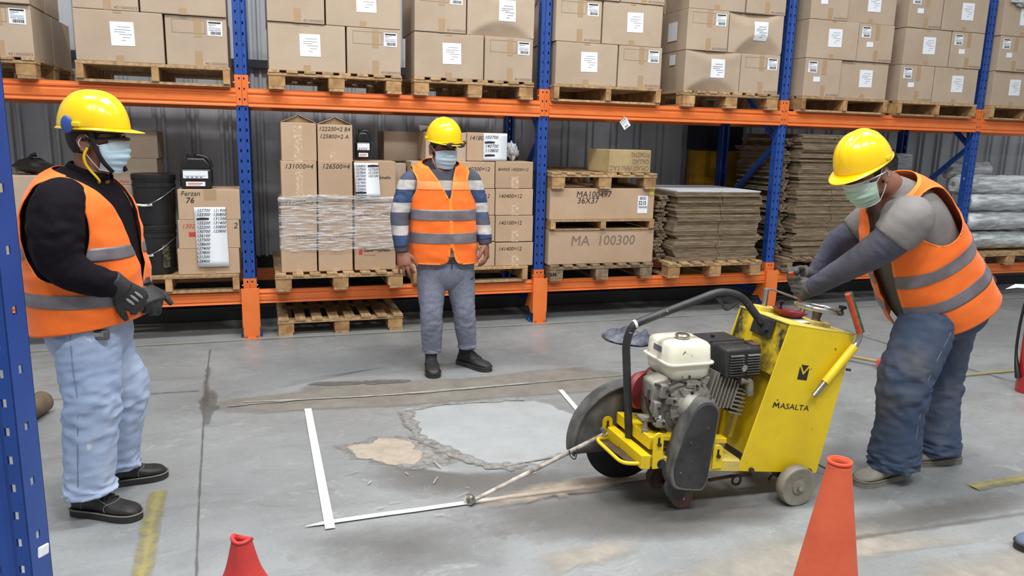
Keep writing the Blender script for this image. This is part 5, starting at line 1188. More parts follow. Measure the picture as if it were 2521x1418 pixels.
# throttle stand
tb = np.array([-0.02, -3.175, topz(-0.02)])
MB().obox(tb+np.array([0.02, 0.0, 0.012]), (0.065, 0, -0.011), (0, 0.03, 0), (0.002, 0, 0.012)).build('lever_base', yel_dirty, saw, bevel=0.003)
st = MB().disc(tb+np.array([0, 0, 0.06]), (0.05, 0, 1), 0.013, 0.10, 14).build('lever_post', chrome, saw, smooth=True)
MB().tube(spline([tb+np.array([-0.012, 0, 0.112]), tb+np.array([0.03, -0.01, 0.108]), tb+np.array([0.10, -0.04, 0.085]), tb+np.array([0.14, -0.05, 0.072])], 6), 0.005, 8).build('lever_arm', chrome, st, smooth=True)
MB().lathe([(0.005, 0), (0.005, 0.03), (0.013, 0.034), (0.016, 0.046), (0.008, 0.048), (0, 0.048)], tb+np.array([0.055, -0.05, 0.015]), seg=8).build('star_knob', black_plastic, saw, smooth=35)
# power cable leaving the console
MB().tube(spline([(0.11, -3.2, 0.17), (0.20, -3.25, 0.10), (0.32, -3.35, 0.03), (0.42, -3.40, 0.008)], 8), 0.004, 6).build('cable', black_plastic, saw, smooth=True)
# ================================================================== people
def nrm(v): v = np.array(v, float); return v/(np.linalg.norm(v)+1e-12)
def fbm(p, s=0.0): return noise.noise(Vector((p[0]+s, p[1]+s*1.7, p[2]-s)))
def limb(pts, radii, n=10, seg=26, fold=0.0, ff=14.0, seed=0.0, joints=(), side=None, cap=True):
    """tapering tube along a spline; cloth folds run round it, stronger at the joints"""
    Q = [np.concatenate([np.array(p, float), [r, r] if np.isscalar(r) else list(r)]) for p, r in zip(pts, radii)]
    S = spline(Q, n); P = [s[:3] for s in S]; R = [(s[3], s[4]) for s in S]; v, f = tube_geo(P, R, seg, cap, side)
    if fold:
        _, T, _ = frames(P); m = len(P); out = []
        for i in range(m):
            k = 1.0
            if len(joints): k = 0.35+max(math.exp(-((i/(m-1)-j)/w)**2)*a for j, w, a in joints)
            for q in v[i*seg:(i+1)*seg]:
                d = nrm(q-P[i]); u = np.linalg.norm(q-P[i]); along = i/(m-1)
                nn = noise.noise(Vector((along*ff*1.3+0.35*math.sin(seed), d[0]*1.3+seed, d[1]*1.3+d[2])))
                n2 = noise.noise(Vector((along*ff*2.6, d[0]*2.1-seed, d[1]*2.1)))
                ridge = 1-abs(nn)*2.2
                out.append(q+d*fold*k*(ridge*0.6+n2*0.5))
        v = out
    return v, f
def blob(c, axes, seg=20, rings=14, fn=None):
    """ellipsoid; axes: three half-axis vectors"""
    c = np.array(c, float); A = [np.array(a, float) for a in axes]; vs = []; fs = []
    for i in range(rings+1):
        th = PI*i/rings
        for k in range(seg):
            ph = 2*PI*k/seg; d = (math.sin(th)*math.cos(ph), math.sin(th)*math.sin(ph), math.cos(th))
            q = 1.0 if fn is None else fn(d); vs.append(c+q*(A[0]*d[0]+A[1]*d[1]+A[2]*d[2]))
    for i in range(rings):
        for k in range(seg): fs.append((i*seg+k, i*seg+(k+1) % seg, (i+1)*seg+(k+1) % seg, (i+1)*seg+k))
    return vs, fs
def fuse(name, geos, mats, parent, voxel=0.008, smooth=3, factor=0.5):
    """joins overlapping pieces into one continuous surface; geos = [(verts, faces, material index)]"""
    mb = MB(); src = []
    for v, f, mi in geos:
        mb.add(v, f, 0); src += [(np.array(q), mi if np.isscalar(mi) else int(mi[k])) for k, q in enumerate(v)]
    off = org(parent); me = mb.mesh('tmp', off); bm = bmesh.new(); bm.from_mesh(me); bmesh.ops.remove_doubles(bm, verts=bm.verts, dist=1e-6); bmesh.ops.recalc_face_normals(bm, faces=bm.faces); bm.to_mesh(me); bm.free()
    ob = bpy.data.objects.new('tmp', me); link(ob)
    r = ob.modifiers.new('r', 'REMESH'); r.mode = 'VOXEL'; r.voxel_size = voxel
    if smooth: s = ob.modifiers.new('s', 'SMOOTH'); s.factor = factor; s.iterations = smooth
    dg = bpy.context.evaluated_depsgraph_get(); nm = bpy.data.meshes.new_from_object(ob.evaluated_get(dg)); nm.name = name
    bpy.data.objects.remove(ob); bpy.data.meshes.remove(me)
    mats = mats if isinstance(mats, (list, tuple)) else [mats]
    nm.materials.clear()
    for m_ in mats: nm.materials.append(m_)
    if len(mats) > 1:
        kd = kdtree.KDTree(len(src)); o3 = np.array(off)
        for i, (q, mi) in enumerate(src): kd.insert(Vector(q-o3), i)
        kd.balance(); mi_ = [src[kd.find(p.center)[1]][1] for p in nm.polygons]; nm.polygons.foreach_set('material_index', mi_)
    nm.polygons.foreach_set('use_smooth', [True]*len(nm.polygons))
    o = link(bpy.data.objects.new(name, nm)); o.parent = parent; ORG[o.name] = Vector(off); return o
def clip(vs, fs, fld):
    """keep the part of a triangle/quad mesh where fld > 0, cutting faces along the border"""
    out_v = list(vs); out_f = []; cache = {}
    def cut(a, b):
        k = (min(a, b), max(a, b))
        if k not in cache:
            t = fld[a]/(fld[a]-fld[b]); out_v.append(np.array(vs[a])+(np.array(vs[b])-np.array(vs[a]))*t); cache[k] = len(out_v)-1
        return cache[k]
    for f in fs:
        if all(fld[i] > 0 for i in f): out_f.append(f); continue
        if all(fld[i] <= 0 for i in f): continue
        poly = []
        for i in range(len(f)):
            a, b = f[i], f[(i+1) % len(f)]
            if fld[a] > 0: poly.append(a)
            if (fld[a] > 0) != (fld[b] > 0): poly.append(cut(a, b))
        if len(poly) > 2: out_f.append(tuple(poly))
    used = sorted({i for f in out_f for i in f}); mp = {u: k for k, u in enumerate(used)}
    return [out_v[u] for u in used], [tuple(mp[i] for i in f) for f in out_f]
class Torso:
    """rings along the spine: key = (centre, lateral, front, half width, front depth, back depth, squareness)"""
    def __init__(s, keys, sub=12, seg=128):
        K = [np.concatenate([np.array(k[0], float), nrm(k[1]), nrm(k[2]), [k[3], k[4], k[5], k[6]]]) for k in keys]
        s.S = spline(K, sub); s.seg = seg; s.nr = len(s.S); s.h = [0.0]
        for i in range(1, s.nr): s.h.append(s.h[-1]+np.linalg.norm(s.S[i][:3]-s.S[i-1][:3]))
    def grid(s, off=0.0, fold=0.0, seed=0.0, ff=5.0):
        vs = []; X = []; Yf = []; H = []; TH = []
        for i, k in enumerate(s.S):
            c, l, f, a, bf, bb, n = k[:3], nrm(k[3:6]), nrm(k[6:9]), k[9], k[10], k[11], k[12]
            for j in range(s.seg):
                th = 2*PI*j/s.seg; cs, sn = math.cos(th), math.sin(th)
                ex = math.copysign(abs(cs)**(2/n), cs); ey = math.copysign(abs(sn)**(2/n), sn)
                b = bf if sn >= 0 else bb; x, y = a*ex, b*ey; d = nrm(l*cs/a+f*sn/b); q = c+l*x+f*y
                o = off
                if fold:
                    n1 = noise.noise(Vector((x*ff+seed, y*ff, s.h[i]*ff*1.6))); n2 = noise.noise(Vector((x*ff*2.3-seed, y*ff*2.3, s.h[i]*ff*4.0)))
                    o += fold*((1-2.0*abs(n1))*0.7+n2*0.5)
                vs.append(q+d*o); X.append(x); Yf.append(y); H.append(s.h[i]); TH.append(th)
        fs = [(i*s.seg+j, i*s.seg+(j+1) % s.seg, (i+1)*s.seg+(j+1) % s.seg, (i+1)*s.seg+j) for i in range(s.nr-1) for j in range(s.seg)]
        return vs, fs, np.array(X), np.array(Yf), np.array(H), np.array(TH)
    def solid(s, off=0.0, fold=0.0, seed=0.0, a=0, b=None):
        vs, fs, *_ = s.grid(off, fold, seed); n = s.seg; fs = list(fs); fs.append(tuple(range(n-1, -1, -1))); fs.append(tuple((s.nr-1)*n+k for k in range(n))); return vs, fs
def pieces(v, f):
    par = list(range(len(v)))
    def root(i):
        while par[i] != i: par[i] = par[par[i]]; i = par[i]
        return i
    for q in f:
        for i in q[1:]: par[root(i)] = root(q[0])
    out = {}
    for q in f: out.setdefault(root(q[0]), []).append(q)
    for fs in out.values():
        if len(fs) < 12: continue
        us = sorted({i for q in fs for i in q}); mp = {u: k for k, u in enumerate(us)}; yield [v[u] for u in us], [tuple(mp[i] for i in q) for q in fs]
def vest(parent, T, keep, bands, vm, trim, off=0.022, fold=0.008, seed=1.0):
    vs, fs, X, Yf, H, TH = T.grid(off, fold, seed); fld = keep(X, Yf, H)
    v2, f2 = clip(vs, fs, fld); o = MB().add(v2, f2).build('safety_vest', vm, parent, smooth='all', fix=False)
    sd = o.modifiers.new('t', 'SOLIDIFY'); sd.thickness = 0.003; sd.offset = 0
    vb, fb, *_ = T.grid(off+0.0028, fold, seed)
    for k, (a, b, mm, nm) in enumerate(bands):
        g = np.minimum(fld, np.minimum(H-a, b-H)*10); v3, f3 = clip(vb, fb, g)
        for v3, f3 in pieces(v3, f3):
            r = MB().add(v3, f3).build(nm, mm, o, smooth='all', fix=False); sd = r.modifiers.new('t', 'SOLIDIFY'); sd.thickness = 0.0012
    # edge binding
    vt, ft, *_ = T.grid(off+0.002, fold, seed); g = np.minimum(fld, 0.013-fld)
    v3, f3 = clip(vt, ft, np.where(np.isfinite(g), g, -1))
    if f3 and trim is not None:
        r = MB().add(v3, f3).build('edge_binding', trim, o, smooth='all', fix=False); sd = r.modifiers.new('t', 'SOLIDIFY'); sd.thickness = 0.002; sd.offset = 0
    return o
# ---- head
class Head:
    def __init__(s, c, fwd, up):
        s.c = np.array(c, float); s.f = nrm(fwd); u = np.array(up, float); u -= s.f*(u@s.f); s.u = nrm(u); s.l = np.cross(s.u, s.f)
    def p(s, x, y, z): return s.c+s.l*x+s.f*y+s.u*z        # x to the person's left, y forward, z up; eyes at z = 0
def head_geo(h):
    g = []
    def skull(d):
        return 1.0
    g.append(blob(h.p(0, -0.012, 0.022), (h.l*0.078, h.f*0.098, h.u*0.100), 28, 20))
    g.append(blob(h.p(0, 0.022, -0.045), (h.l*0.060, h.f*0.066, h.u*0.075), 24, 16))
    g.append(blob(h.p(0, 0.045, -0.085), (h.l*0.034, h.f*0.036, h.u*0.030), 18, 12))
    g.append(blob(h.p(0, 0.098, -0.030), (h.l*0.013, h.f*0.016, h.u*0.026), 14, 10))
    g.append(blob(h.p(0, 0.104, -0.046), (h.l*0.018, h.f*0.014, h.u*0.012), 14, 10))
    g.append(blob(h.p(0, 0.074, 0.018), (h.l*0.058, h.f*0.020, h.u*0.010), 18, 10))
    for s in (-1, 1): g.append(blob(h.p(s*0.042, 0.066, -0.030), (h.l*0.022, h.f*0.018, h.u*0.018), 14, 10))
    g.append(limb([h.p(0, -0.030, -0.02), h.p(0, -0.030, -0.09)], [0.058, 0.060], 4, 20))
    return g
def ear_geo(h, s):
    g = []
    c = h.p(s*0.078, -0.008, -0.014); out = nrm(h.l*s*0.9-h.f*0.45)
    pts = [c+h.u*0.030+h.f*0.004, c+h.u*0.034-h.f*0.014, c+h.u*0.018-h.f*0.026, c-h.u*0.006-h.f*0.022, c-h.u*0.026-h.f*0.008, c-h.u*0.030+h.f*0.004]
    g.append(limb([p+out*0.010 for p in pts], [0.0055, 0.007, 0.007, 0.0065, 0.0075, 0.005], 5, 10))
    g.append(blob(c-h.f*0.008+out*0.003, (h.f*0.019, h.u*0.028, out*0.006), 14, 8))
    return g
def helmet(parent, h, seed=0, tilt=0.0, rimz=0.046, a=0.113, b=0.130, hgt=0.140, brim=0.050, cy=-0.010):
    """shell with three raised ribs, rolled rim and a peak"""
    seg, nr = 96, 26; vs = []; c0 = lambda x, y, z: h.p(x, y+cy, z+rimz)
    for i in range(nr+1):
        t = i/nr; z = hgt*math.sin(t*PI/2)**1.02; r = math.cos(t*PI/2)**0.80 if t < 1 else 0.0
        for j in range(seg):
            ph = 2*PI*j/seg; x, y = a*r*math.cos(ph), b*r*math.sin(ph)
            rib = 0.0
            for rx, wd, am in ((0.0, 0.017, 0.006), (0.038, 0.008, 0.0025), (-0.038, 0.008, 0.0025)):
                rib += am/(1+((x-rx)/wd)**4)*min(1.0, max(0.0, (z-0.035)/0.05))
            vs.append(c0(x*(1+rib*2), y*(1+rib*2), z+rib))
    fs = [(i*seg+j, i*seg+(j+1) % seg, (i+1)*seg+(j+1) % seg, (i+1)*seg+j) for i in range(nr) for j in range(seg)]
    o = MB().add(vs, fs).build('safety_helmet', yellow_helmet, parent, smooth='all'); sd = o.modifiers.new('t', 'SOLIDIFY'); sd.thickness = 0.003; sd.offset = 1
    # rim and peak
    vs = []; 
    for k, (e, dz) in enumerate(((0.0, 0.004), (0.45, 0.0005), (0.9, -0.003), (1.0, -0.006), (0.9, -0.0085), (0.4, -0.005), (0.0, -0.003))):
        for j in range(seg):
            ph = 2*PI*j/seg; fr = max(0.0, math.sin(ph)); ext = 0.011+brim*fr**1.7; ext *= e
            droop = -0.005*fr**2*e
            L_ = math.hypot(math.cos(ph)/a, math.sin(ph)/b); nx, ny = math.cos(ph)/a/L_, math.sin(ph)/b/L_
            vs.append(c0(a*math.cos(ph)+nx*ext*0.55, b*math.sin(ph)+ny*ext, dz+droop))
    m_ = 7; fs = [(i*seg+j, i*seg+(j+1) % seg, ((i+1) % m_)*seg+(j+1) % seg, ((i+1) % m_)*seg+j) for i in range(m_) for j in range(seg)]
    MB().add(vs, fs).build('peak_and_rim', yellow_helmet, o, smooth='all')
    for s in (-1, 1):
        MB().obox(c0(s*(a+0.004), -0.02, 0.012), h.l*0.006, h.f*0.016, h.u*0.009).build('accessory_slot', yellow_helmet, o, bevel=0.004, seg=2, smooth=40)
    # inner headband (dark) seen under the rim
    vs, fs = [], []
    for z in (-0.018, 0.02):
        for j in range(48):
            ph = 2*PI*j/48; vs.append(c0((a-0.024)*math.cos(ph), (b-0.022)*math.sin(ph), z))
    r = MB().add(vs, [(j, (j+1) % 48, 48+(j+1) % 48, 48+j) for j in range(48)]).build('headband', black_plastic, o, smooth='all', fix=False); sd = r.modifiers.new('t', 'SOLIDIFY'); sd.thickness = 0.003
    return o
def face_mask(parent, h, m, strap, loops=(1, -1), sag=0.0):
    nu, nv = 36, 26; vs = []
    for j in range(nv+1):
        v = j/nv; z = -0.012-0.108*v-sag*v
        for i in range(nu+1):
            u = -1+2*i/nu; ph = u*math.radians(72)
            rx = 0.072-0.016*max(0, v-0.45)**1.2*2; ry = 0.100+0.014*math.exp(-(u/0.28)**2)*math.exp(-((v-0.18)/0.35)**2)+0.020*math.exp(-((v-0.45)/0.4)**2)-0.030*max(0, v-0.55)
            pl = 0.0038*math.sin(v*PI*9)*(1-abs(u)**3)*(1 if 0.18 < v < 0.85 else 0.3)
            x = (rx+0.008)*math.sin(ph); y = -0.008+(ry+pl)*math.cos(ph)**0.8
            zz = z+0.012*(1-abs(u)**2)*(1-v)*1.2+0.012*abs(u)**2*(v-0.3)*1.2
            vs.append(h.p(x, y, zz))
    fs = [(j*(nu+1)+i, j*(nu+1)+i+1, (j+1)*(nu+1)+i+1, (j+1)*(nu+1)+i) for j in range(nv) for i in range(nu)]
    o = MB().add(vs, fs).build('face_mask', m, parent, smooth='all', fix=False); sd = o.modifiers.new('t', 'SOLIDIFY'); sd.thickness = 0.0015; sd.offset = 0
    for row, nm in ((0, 'top_hem'), (nv, 'bottom_hem')): MB().tube([vs[row*(nu+1)+i] for i in range(nu+1)], 0.0022, 6).build(nm, strap, o, smooth=True)
    for s in loops:
        a_ = vs[nu if s > 0 else 0]; b_ = vs[nv*(nu+1)+(nu if s > 0 else 0)]; e1, e2 = h.p(s*0.085, -0.012, 0.022), h.p(s*0.083, -0.020, -0.038)
        e3 = h.p(s*0.092, -0.034, -0.008)
        MB().tube(spline([a_, a_*0.5+e1*0.5+h.l*s*0.004, e1, e3, e2, b_*0.5+e2*0.5+h.l*s*0.004, b_], 6), 0.0017, 6).build('ear_loop', strap, o, smooth=True)
    return o
eye_w = mat('eye_white', rgb(220, 214, 206), 0.3); eye_d = mat('eye_iris', rgb(40, 24, 16), 0.2); browm = mat('dark_brow', rgb(24, 18, 16), 0.8)
def eyes(parent, h, lidm):
    for s in (-1, 1):
        e = MB(); v, f = blob(h.p(s*0.032, 0.078, -0.002), (h.l*0.013, h.f*0.012, h.u*0.009), 16, 10); o = e.add(v, f).build('eye', eye_w, parent, smooth='all')
        v, f = blob(h.p(s*0.032, 0.0875, -0.004), (h.l*0.006, h.f*0.003, h.u*0.006), 12, 8); MB().add(v, f).build('iris', eye_d, o, smooth='all')
        v, f = blob(h.p(s*0.032, 0.0785, 0.004), (h.l*0.0155, h.f*0.0135, h.u*0.006), 14, 8); MB().add(v, f).build('eyelid', lidm, o, smooth='all')
        MB().tube([h.p(s*0.014, 0.092, 0.018), h.p(s*0.032, 0.092, 0.024), h.p(s*0.052, 0.076, 0.018)], [0.003, 0.004, 0.002], 6).build('eyebrow', browm, parent, smooth=True)
lens_clear = mat('clear_lens', (0.9, 0.95, 0.95, 1), 0.05, alpha=0.22, spec=0.9)
def goggles(parent, h, fm, lens=True, arms=(1, -1), dz=0.0, dy=0.0, thick=1.0):
    o = MB().tube(spline([h.p(-0.070, 0.060+dy, 0.012+dz), h.p(-0.045, 0.096+dy, 0.014+dz), h.p(0, 0.112+dy, 0.012+dz), h.p(0.045, 0.096+dy, 0.014+dz), h.p(0.070, 0.060+dy, 0.012+dz)], 8), 0.0045*thick, 8).build('safety_glasses', fm, parent, smooth=True)
    for s in arms: MB().tube([h.p(s*0.070, 0.062+dy, 0.012+dz), h.p(s*0.084, 0.02+dy, 0.010+dz), h.p(s*0.086, -0.03+dy, 0.004+dz)], 0.0038*thick, 6).build('temple_arm', fm, o, smooth=True)
    if lens:
        vs = []; n = 14
        for z in (0.012, -0.028):
            for i in range(n+1):
                ph = math.radians(-62+124*i/n); vs.append(h.p(0.080*math.sin(ph), 0.020+dy+0.092*math.cos(ph), z+dz))
        r = MB().add(vs, [(i, i+1, n+2+i, n+1+i) for i in range(n)]).build('lens', lens_clear, o, smooth='all', fix=False); sd = r.modifiers.new('t', 'SOLIDIFY'); sd.thickness = 0.0015
    return o
def hair_cap(parent, h, m, low=-0.055):
    v, f = blob(h.p(0, -0.016, 0.020), (h.l*0.082, h.f*0.100, h.u*0.104), 40, 30); q = np.array([np.array(p)-h.c for p in v]); y = q@h.f; z = q@h.u; x = q@h.l
    fld = np.maximum(z-0.030+0.2*np.maximum(0, y-0.045), np.minimum(-0.020-y, z-low-0.02*np.cos(x*60)))
    fld = np.maximum(fld, np.minimum(np.minimum(np.abs(x)-0.06, 0.03-y), z+0.005-0.4*y))
    fld = np.where(y > 0.055, np.minimum(fld, z-0.035), fld)
    v2, f2 = clip(v, f, fld); o = MB().add(v2, f2).build('hair', m, parent, smooth='all', fix=False); sd = o.modifiers.new('t', 'SOLIDIFY'); sd.thickness = 0.006; return o
# ---- hands
def hand_geo(w, d, n, thumb, sc=1.0, curl=(0.35, 0.45, 0.35), spread=0.16, tcurl=0.4, tout=0.8, fat=1.0):
    """w wrist, d along the hand, n out of the back of the hand, thumb = side vector sign; five separate bent fingers"""
    w = np.array(w, float); d = nrm(d); n = nrm(np.array(n)-d*(np.array(n)@d)); s = np.cross(d, n)*thumb   # s points to the thumb side
    g = []; L = sc
    g.append(limb([w-d*0.02*L, w+d*0.03*L, w+d*0.065*L, w+d*0.088*L], [(0.027*L*fat, 0.020*L*fat), (0.036*L*fat, 0.018*L*fat), (0.041*L*fat, 0.016*L*fat), (0.038*L*fat, 0.013*L*fat)], 4, 20, side=s))
    fl = (0.072, 0.082, 0.076, 0.060); fr = (0.0092, 0.0096, 0.0092, 0.0082)
    if np.isscalar(curl[0]): curl = [curl]*4
    for k in range(4):
        base = w+d*(0.080-0.004*abs(k-1.2))*L+s*(0.029-0.0195*k)*L; a = spread*(1.3-k)*0.5; dd = nrm(d*math.cos(a)+s*math.sin(a)); pts = [base-dd*0.015*L, base]; ang = 0.0; p = base; nn = n
        for ph, fr_ in zip(curl[k], (0.46, 0.30, 0.24)):
            ang += ph; p = p+(dd*math.cos(ang)-n*math.sin(ang))*fl[k]*L*fr_; pts.append(p)
        r = fr[k]*L*fat; g.append(limb(pts, [r*1.08, r*1.08, r, r*0.92, r*0.74], 4, 12))
    tb = w+d*0.022*L+s*0.024*L-n*0.006*L; td = nrm(s*tout+d*(1.1-tout*0.45)-n*tcurl*0.5); t2 = nrm(td*0.75+d*0.5-n*tcurl*0.6-s*0.15)
    p1 = tb+td*0.040*L; p2 = p1+t2*0.032*L; p3 = p2+nrm(t2-n*tcurl*0.5-s*0.1)*0.025*L
    g.append(limb([tb-td*0.012*L, tb, p1, p2, p3], [0.015*L*fat, 0.0155*L*fat, 0.012*L*fat, 0.0105*L*fat, 0.008*L*fat], 4, 12))
    return g
# ---- boots
def boot(parent, heel, toe, m, solem, lacem, weltm, hgt=0.155, ankle=None, sc=1.0, dusty=None, tread=True):
    heel, toe = np.array([heel[0], heel[1], 0.0]), np.array([toe[0], toe[1], 0.0]); d = toe-heel; L = np.linalg.norm(d); d /= L; l = np.array([-d[1], d[0], 0.0]); u = np.array([0, 0, 1.0])
    prof = [(0.02, 0.026, 0.070), (0.08, 0.035, 0.095), (0.2, 0.038, 0.115), (0.34, 0.037, 0.118), (0.46, 0.040, 0.100), (0.58, 0.045, 0.080), (0.72, 0.049, 0.068), (0.85, 0.046, 0.062), (0.94, 0.036, 0.052), (0.99, 0.018, 0.036)]
    seg = 24; vs = []; P = spline([np.array(p) for p in prof], 4)
    for t, w, h in P:
        for k in range(seg):
            th = 2*PI*k/seg; cs, sn = math.cos(th), math.sin(th)
            y = w*sc*math.copysign(abs(cs)**0.75, cs); z = 0.022+(h*sc-0.022)*(0.5+0.5*math.copysign(abs(sn)**0.8, sn)); vs.append(heel+d*t*L+l*y+u*z)
    P = [tuple(map(float, q)) for q in P]; n = len(P); fs = [(i*seg+k, i*seg+(k+1) % seg, (i+1)*seg+(k+1) % seg, (i+1)*seg+k) for i in range(n-1) for k in range(seg)]+[tuple(range(seg-1, -1, -1)), tuple((n-1)*seg+k for k in range(seg))]
    ak = heel+d*L*0.24+u*hgt
    sh = limb([heel+d*L*0.24+u*0.05, heel+d*L*0.235+u*(0.05+hgt)/2, ak], [(0.040*sc, 0.062*sc), (0.041*sc, 0.058*sc), (0.044*sc, 0.056*sc)], 5, 22, side=l, fold=0.002, ff=8)
    b = fuse('boot', [(vs, fs, 0), (*sh, 0)], [m], parent, 0.006, 3)
    ol = []; sp = [(0.0, 0.0), (0.0, 0.028), (0.10, 0.039), (0.30, 0.040), (0.5, 0.045), (0.70, 0.052), (0.86, 0.049), (0.96, 0.034), (1.015, 0.0)]
    pts = [heel+d*t*L+l*w*sc for t, w in sp]+[heel+d*t*L-l*w*sc for t, w in sp[-2:0:-1]]; pts = spline(pts, 3, closed=True)
    MB().slab([p[:2] for p in pts], 0.0, 0.030).build('sole', solem, b, bevel=0.003, smooth=40)
    MB().tube([p*np.array([1, 1, 0])+u*0.031 for p in pts], 0.0035, 6, closed=True).build('welt', weltm, b, smooth=True)
    ps = [q[0] for q in P]; pw = [q[1] for q in P]; ph_ = [q[2] for q in P]
    def surf(t, th, e=0.003):
        w = float(np.interp(t, ps, pw)); h = float(np.interp(t, ps, ph_)); cs, sn = math.cos(th), math.sin(th)
        return heel+d*t*L+l*((w*sc+e)*math.copysign(abs(cs)**0.75, cs))+u*(0.022+(h*sc-0.022)*(0.5+0.5*math.copysign(abs(sn)**0.8, sn))+e*max(0, sn))
    for k in range(5):
        t = 0.37+0.055*k
        MB().tube([surf(t+0.02*math.sin(3*a), a, 0.004) for a in np.linspace(math.radians(48), math.radians(132), 9)], 0.0036, 6).build('lace', lacem, b, smooth=True)
    MB().tube([surf(0.66-0.10*abs(math.cos(a))**2, a, 0.0015) for a in np.linspace(math.radians(-20), math.radians(200), 24)], 0.0018, 5).build('toe_seam', weltm, b, smooth=True)
    for s_ in (0, 1):
        MB().tube([surf(t, math.radians(42 if s_ == 0 else 138), 0.002) for t in np.linspace(0.34, 0.62, 8)], 0.0022, 5).build('eyelet_facing', weltm, b, smooth=True)
        MB().tube([surf(0.20+0.02*math.sin(a), math.radians(a_ if s_ == 0 else 180-a_), 0.0015) for a, a_ in zip(np.linspace(0, 3, 8), np.linspace(-30, 55, 8))], 0.0016, 5).build('quarter_seam', weltm, b, smooth=True)
    c = heel+d*0.33*L+u*0.135*sc
    for s in (-1, 1): MB().tube(spline([c, c+l*s*0.025+u*0.010+d*0.02, c+l*s*0.034-u*0.015+d*0.025, c+l*s*0.012-u*0.008+d*0.012], 5), 0.0025, 6).build('lace_bow', lacem, b, smooth=True)
    return b
# ---- shared cloth
vestm = mat('orange_hi_vis_mesh', rgb(255, 124, 46), 0.7, col2=rgb(252, 112, 36), scale=9, bump=0.12, bscale=240, sheen=0.15, spec=0.25)
vest_trim = mat('orange_binding', rgb(255, 142, 58), 0.6, spec=0.25)
vest_pale = mat('orange_pale_panel', rgb(255, 150, 88), 0.6, spec=0.3)
reflect = mat('grey_reflective_band', rgb(128, 122, 128), 0.42, 0.15, col2=rgb(112, 104, 108), scale=14, spec=0.6)
skin = mat('warm_brown_skin', rgb(142, 92, 72), 0.5, col2=rgb(126, 78, 60), scale=10, sss=0.12, bump=0.05, bscale=120)
skin2 = mat('tan_skin', rgb(146, 100, 82), 0.5, col2=rgb(132, 86, 70), scale=10, sss=0.12, bump=0.05, bscale=120)
hairm = mat('black_hair', rgb(20, 17, 17), 0.6, bump=0.5, bscale=160)
maskm = mat('pale_blue_mask', rgb(200, 222, 234), 0.7, col2=rgb(184, 212, 228), scale=6, bump=0.08, bscale=100)
maskg = mat('pale_green_mask', rgb(182, 206, 188), 0.7, col2=rgb(166, 192, 174), scale=6, bump=0.08, bscale=100)
strapw = mat('white_elastic', rgb(226, 226, 226), 0.6)
bootm = mat('black_boot_leather', rgb(34, 33, 35), 0.55, col2=rgb(62, 60, 60), scale=9, lo=0.5, hi=0.75, bump=0.15, bscale=70)
solem = mat('black_rubber_sole', rgb(32, 31, 32), 0.7, col2=rgb(54, 52, 50), scale=12)
lacem = mat('black_lace', rgb(48, 47, 48), 0.7); weltm = mat('grey_welt', rgb(120, 116, 110), 0.7)
Z3 = np.array([0, 0, 1.0])

# ------------------------------------------------------------------ worker in profile (light jeans)
L_ = thing('person', 'worker in profile with light blue jeans, black sleeves and black gloves', 'person', (-2.95, -2.72, 0))
f_ = nrm((0.96, -0.28, 0)); l_ = np.cross(Z3, f_); yc = -2.72
K = [(at(222, 792, yc), l_, f_+Z3*0.14, 0.205, 0.190, 0.190, 2.3), (at(221, 740, yc), l_, f_, 0.210, 0.200, 0.195, 2.3), (at(216, 660, yc), l_, f_, 0.205, 0.200, 0.190, 2.3), (at(206, 580, yc), l_, f_, 0.205, 0.185, 0.185, 2.3),
     (at(200, 510, yc), l_, f_, 0.205, 0.160, 0.170, 2.3), (at(200, 462, yc), l_, f_+Z3*-0.12, 0.185, 0.120, 0.130, 2.3), (at(206, 436, yc), l_, f_+Z3*-0.25, 0.130, 0.085, 0.098, 2.2), (at(220, 422, yc), l_, f_+Z3*-0.35, 0.080, 0.074, 0.076, 2.0)]
TL_ = Torso(K); hT = TL_.h[-1]
hd = Head(at(240, 347, yc), nrm((0.97, -0.20, -0.03)), Z3)
sh_n, sh_f = at(148, 500, -2.905), at(225, 490, -2.53)
el_n, wr_n = at(150, 640, -2.97), at(288, 703, -2.945)
el_f, wr_f = at(262, 630, -2.52), at(345, 700, -2.74)
bm = bootm
geos = [(*g, 0) for g in head_geo(hd)+ear_geo(hd, 1)+ear_geo(hd, -1)]
geos += [(*limb([hd.p(0, -0.03, -0.07), at(226, 425, yc), at(215, 470, yc)], [0.060, 0.066, 0.080], 6, 24), 0)]
geos += [(*TL_.solid(-0.035), 0)]
geos += [(*limb([sh_n+f_*0.02+l_*0.05, el_n, wr_n], [0.055, 0.045, 0.030], 8, 18), 0), (*limb([sh_f-l_*0.05, el_f, wr_f], [0.055, 0.045, 0.030], 8, 18), 0)]
hpn, hpf = at(214, 815, -2.80), at(232, 812, -2.63); kn, kf = at(226, 965, -2.845), at(298, 950, -2.62); an, af = at(222, 1190, -2.845), at(287, 1132, -2.575)
for a, b, c in ((hpn, kn, an), (hpf, kf, af)): geos.append((*limb([a+Z3*0.05, b, c], [0.085, 0.06, 0.042], 8, 18), 0))
fuse('body', geos, [skin], L_, 0.007, 3)
eyes(L_, hd, skin); hair_cap(L_, hd, hairm)
hl = helmet(L_, hd, rimz=0.050)
bl_cap = mat('blue_plastic', rgb(58, 84, 160), 0.3); v, f = blob(hd.p(-0.118, -0.062, 0.060), (hd.l*0.010, hd.f*0.022, hd.u*0.034), 20, 14); MB().add(v, f).build('earplug_case', bl_cap, hl, smooth='all')
strapk = mat('black_strap', rgb(28, 25, 26), 0.7)
s = -1
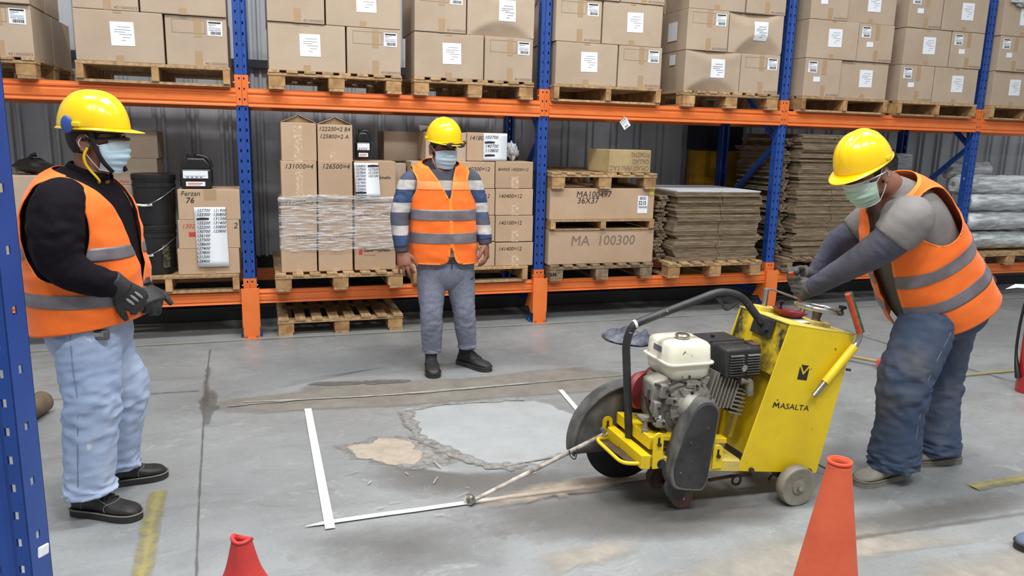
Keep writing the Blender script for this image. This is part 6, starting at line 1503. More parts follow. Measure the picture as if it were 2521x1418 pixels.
MB().add(*tube_geo(spline([hd.p(s*0.094, 0.012, 0.042), hd.p(s*0.091, 0.026, -0.02), hd.p(s*0.084, 0.050, -0.075), hd.p(s*0.068, 0.080, -0.118)], 6), [(0.0095, 0.0022)]*19, 8, True, hd.f)).build('chin_strap', strapk, hl, smooth=True)
MB().add(*tube_geo(spline([hd.p(-s*0.094, 0.012, 0.042), hd.p(-s*0.091, 0.026, -0.02), hd.p(-s*0.084, 0.050, -0.075), hd.p(-s*0.066, 0.080, -0.118)], 6), [(0.0095, 0.0022)]*19, 8, True, hd.f)).build('chin_strap', strapk, hl, smooth=True)
face_mask(L_, hd, maskm, strapw, (-1, 1)); goggles(L_, hd, black_plastic, True, (1, -1), 0.0, 0.004, 1.4)
yc_ = mat('yellow_cord', rgb(236, 196, 20), 0.5)
MB().tube(spline([hd.p(-0.086, -0.004, -0.024), hd.p(-0.092, -0.016, -0.060), hd.p(-0.088, -0.006, -0.10), hd.p(-0.075, 0.030, -0.155), hd.p(-0.05, -0.02, -0.16), hd.p(0.0, -0.09, -0.14)], 8), 0.0052, 8).build('earplug_cord', yc_, L_, smooth=True)
v, f = blob(hd.p(-0.088, 0.0, -0.018), (hd.l*0.006, hd.f*0.005, hd.u*0.005), 10, 8); MB().add(v, f).build('earplug', mat('green_foam', rgb(40, 150, 70), 0.6), L_, smooth='all')
shirt_k = mat('black_knit', rgb(24, 19, 27), 0.9, col2=rgb(17, 13, 19), scale=10, bump=0.15, bscale=90, spec=0.15)
j = ((0.0, 0.2, 0.5), (0.52, 0.2, 1.2), (1.0, 0.15, 0.9))
geos = [(*TL_.solid(0.006), 0), (*limb([sh_n+l_*0.09+Z3*0.0, sh_n, at(138, 570, -2.950), el_n, at(205, 682, -2.975), wr_n], [0.072, 0.092, 0.092, 0.080, 0.064, 0.046], 12, 36, fold=0.010, ff=9, seed=3, joints=j), 0),
        (*limb([sh_f-l_*0.08, sh_f, el_f, wr_f], [0.07, 0.08, 0.07, 0.045], 12, 32, fold=0.008, ff=9, seed=6, joints=j), 0)]
fuse('shirt', geos, [shirt_k], L_, 0.008, 4)
nk = hd.p(0, -0.03, -0.07)
cl = [at(222, 414, yc)+(l_*math.cos(t)*0.075+nrm(f_-Z3*0.35)*math.sin(t)*0.080)-Z3*0.008 for t in np.linspace(math.radians(100), math.radians(440), 30)]
MB().tube(cl, [(0.006, 0.013)]*30, 8).build('collar', shirt_k, L_, smooth=True)
# vest: armholes cut sideways, deep V in front
def keepL(X, Yf, H):
    arm = ((Yf+0.010)/0.118)**2+((H-(hT-0.235))/0.190)**2-1; arm = np.where(np.abs(X) > 0.13, arm*0.15, 1.0)
    vb = hT-0.46; V = np.abs(X+0.0)-np.where(H > vb, (H-vb)*0.26+0.002, 0.004+0.0*H); V = np.where(Yf > 0, V, 1.0)
    top = (hT-0.018)-H
    return np.minimum(np.minimum(arm, V), top)
vest(L_, TL_, keepL, [(0.105, 0.158, reflect, 'reflective_band'), (0.285, 0.338, reflect, 'reflective_band')], vestm, None, 0.020, 0.010, 2.0)
jeanl = mat('light_blue_denim', rgb(150, 170, 204), 0.85, col2=rgb(176, 188, 212), scale=3.5, stretch=(1, 1, 0.6), bump=0.12, bscale=200, speck=(rgb(206, 208, 216), 18, 0.70))
jj = ((0.02, 0.12, 0.7), (0.45, 0.12, 0.9), (0.96, 0.16, 1.7))
pel = at(222, 815, -2.72)
geos = [(*blob(pel, (l_*0.185, f_*0.160, Z3*0.145), 32, 22), 0), (*limb([pel+Z3*0.03, pel+Z3*0.13], [(0.18, 0.16), (0.175, 0.155)], 4, 32, side=l_), 0),
        (*limb([hpn+Z3*0.06-l_*0.0, hpn+(kn-hpn)*0.45, kn, kn+(an-kn)*0.5, an+Z3*0.02, an-Z3*0.035], [0.118, 0.118, 0.104, 0.098, 0.092, 0.086], 14, 40, fold=0.020, ff=15, seed=1.0, joints=jj), 0),
        (*limb([hpf+Z3*0.06, hpf+(kf-hpf)*0.45, kf, kf+(af-kf)*0.5, af+Z3*0.02, af-Z3*0.035], [0.115, 0.115, 0.104, 0.096, 0.090, 0.084], 14, 40, fold=0.020, ff=15, seed=5.0, joints=jj), 0)]
tr = fuse('trousers', geos, [jeanl], L_, 0.007, 2)
seam = mat('denim_seam', rgb(112, 128, 162), 0.9)
cb = nrm(CAM-hpn); so = nrm(-l_*0.8)
MB().tube(spline([hpn+Z3*0.05+so*0.123, hpn+(kn-hpn)*0.45+so*0.124, kn+so*0.110, kn+(an-kn)*0.5+so*0.104, an+so*0.096], 8), 0.0016, 5).build('side_seam', seam, tr, smooth=True)
tg = at(250, 822, -2.90); t_ = MB().obox(tg+so*0.015, f_*0.036, so*0.012, Z3*0.020).build('tape_measure', mat('grey_rubber', rgb(92, 92, 90), 0.5), L_, bevel=0.006, seg=2, smooth=40)
MB().obox(tg+so*0.027+Z3*0.004, f_*0.020, so*0.002, Z3*0.010).build('tape_face', chrome, t_, bevel=0.002)
boot(L_, (-3.088, -2.800), (-2.815, -2.932), bootm, solem, lacem, weltm); boot(L_, (-3.035, -2.575), (-2.755, -2.520), bootm, solem, lacem, weltm)
glove = mat('black_glove', rgb(34, 33, 34), 0.6, col2=rgb(46, 45, 46), scale=20, bump=0.2, bscale=120)
hd1 = nrm(at(352, 752, -2.90)-wr_n); g1 = hand_geo(wr_n+hd1*0.01, hd1, nrm((0.15, -0.9, 0.35)), 1, 1.18, (0.55, 0.8, 0.5), 0.1, 0.3, 0.7, 1.12)
g1.append(limb([wr_n-hd1*0.035, wr_n+hd1*0.03], [0.045, 0.043], 4, 20))
go = fuse('glove', [(*g, 0) for g in g1], [glove], L_, 0.0045, 2)
mb = MB(); bk = nrm(np.array((0.15, -0.9, 0.35))-hd1*(np.array((0.15, -0.9, 0.35))@hd1)); sd_ = np.cross(hd1, bk)
for k in range(3):
    c = wr_n+hd1*(0.072+0.004*k)+sd_*(0.022-0.020*k)+bk*0.0235; v, f = blob(c, (hd1*0.022, sd_*0.006, bk*0.004), 12, 8); mb.add(v, f)
mb.build('knuckle_stripe', mat('grey_rubber_stripe', rgb(132, 132, 136), 0.5), go, smooth='all')
hd2 = nrm(at(385, 748, -2.80)-wr_f); g2 = hand_geo(wr_f+hd2*0.005, hd2, nrm((0.3, -0.55, 0.75)), -1, 1.15, [(1.3, 0.35, 0.2), (0.75, 0.95, 0.7), (0.75, 1.0, 0.7), (0.8, 1.0, 0.7)], 0.1, 0.3, 0.7, 1.1)
g2.append(limb([wr_f-hd2*0.05, wr_f+hd2*0.03], [0.043, 0.042], 4, 20))
fuse('glove', [(*g, 0) for g in g2], [glove], L_, 0.0045, 2)

# ------------------------------------------------------------------ worker facing us (grey sweatpants)
M_ = thing('person', 'worker standing before the rack in grey sweatpants and striped sweater', 'person', (-1.07, -1.22, 0))
yc = -1.22; f_ = nrm((-0.10, -1.0, 0)); l_ = np.cross(Z3, f_)
K = [(at(1092, 643, yc), l_, f_, 0.215, 0.140, 0.140, 2.4), (at(1091, 600, yc), l_, f_, 0.212, 0.145, 0.140, 2.4), (at(1089, 545, yc), l_, f_, 0.208, 0.145, 0.135, 2.4), (at(1087, 495, yc), l_, f_, 0.210, 0.138, 0.130, 2.4),
     (at(1085, 450, yc), l_, f_, 0.212, 0.122, 0.120, 2.4), (at(1084, 422, yc), l_, f_+Z3*-0.15, 0.195, 0.095, 0.098, 2.4), (at(1084, 408, yc), l_, f_+Z3*-0.3, 0.140, 0.078, 0.082, 2.3), (at(1084, 397, yc), l_, f_+Z3*-0.4, 0.074, 0.068, 0.070, 2.0)]
TM = Torso(K); hT = TM.h[-1]
hd = Head(at(1093, 366, yc-0.02), nrm((0.22, -0.95, -0.12)), nrm((0.05, -0.2, 1)))
sR, sL = at(1011, 446, yc), at(1157, 442, yc)
eR, eL = at(984, 535, yc-0.03), at(1181, 528, yc-0.04)
wR, wL = at(989, 617, yc-0.08), at(1195, 598, yc-0.09)
geos = [(*g, 0) for g in head_geo(hd)+ear_geo(hd, 1)+ear_geo(hd, -1)]
geos += [(*limb([hd.p(0, -0.03, -0.07), at(1085, 400, yc), at(1085, 425, yc)], [0.058, 0.062, 0.075], 6, 24), 0), (*TM.solid(-0.04), 0)]
for a, b, c in ((sR, eR, wR), (sL, eL, wL)): geos.append((*limb([a, b, c], [0.05, 0.042, 0.028], 8, 18), 0))
hR = nrm(at(997, 655, yc-0.12)-wR); hL = nrm(at(1200, 650, yc-0.13)-wL)
geos += [(*g, 0) for g in hand_geo(wR+hR*0.004, hR, nrm((-0.25, -0.95, 0.1)), -1, 1.12, [(0.25, 0.3, 0.2), (0.2, 0.3, 0.25), (0.25, 0.3, 0.25), (0.3, 0.35, 0.3)], 0.34, 0.3, 0.75)]
geos += [(*g, 0) for g in hand_geo(wL+hL*0.004, hL, nrm((0.9, -0.45, 0.1)), 1, 1.12, [(0.35, 0.6, 0.4), (0.45, 0.6, 0.4), (0.5, 0.6, 0.5), (0.55, 0.7, 0.5)], 0.30, 0.5, 0.8)]
hpR, hpL = at(1062, 668, yc), at(1130, 665, yc); kR, kL = at(1062, 768, yc-0.03), at(1142, 762, yc-0.02); aR, aL = at(1063, 862, yc+0.03), at(1150, 852, yc+0.04)
for a, b, c in ((hpR, kR, aR), (hpL, kL, aL)): geos.append((*limb([a+Z3*0.05, b, c], [0.08, 0.055, 0.038], 8, 18), 0))
fuse('body', geos, [skin], M_, 0.0052, 2)
eyes(M_, hd, skin); hair_cap(M_, hd, hairm, -0.045); hl = helmet(M_, hd, rimz=0.054)
face_mask(M_, hd, maskm, strapw)
# glasses pushed up on the peak
gm = mat('grey_lens_frame', rgb(40, 40, 42), 0.35)
go = MB().tube(spline([hd.p(-0.105, 0.050, 0.040), hd.p(-0.078, 0.120, 0.045), hd.p(-0.03, 0.160, 0.050), hd.p(0.03, 0.162, 0.050), hd.p(0.078, 0.125, 0.047), hd.p(0.108, 0.06, 0.044)], 8), 0.006, 8).build('raised_glasses', gm, hl, smooth=True)
for s in (-1, 1):
    v, f = blob(hd.p(s*0.036, 0.165, 0.046), (hd.l*0.030, hd.f*0.006, hd.u*0.016), 18, 10); MB().add(v, f).build('tinted_lens', mat('smoky_lens', rgb(60, 56, 52), 0.12), go, smooth='all')
v, f = blob(hd.p(0.118, 0.055, 0.048), (hd.l*0.010, hd.f*0.018, hd.u*0.014), 14, 10); MB().add(v, f).build('hinge', gm, go, smooth='all')
# striped sweater
m = bpy.data.materials.new('striped_knit'); m.use_nodes = True; nt = m.node_tree; N, L = nt.nodes, nt.links; b = N['Principled BSDF']; b.inputs['Roughness'].default_value = 0.85; b.inputs['Specular IOR Level'].default_value = 0.2
tc = N.new('ShaderNodeTexCoord'); sx = N.new('ShaderNodeSeparateXYZ'); L.new(tc.outputs['Object'], sx.inputs[0])
zw = at(995, 453, yc)[2]
def mth(op, a, b_=None, c_=None):
    n_ = N.new('ShaderNodeMath'); n_.operation = op
    for i, v in enumerate((a, b_, c_)):
        if v is None: continue
        if isinstance(v, (int, float)): n_.inputs[i].default_value = v
        else: L.new(v, n_.inputs[i])
    return n_.outputs[0]
nzz = N.new('ShaderNodeTexNoise'); nzz.inputs['Scale'].default_value = 9; nzz.inputs['Detail'].default_value = 5; L.new(tc.outputs['Object'], nzz.inputs['Vector'])
fr_ = mth('FRACT', mth('DIVIDE', mth('ADD', sx.outputs['Z'], 0.146*10-zw+0.146*0.21), 0.146))
wh = mth('LESS_THAN', fr_, 0.42)
par = mth('LESS_THAN', mth('FRACT', mth('DIVIDE', mth('ADD', sx.outputs['Z'], 0.292*10-zw+0.146*0.21), 0.292)), 0.5)
mx0 = N.new('ShaderNodeMix'); mx0.data_type = 'RGBA'; mx0.inputs[6].default_value = rgb(58, 72, 104); mx0.inputs[7].default_value = rgb(84, 84, 94); L.new(par, mx0.inputs[0])
mx1 = N.new('ShaderNodeMix'); mx1.data_type = 'RGBA'; mx1.inputs[7].default_value = rgb(70, 92, 132); L.new(mx0.outputs[2], mx1.inputs[6]); rr_ = N.new('ShaderNodeMapRange'); rr_.inputs[1].default_value = 0.52; rr_.inputs[2].default_value = 0.75; L.new(nzz.outputs['Fac'], rr_.inputs[0]); L.new(rr_.outputs[0], mx1.inputs[0])
mx2 = N.new('ShaderNodeMix'); mx2.data_type = 'RGBA'; L.new(mx1.outputs[2], mx2.inputs[6])
mx3 = N.new('ShaderNodeMix'); mx3.data_type = 'RGBA'; mx3.inputs[6].default_value = rgb(188, 183, 179); mx3.inputs[7].default_value = rgb(134, 130, 132); L.new(rr_.outputs[0], mx3.inputs[0]); L.new(mx3.outputs[2], mx2.inputs[7]); L.new(wh, mx2.inputs[0])
mx4 = N.new('ShaderNodeMix'); mx4.data_type = 'RGBA'; L.new(mx2.outputs[2], mx4.inputs[6]); mx4.inputs[7].default_value = rgb(52, 52, 64); L.new(mth('GREATER_THAN', sx.outputs['Z'], float(at(1085, 416, yc)[2])), mx4.inputs[0]); L.new(mx4.outputs[2], b.inputs['Base Color'])
knit = m
geos = [(*TM.solid(-0.014), 0), (*limb([sR+l_*0.07+Z3*0.0, sR, (sR+eR)/2-l_*0.006, eR, wR+Z3*0.02], [0.056, 0.066, 0.066, 0.060, 0.045], 12, 32, fold=0.007, ff=10, seed=2, joints=j), 0),
        (*limb([sL-l_*0.07+Z3*0.0, sL, (sL+eL)/2+l_*0.006, eL, wL+Z3*0.02], [0.056, 0.066, 0.066, 0.060, 0.045], 12, 32, fold=0.007, ff=10, seed=4, joints=j), 0)]
sw = fuse('sweater', geos, [knit], M_, 0.007, 3)
cuffm = mat('dark_cuff', rgb(46, 44, 54), 0.85, col2=rgb(74, 74, 86), scale=16)
for w, e in ((wR, eR), (wL, eL)):
    d = nrm(w-e); MB().tube([w-d*0.045, w-d*0.02, w+d*0.008], [0.047, 0.047, 0.043], 24).build('cuff', cuffm, sw, smooth=50)
def keepM(X, Yf, H):
    arm = ((Yf)/0.095)**2+((H-(hT-0.165))/0.125)**2-1; arm = np.where(np.abs(X) > 0.12, arm*0.12, 1.0)
    vb = hT-0.245; cx0 = 0.035
    V = np.abs(X-cx0*np.clip(1-(H-vb)/0.25, 0, 1))-np.where(H > vb, (H-vb)*0.33+0.0015, np.where(H < 0.115, 0.004+(0.115-H)*0.16, 0.004)); V = np.where(Yf > 0, V, 1.0)
    cor = np.where((Yf > 0) & (H < 0.05), np.abs(X-cx0)-0.018-0.05*(1-np.sqrt(np.clip(1-((0.05-H)/0.05)**2, 0, 1))), 1.0)
    return np.minimum(np.minimum(np.minimum(arm, V), cor), np.minimum((hT-0.012)-H, H+0.004))
hz = lambda y: (at(1090, y, yc)[2]-K[0][0][2])
vest(M_, TM, keepM, [(hz(592), hz(567), reflect, 'reflective_band'), (hz(537), hz(511), reflect, 'reflective_band'), (hz(464), hz(443), vest_pale, 'pale_band')], vestm, vest_trim, 0.016, 0.006, 7.0)
sweatm = mat('grey_marl_jersey', rgb(116, 120, 138), 0.9, col2=rgb(132, 136, 152), scale=60, detail=3, bump=0.1, bscale=160)
pel = at(1097, 668, yc); jj2 = ((0.02, 0.1, 0.6), (0.5, 0.12, 1.0), (0.95, 0.10, 2.2))
geos = [(*blob(pel+Z3*0.01, (l_*0.185, f_*0.128, Z3*0.14), 32, 22), 0), (*limb([pel+Z3*0.0, pel+Z3*0.11], [(0.185, 0.125), (0.18, 0.12)], 4, 32, side=l_), 0),
        (*limb([hpR+Z3*0.06-l_*0.0, hpR+(kR-hpR)*0.5, kR, kR+(aR-kR)*0.5, aR+Z3*0.03, aR-Z3*0.015], [0.100, 0.092, 0.075, 0.072, 0.066, 0.060], 14, 36, fold=0.008, ff=13, seed=1.0, joints=jj2), 0),
        (*limb([hpL+Z3*0.06, hpL+(kL-hpL)*0.5, kL, kL+(aL-kL)*0.5, aL+Z3*0.03, aL-Z3*0.015], [0.100, 0.092, 0.075, 0.072, 0.064, 0.058], 14, 36, fold=0.008, ff=13, seed=5.0, joints=jj2), 0)]
tr = fuse('sweatpants', geos, [sweatm], M_, 0.007, 2)
MB().tube(spline([at(1111, 640, yc-0.145), at(1113, 652, yc-0.150), at(1112, 663, yc-0.148)], 5), 0.0035, 6).build('drawstring', strapk, tr, smooth=True)
c = at(1161, 686, yc-0.085); mb = MB(); ctr = np.array([0.0, 0, 0]); mk = [(-0.014, 0.006), (-0.008, -0.006), (0.002, -0.003), (0.020, 0.010), (0.002, 0.002), (-0.007, -0.001)]
mb.prism([(c[0]+a, c[2]+b_) for a, b_ in mk], c[1]-0.006, c[1]+0.010); mb.build('tick_mark', ink, tr)
boot(M_, (-1.205, -1.115), (-1.236, -1.392), bootm, solem, lacem, solem, 0.165); boot(M_, (-0.992, -1.085), (-0.828, -1.335), bootm, solem, lacem, solem, 0.165)

# ------------------------------------------------------------------ worker bending over the saw
R0 = thing('person', 'worker bending over the saw in dark dusty jeans and grey T-shirt', 'person', (0.75, -3.40, 0))
yc = -3.40; B_ = math.radians(35); f_ = np.array([-math.cos(B_), 0, -math.sin(B_)]); l_ = np.array([0, -1.0, 0]); up_ = np.array([-math.sin(B_), 0, math.cos(B_)])
K = [(at(2328, 747, yc), l_, f_, 0.225, 0.215, 0.165, 2.3), (at(2308, 708, yc), l_, f_, 0.222, 0.232, 0.165, 2.3), (at(2283, 655, yc), l_, f_, 0.208, 0.222, 0.165, 2.3), (at(2255, 600, yc), l_, f_, 0.205, 0.195, 0.165, 2.3),
     (at(2232, 545, yc), l_, f_, 0.205, 0.160, 0.155, 2.3), (at(2216, 503, yc), l_, nrm(f_-0.15*up_), 0.185, 0.120, 0.125, 2.3), (at(2198, 474, yc), l_, nrm(f_-0.2*up_), 0.130, 0.090, 0.098, 2.2), (at(2184, 456, yc), l_, nrm(f_-0.2*up_), 0.078, 0.075, 0.078, 2.0)]
TR_ = Torso(K); hT = TR_.h[-1]
hf = nrm((-0.88, -0.18, -0.46)); hd = Head(at(2130, 432, yc-0.01), hf, nrm((-0.45, 0, 0.9)))
sn, sf = at(2242, 535, -3.585), at(2150, 540, -3.20)
en, wn = at(2140, 628, -3.46), at(2003, 706, -3.175)
ef, wf = at(2060, 600, -3.10), at(2004, 680, -3.05)
geos = [(*g, 0) for g in head_geo(hd)+ear_geo(hd, 1)+ear_geo(hd, -1)]
geos += [(*limb([hd.p(0, -0.03, -0.06), at(2180, 458, yc), at(2205, 500, yc)], [0.064, 0.072, 0.085], 6, 24), 0), (*TR_.solid(-0.04), 0)]
for a, b, c in ((sn, en, wn), (sf, ef, wf)): geos.append((*limb([a, b, c], [0.06, 0.048, 0.030], 8, 18), 0))
hpn, hpf = at(2292, 772, -3.50), at(2345, 762, -3.30); kn, kf = at(2232, 925, -3.50), at(2312, 925, -3.32); an, af = at(2200, 1125, -3.465), at(2305, 1092, -3.35)
for a, b, c in ((hpn, kn, an), (hpf, kf, af)): geos.append((*limb([a+Z3*0.05, b, c], [0.09, 0.062, 0.042], 8, 18), 0))
fuse('body', geos, [skin2], R0, 0.007, 3)
eyes(R0, hd, skin2); hair_cap(R0, hd, hairm, -0.075); hl = helmet(R0, hd, rimz=0.056, hgt=0.142)
MB().disc(hd.p(0.0, -0.165, 0.058), hd.f, 0.017, 0.02, 16).build('ratchet_knob', white_plastic, hl, smooth=40)
MB().tube(spline([hd.p(0.05, -0.15, 0.045), hd.p(0.0, -0.172, 0.035), hd.p(-0.05, -0.15, 0.045)], 6), 0.007, 8).build('nape_strap', steel_dark, hl, smooth=True)
face_mask(R0, hd, maskg, strapw); goggles(R0, hd, mat('clear_frame', rgb(190, 194, 196), 0.2, spec=0.8), True, (1, -1), -0.002, 0.004, 0.9)
teem = mat('grey_dusty_cotton', rgb(132, 128, 126), 0.9, col2=rgb(112, 108, 104), scale=5, bump=0.1, bscale=110)
olive = mat('olive_dusty_cotton', rgb(112, 106, 94), 0.9, col2=rgb(92, 88, 78), scale=5, bump=0.1, bscale=110)
cn = at(2196, 588, -3.545); cf = sf+(ef-sf)*0.55
_, _, X_, Y_, H_, _ = TR_.grid()
geos = [(*TR_.solid(-0.010), np.where((Y_ > 0.06) & (np.abs(X_) < 0.16), 1, 0)), (*limb([sn+np.array([0.01, 0.10, -0.01]), sn, at(2222, 560, -3.57), cn], [0.080, 0.094, 0.096, 0.092], 12, 34, fold=0.006, ff=7, seed=2), 0), (*limb([sf+np.array([0.03, -0.10, 0.02]), sf, cf], [0.09, 0.09, 0.078], 12, 30, fold=0.006, ff=7, seed=4), 0)]
fuse('t_shirt', geos, [teem, olive], R0, 0.008, 14)
navy = mat('navy_arm_sleeve', rgb(66, 68, 88), 0.8, col2=rgb(92, 90, 98), scale=4, bump=0.12, bscale=120)
ja = ((0.35, 0.2, 0.9), (0.9, 0.2, 0.8))
sA = fuse('arm_sleeve', [(*limb([at(2222, 560, -3.57), cn, en, en+(wn-en)*0.5, wn-nrm(wn-en)*0.0], [0.074, 0.080, 0.070, 0.056, 0.044], 14, 32, fold=0.005, ff=12, seed=8, joints=ja), 0)], [navy], R0, 0.007, 3)
fuse('arm_sleeve', [(*limb([cf-(ef-sf)*0.2, cf, ef, ef+(wf-ef)*0.5, wf], [0.062, 0.064, 0.060, 0.050, 0.040], 14, 30, fold=0.006, ff=16, seed=9, joints=ja), 0)], [navy], R0, 0.007, 3)
def keepR(X, Yf, H):
    arm = ((Yf-0.000)/0.098)**2+((H-(hT-0.175))/0.122)**2-1; arm = np.where(np.abs(X) > 0.12, arm*0.14, 1.0)
    vb = hT-0.52; V = np.abs(X)-np.where(H > vb, (H-vb)*0.03+0.05, 0.05+0.0*H); V = np.where(Yf > 0, V, 1.0)
    cor = np.where((Yf > 0) & (H < 0.08), np.abs(X)-0.05-0.10*(1-np.sqrt(np.clip(1-((0.08-H)/0.08)**2, 0, 1))), 1.0)
    return np.minimum(np.minimum(np.minimum(arm, V), cor), (hT-0.02)-H)
vest(R0, TR_, keepR, [(0.135, 0.195, reflect, 'reflective_band'), (0.295, 0.355, reflect, 'reflective_band')], vestm, vest_trim, 0.022, 0.009, 11.0)
jeand = mat('dark_dusty_denim', rgb(60, 74, 100), 0.85, col2=rgb(104, 102, 98), scale=3.0, lo=0.48, hi=0.80, bump=0.12, bscale=200, speck=(rgb(190, 190, 186), 24, 0.74))
pel = at(2332, 768, yc)
geos = [(*blob(pel+Z3*0.02, (l_*0.185, np.array([0.165, 0, 0.05]), np.array([-0.05, 0, 0.145])), 32, 22), 0), (*limb([pel+Z3*0.04, pel+Z3*0.12-np.array([0.03, 0, 0])], [(0.18, 0.165), (0.175, 0.16)], 4, 32, side=l_), 0),
        (*limb([hpn-Z3*0.0+np.array([0.03,0.02,0]), hpn+(kn-hpn)*0.45, kn, kn+(an-kn)*0.5, an+Z3*0.04, an-Z3*0.05], [0.112, 0.126, 0.115, 0.104, 0.112, 0.098], 14, 40, fold=0.020, ff=14, seed=3.0, joints=jj), 0),
        (*limb([hpf-Z3*0.0, hpf+(kf-hpf)*0.45, kf, kf+(af-kf)*0.5, af+Z3*0.04, af-Z3*0.04], [0.108, 0.118, 0.105, 0.098, 0.104, 0.095], 14, 40, fold=0.018, ff=14, seed=6.0, joints=jj), 0)]
tr = fuse('trousers', geos, [jeand], R0, 0.007, 2)
so = np.array([0, -1.0, 0])
MB().tube(spline([hpn-Z3*0.06+so*0.120, hpn+(kn-hpn)*0.45+so*0.127, kn+so*0.118, kn+(an-kn)*0.5+so*0.108, an+so*0.108], 8), 0.0022, 5).build('side_seam', mat('pale_stitching', rgb(118, 124, 138), 0.9), tr, smooth=True)
bp_ = pel+Z3*0.135+np.array([-0.02, 0, 0]); MB().tube([bp_+np.array([math.cos(t)*0.170, 0, 0.07*math.cos(t)])+l_*math.sin(t)*0.180 for t in np.linspace(0, 2*PI, 41)[:-1]], [(0.020, 0.006)]*40, 8, closed=True).build('belt', strapk, R0, smooth=True)
dboot = mat('dusty_grey_boot', rgb(148, 142, 132), 0.85, col2=rgb(118, 112, 104), scale=9, bump=0.2, bscale=60); dsole = mat('dusty_sole', rgb(132, 126, 116), 0.85, col2=rgb(108, 104, 96), scale=10); dlace = mat('dusty_lace', rgb(96, 90, 84), 0.8)
boot(R0, (0.685, -3.445), (0.368, -3.468), dboot, dsole, dlace, weltm, 0.14, sc=1.08); boot(R0, (1.115, -3.372), (0.82, -3.335), dboot, dsole, dlace, weltm, 0.14, sc=1.05)
gglove = mat('grey_worn_glove', rgb(66, 65, 64), 0.75, col2=rgb(96, 93, 90), scale=12, bump=0.2, bscale=90)
ga = nrm(np.array([0.142, 0, 0.966])-np.array([0.232, 0, 0.785])); gc = np.array([0.142+0.035, YF+0.03, 0.986])-ga*0.100
# near hand closes round the far grip from the operator side
dn = nrm(gc+np.array([-0.005, -0.03, 0.0])-wn); nb = nrm(np.array([0.1, -0.85, 0.5]))
w0 = gc+np.array([0.085, -0.040, 0.010])
dh = nrm(gc+np.array([-0.03, -0.036, 0.004])-w0); nb = nrm(np.cross(ga, dh)); nb = nb if nb[1] < 0 else -nb
tsg = 1 if np.cross(dh, nb)@ga > 0 else -1
g1 = hand_geo(w0, dh, nb, tsg, 1.12, [(0.9, 1.1, 0.8)]*4, 0.05, 1.0, 0.35, 1.1); g1.append(limb([wn-nrm(w0-wn)*0.02, w0+dh*0.01], [0.042, 0.036], 4, 20))
go = fuse('glove', [(*g, 0) for g in g1], [gglove], R0, 0.0045, 2)
mb = MB(); sdv = np.cross(dh, nb)
for k in range(3):
    c = w0+dh*0.03+sdv*(0.016-0.016*k)+nb*0.0235; v, f = blob(c, (dh*0.020, sdv*0.005, nb*0.004), 12, 8); mb.add(v, f)
mb.build('white_logo', white_plastic, go, smooth='all')
w1 = gc+np.array([0.075, 0.045, 0.055])+ga*0.02; dh2 = nrm(gc+np.array([-0.03, 0.036, 0.02])+ga*0.03-w1); nb2 = nrm(np.cross(ga, dh2)); nb2 = nb2 if nb2[1] > 0 else -nb2
ts2 = 1 if np.cross(dh2, nb2)@ga > 0 else -1
g2 = hand_geo(w1, dh2, nb2, ts2, 1.12, [(0.9, 1.1, 0.8)]*4, 0.05, 1.0, 0.35, 1.1); g2.append(limb([wf, w1+dh2*0.01], [0.040, 0.036], 4, 20))
fuse('glove', [(*g, 0) for g in g2], [gglove], R0, 0.0045, 2)
# ================================================================== things on the floor
conem = mat('orange_cone_rubber', rgb(222, 102, 66), 0.6, col2=rgb(204, 86, 54), scale=5, speck=(rgb(92, 52, 44), 14, 0.72), bump=0.08, bscale=30)
conem2 = mat('red_cone_rubber', rgb(206, 62, 56), 0.65, col2=rgb(186, 52, 48), scale=6, speck=(rgb(92, 40, 40), 16, 0.72), bump=0.1, bscale=30)
cone_in = mat('cone_mouth_rubber', rgb(224, 74, 38), 0.6)
# tall cone: mouth at photo (2068,1135); stands well in front of the saw
def cone(cx, cy, top, r_top, r_bot, m, label, crushed=False):
    t = thing('traffic_cone', label, 'cone', (cx, cy, 0)); seg = 56; vs = []; fs = []; n = 34
    for i in range(n+1):
        u = i/n; z = 0.03+(top-0.03)*u; r = r_bot+(r_top-r_bot)*u**1.0
        for k in range(seg):
            th = 2*PI*k/seg; rr_ = r
            x, y = math.cos(th)*rr_, math.sin(th)*rr_
            if crushed:
                e = max(0.0, (u-0.62)/0.38); q = 1+0.55*e*max(0, math.sin(th*1.0+2.4))-0.55*e*max(0, math.cos(th+0.6))**2
                x *= q*(1-0.1*e); y *= q; x -= 0.0; z2 = z-0.020*e*max(0, math.cos(th-1.0)); bulge = 1+0.18*math.exp(-((u-0.60)/0.12)**2); x *= bulge; y *= bulge
            else: z2 = z
            vs.append((cx+x, cy+y, z2))
    fs = [(i*seg+k, i*seg+(k+1) % seg, (i+1)*seg+(k+1) % seg, (i+1)*seg+k) for i in range(n) for k in range(seg)]
    o = MB().add(vs, fs).build('cone_body', m, t, smooth='all', fix=False); sd = o.modifiers.new('t', 'SOLIDIFY'); sd.thickness = 0.007; sd.offset = -1
    pts = [vs[n*seg+k] for k in range(seg)]; MB().tube([np.array(p)*np.array([1, 1, 1])+np.array([0, 0, -0.002]) for p in pts], 0.0055, 8, closed=True).build('mouth_rim', cone_in if not crushed else m, t, smooth=True)
    b = r_bot*1.32; pl = [(cx+sx*b+dx, cy+sy*b+dy) for sx, sy, dx, dy in ((-1, -1, 0.03, 0), (1, -1, -0.03, 0), (1, -1, 0, 0.03), (1, 1, 0, -0.03), (1, 1, -0.03, 0), (-1, 1, 0.03, 0), (-1, 1, 0, -0.03), (-1, -1, 0, 0.03))]
    MB().slab(pl, 0.0, 0.032).build('base_plate', m, t, bevel=0.006, seg=2); return t
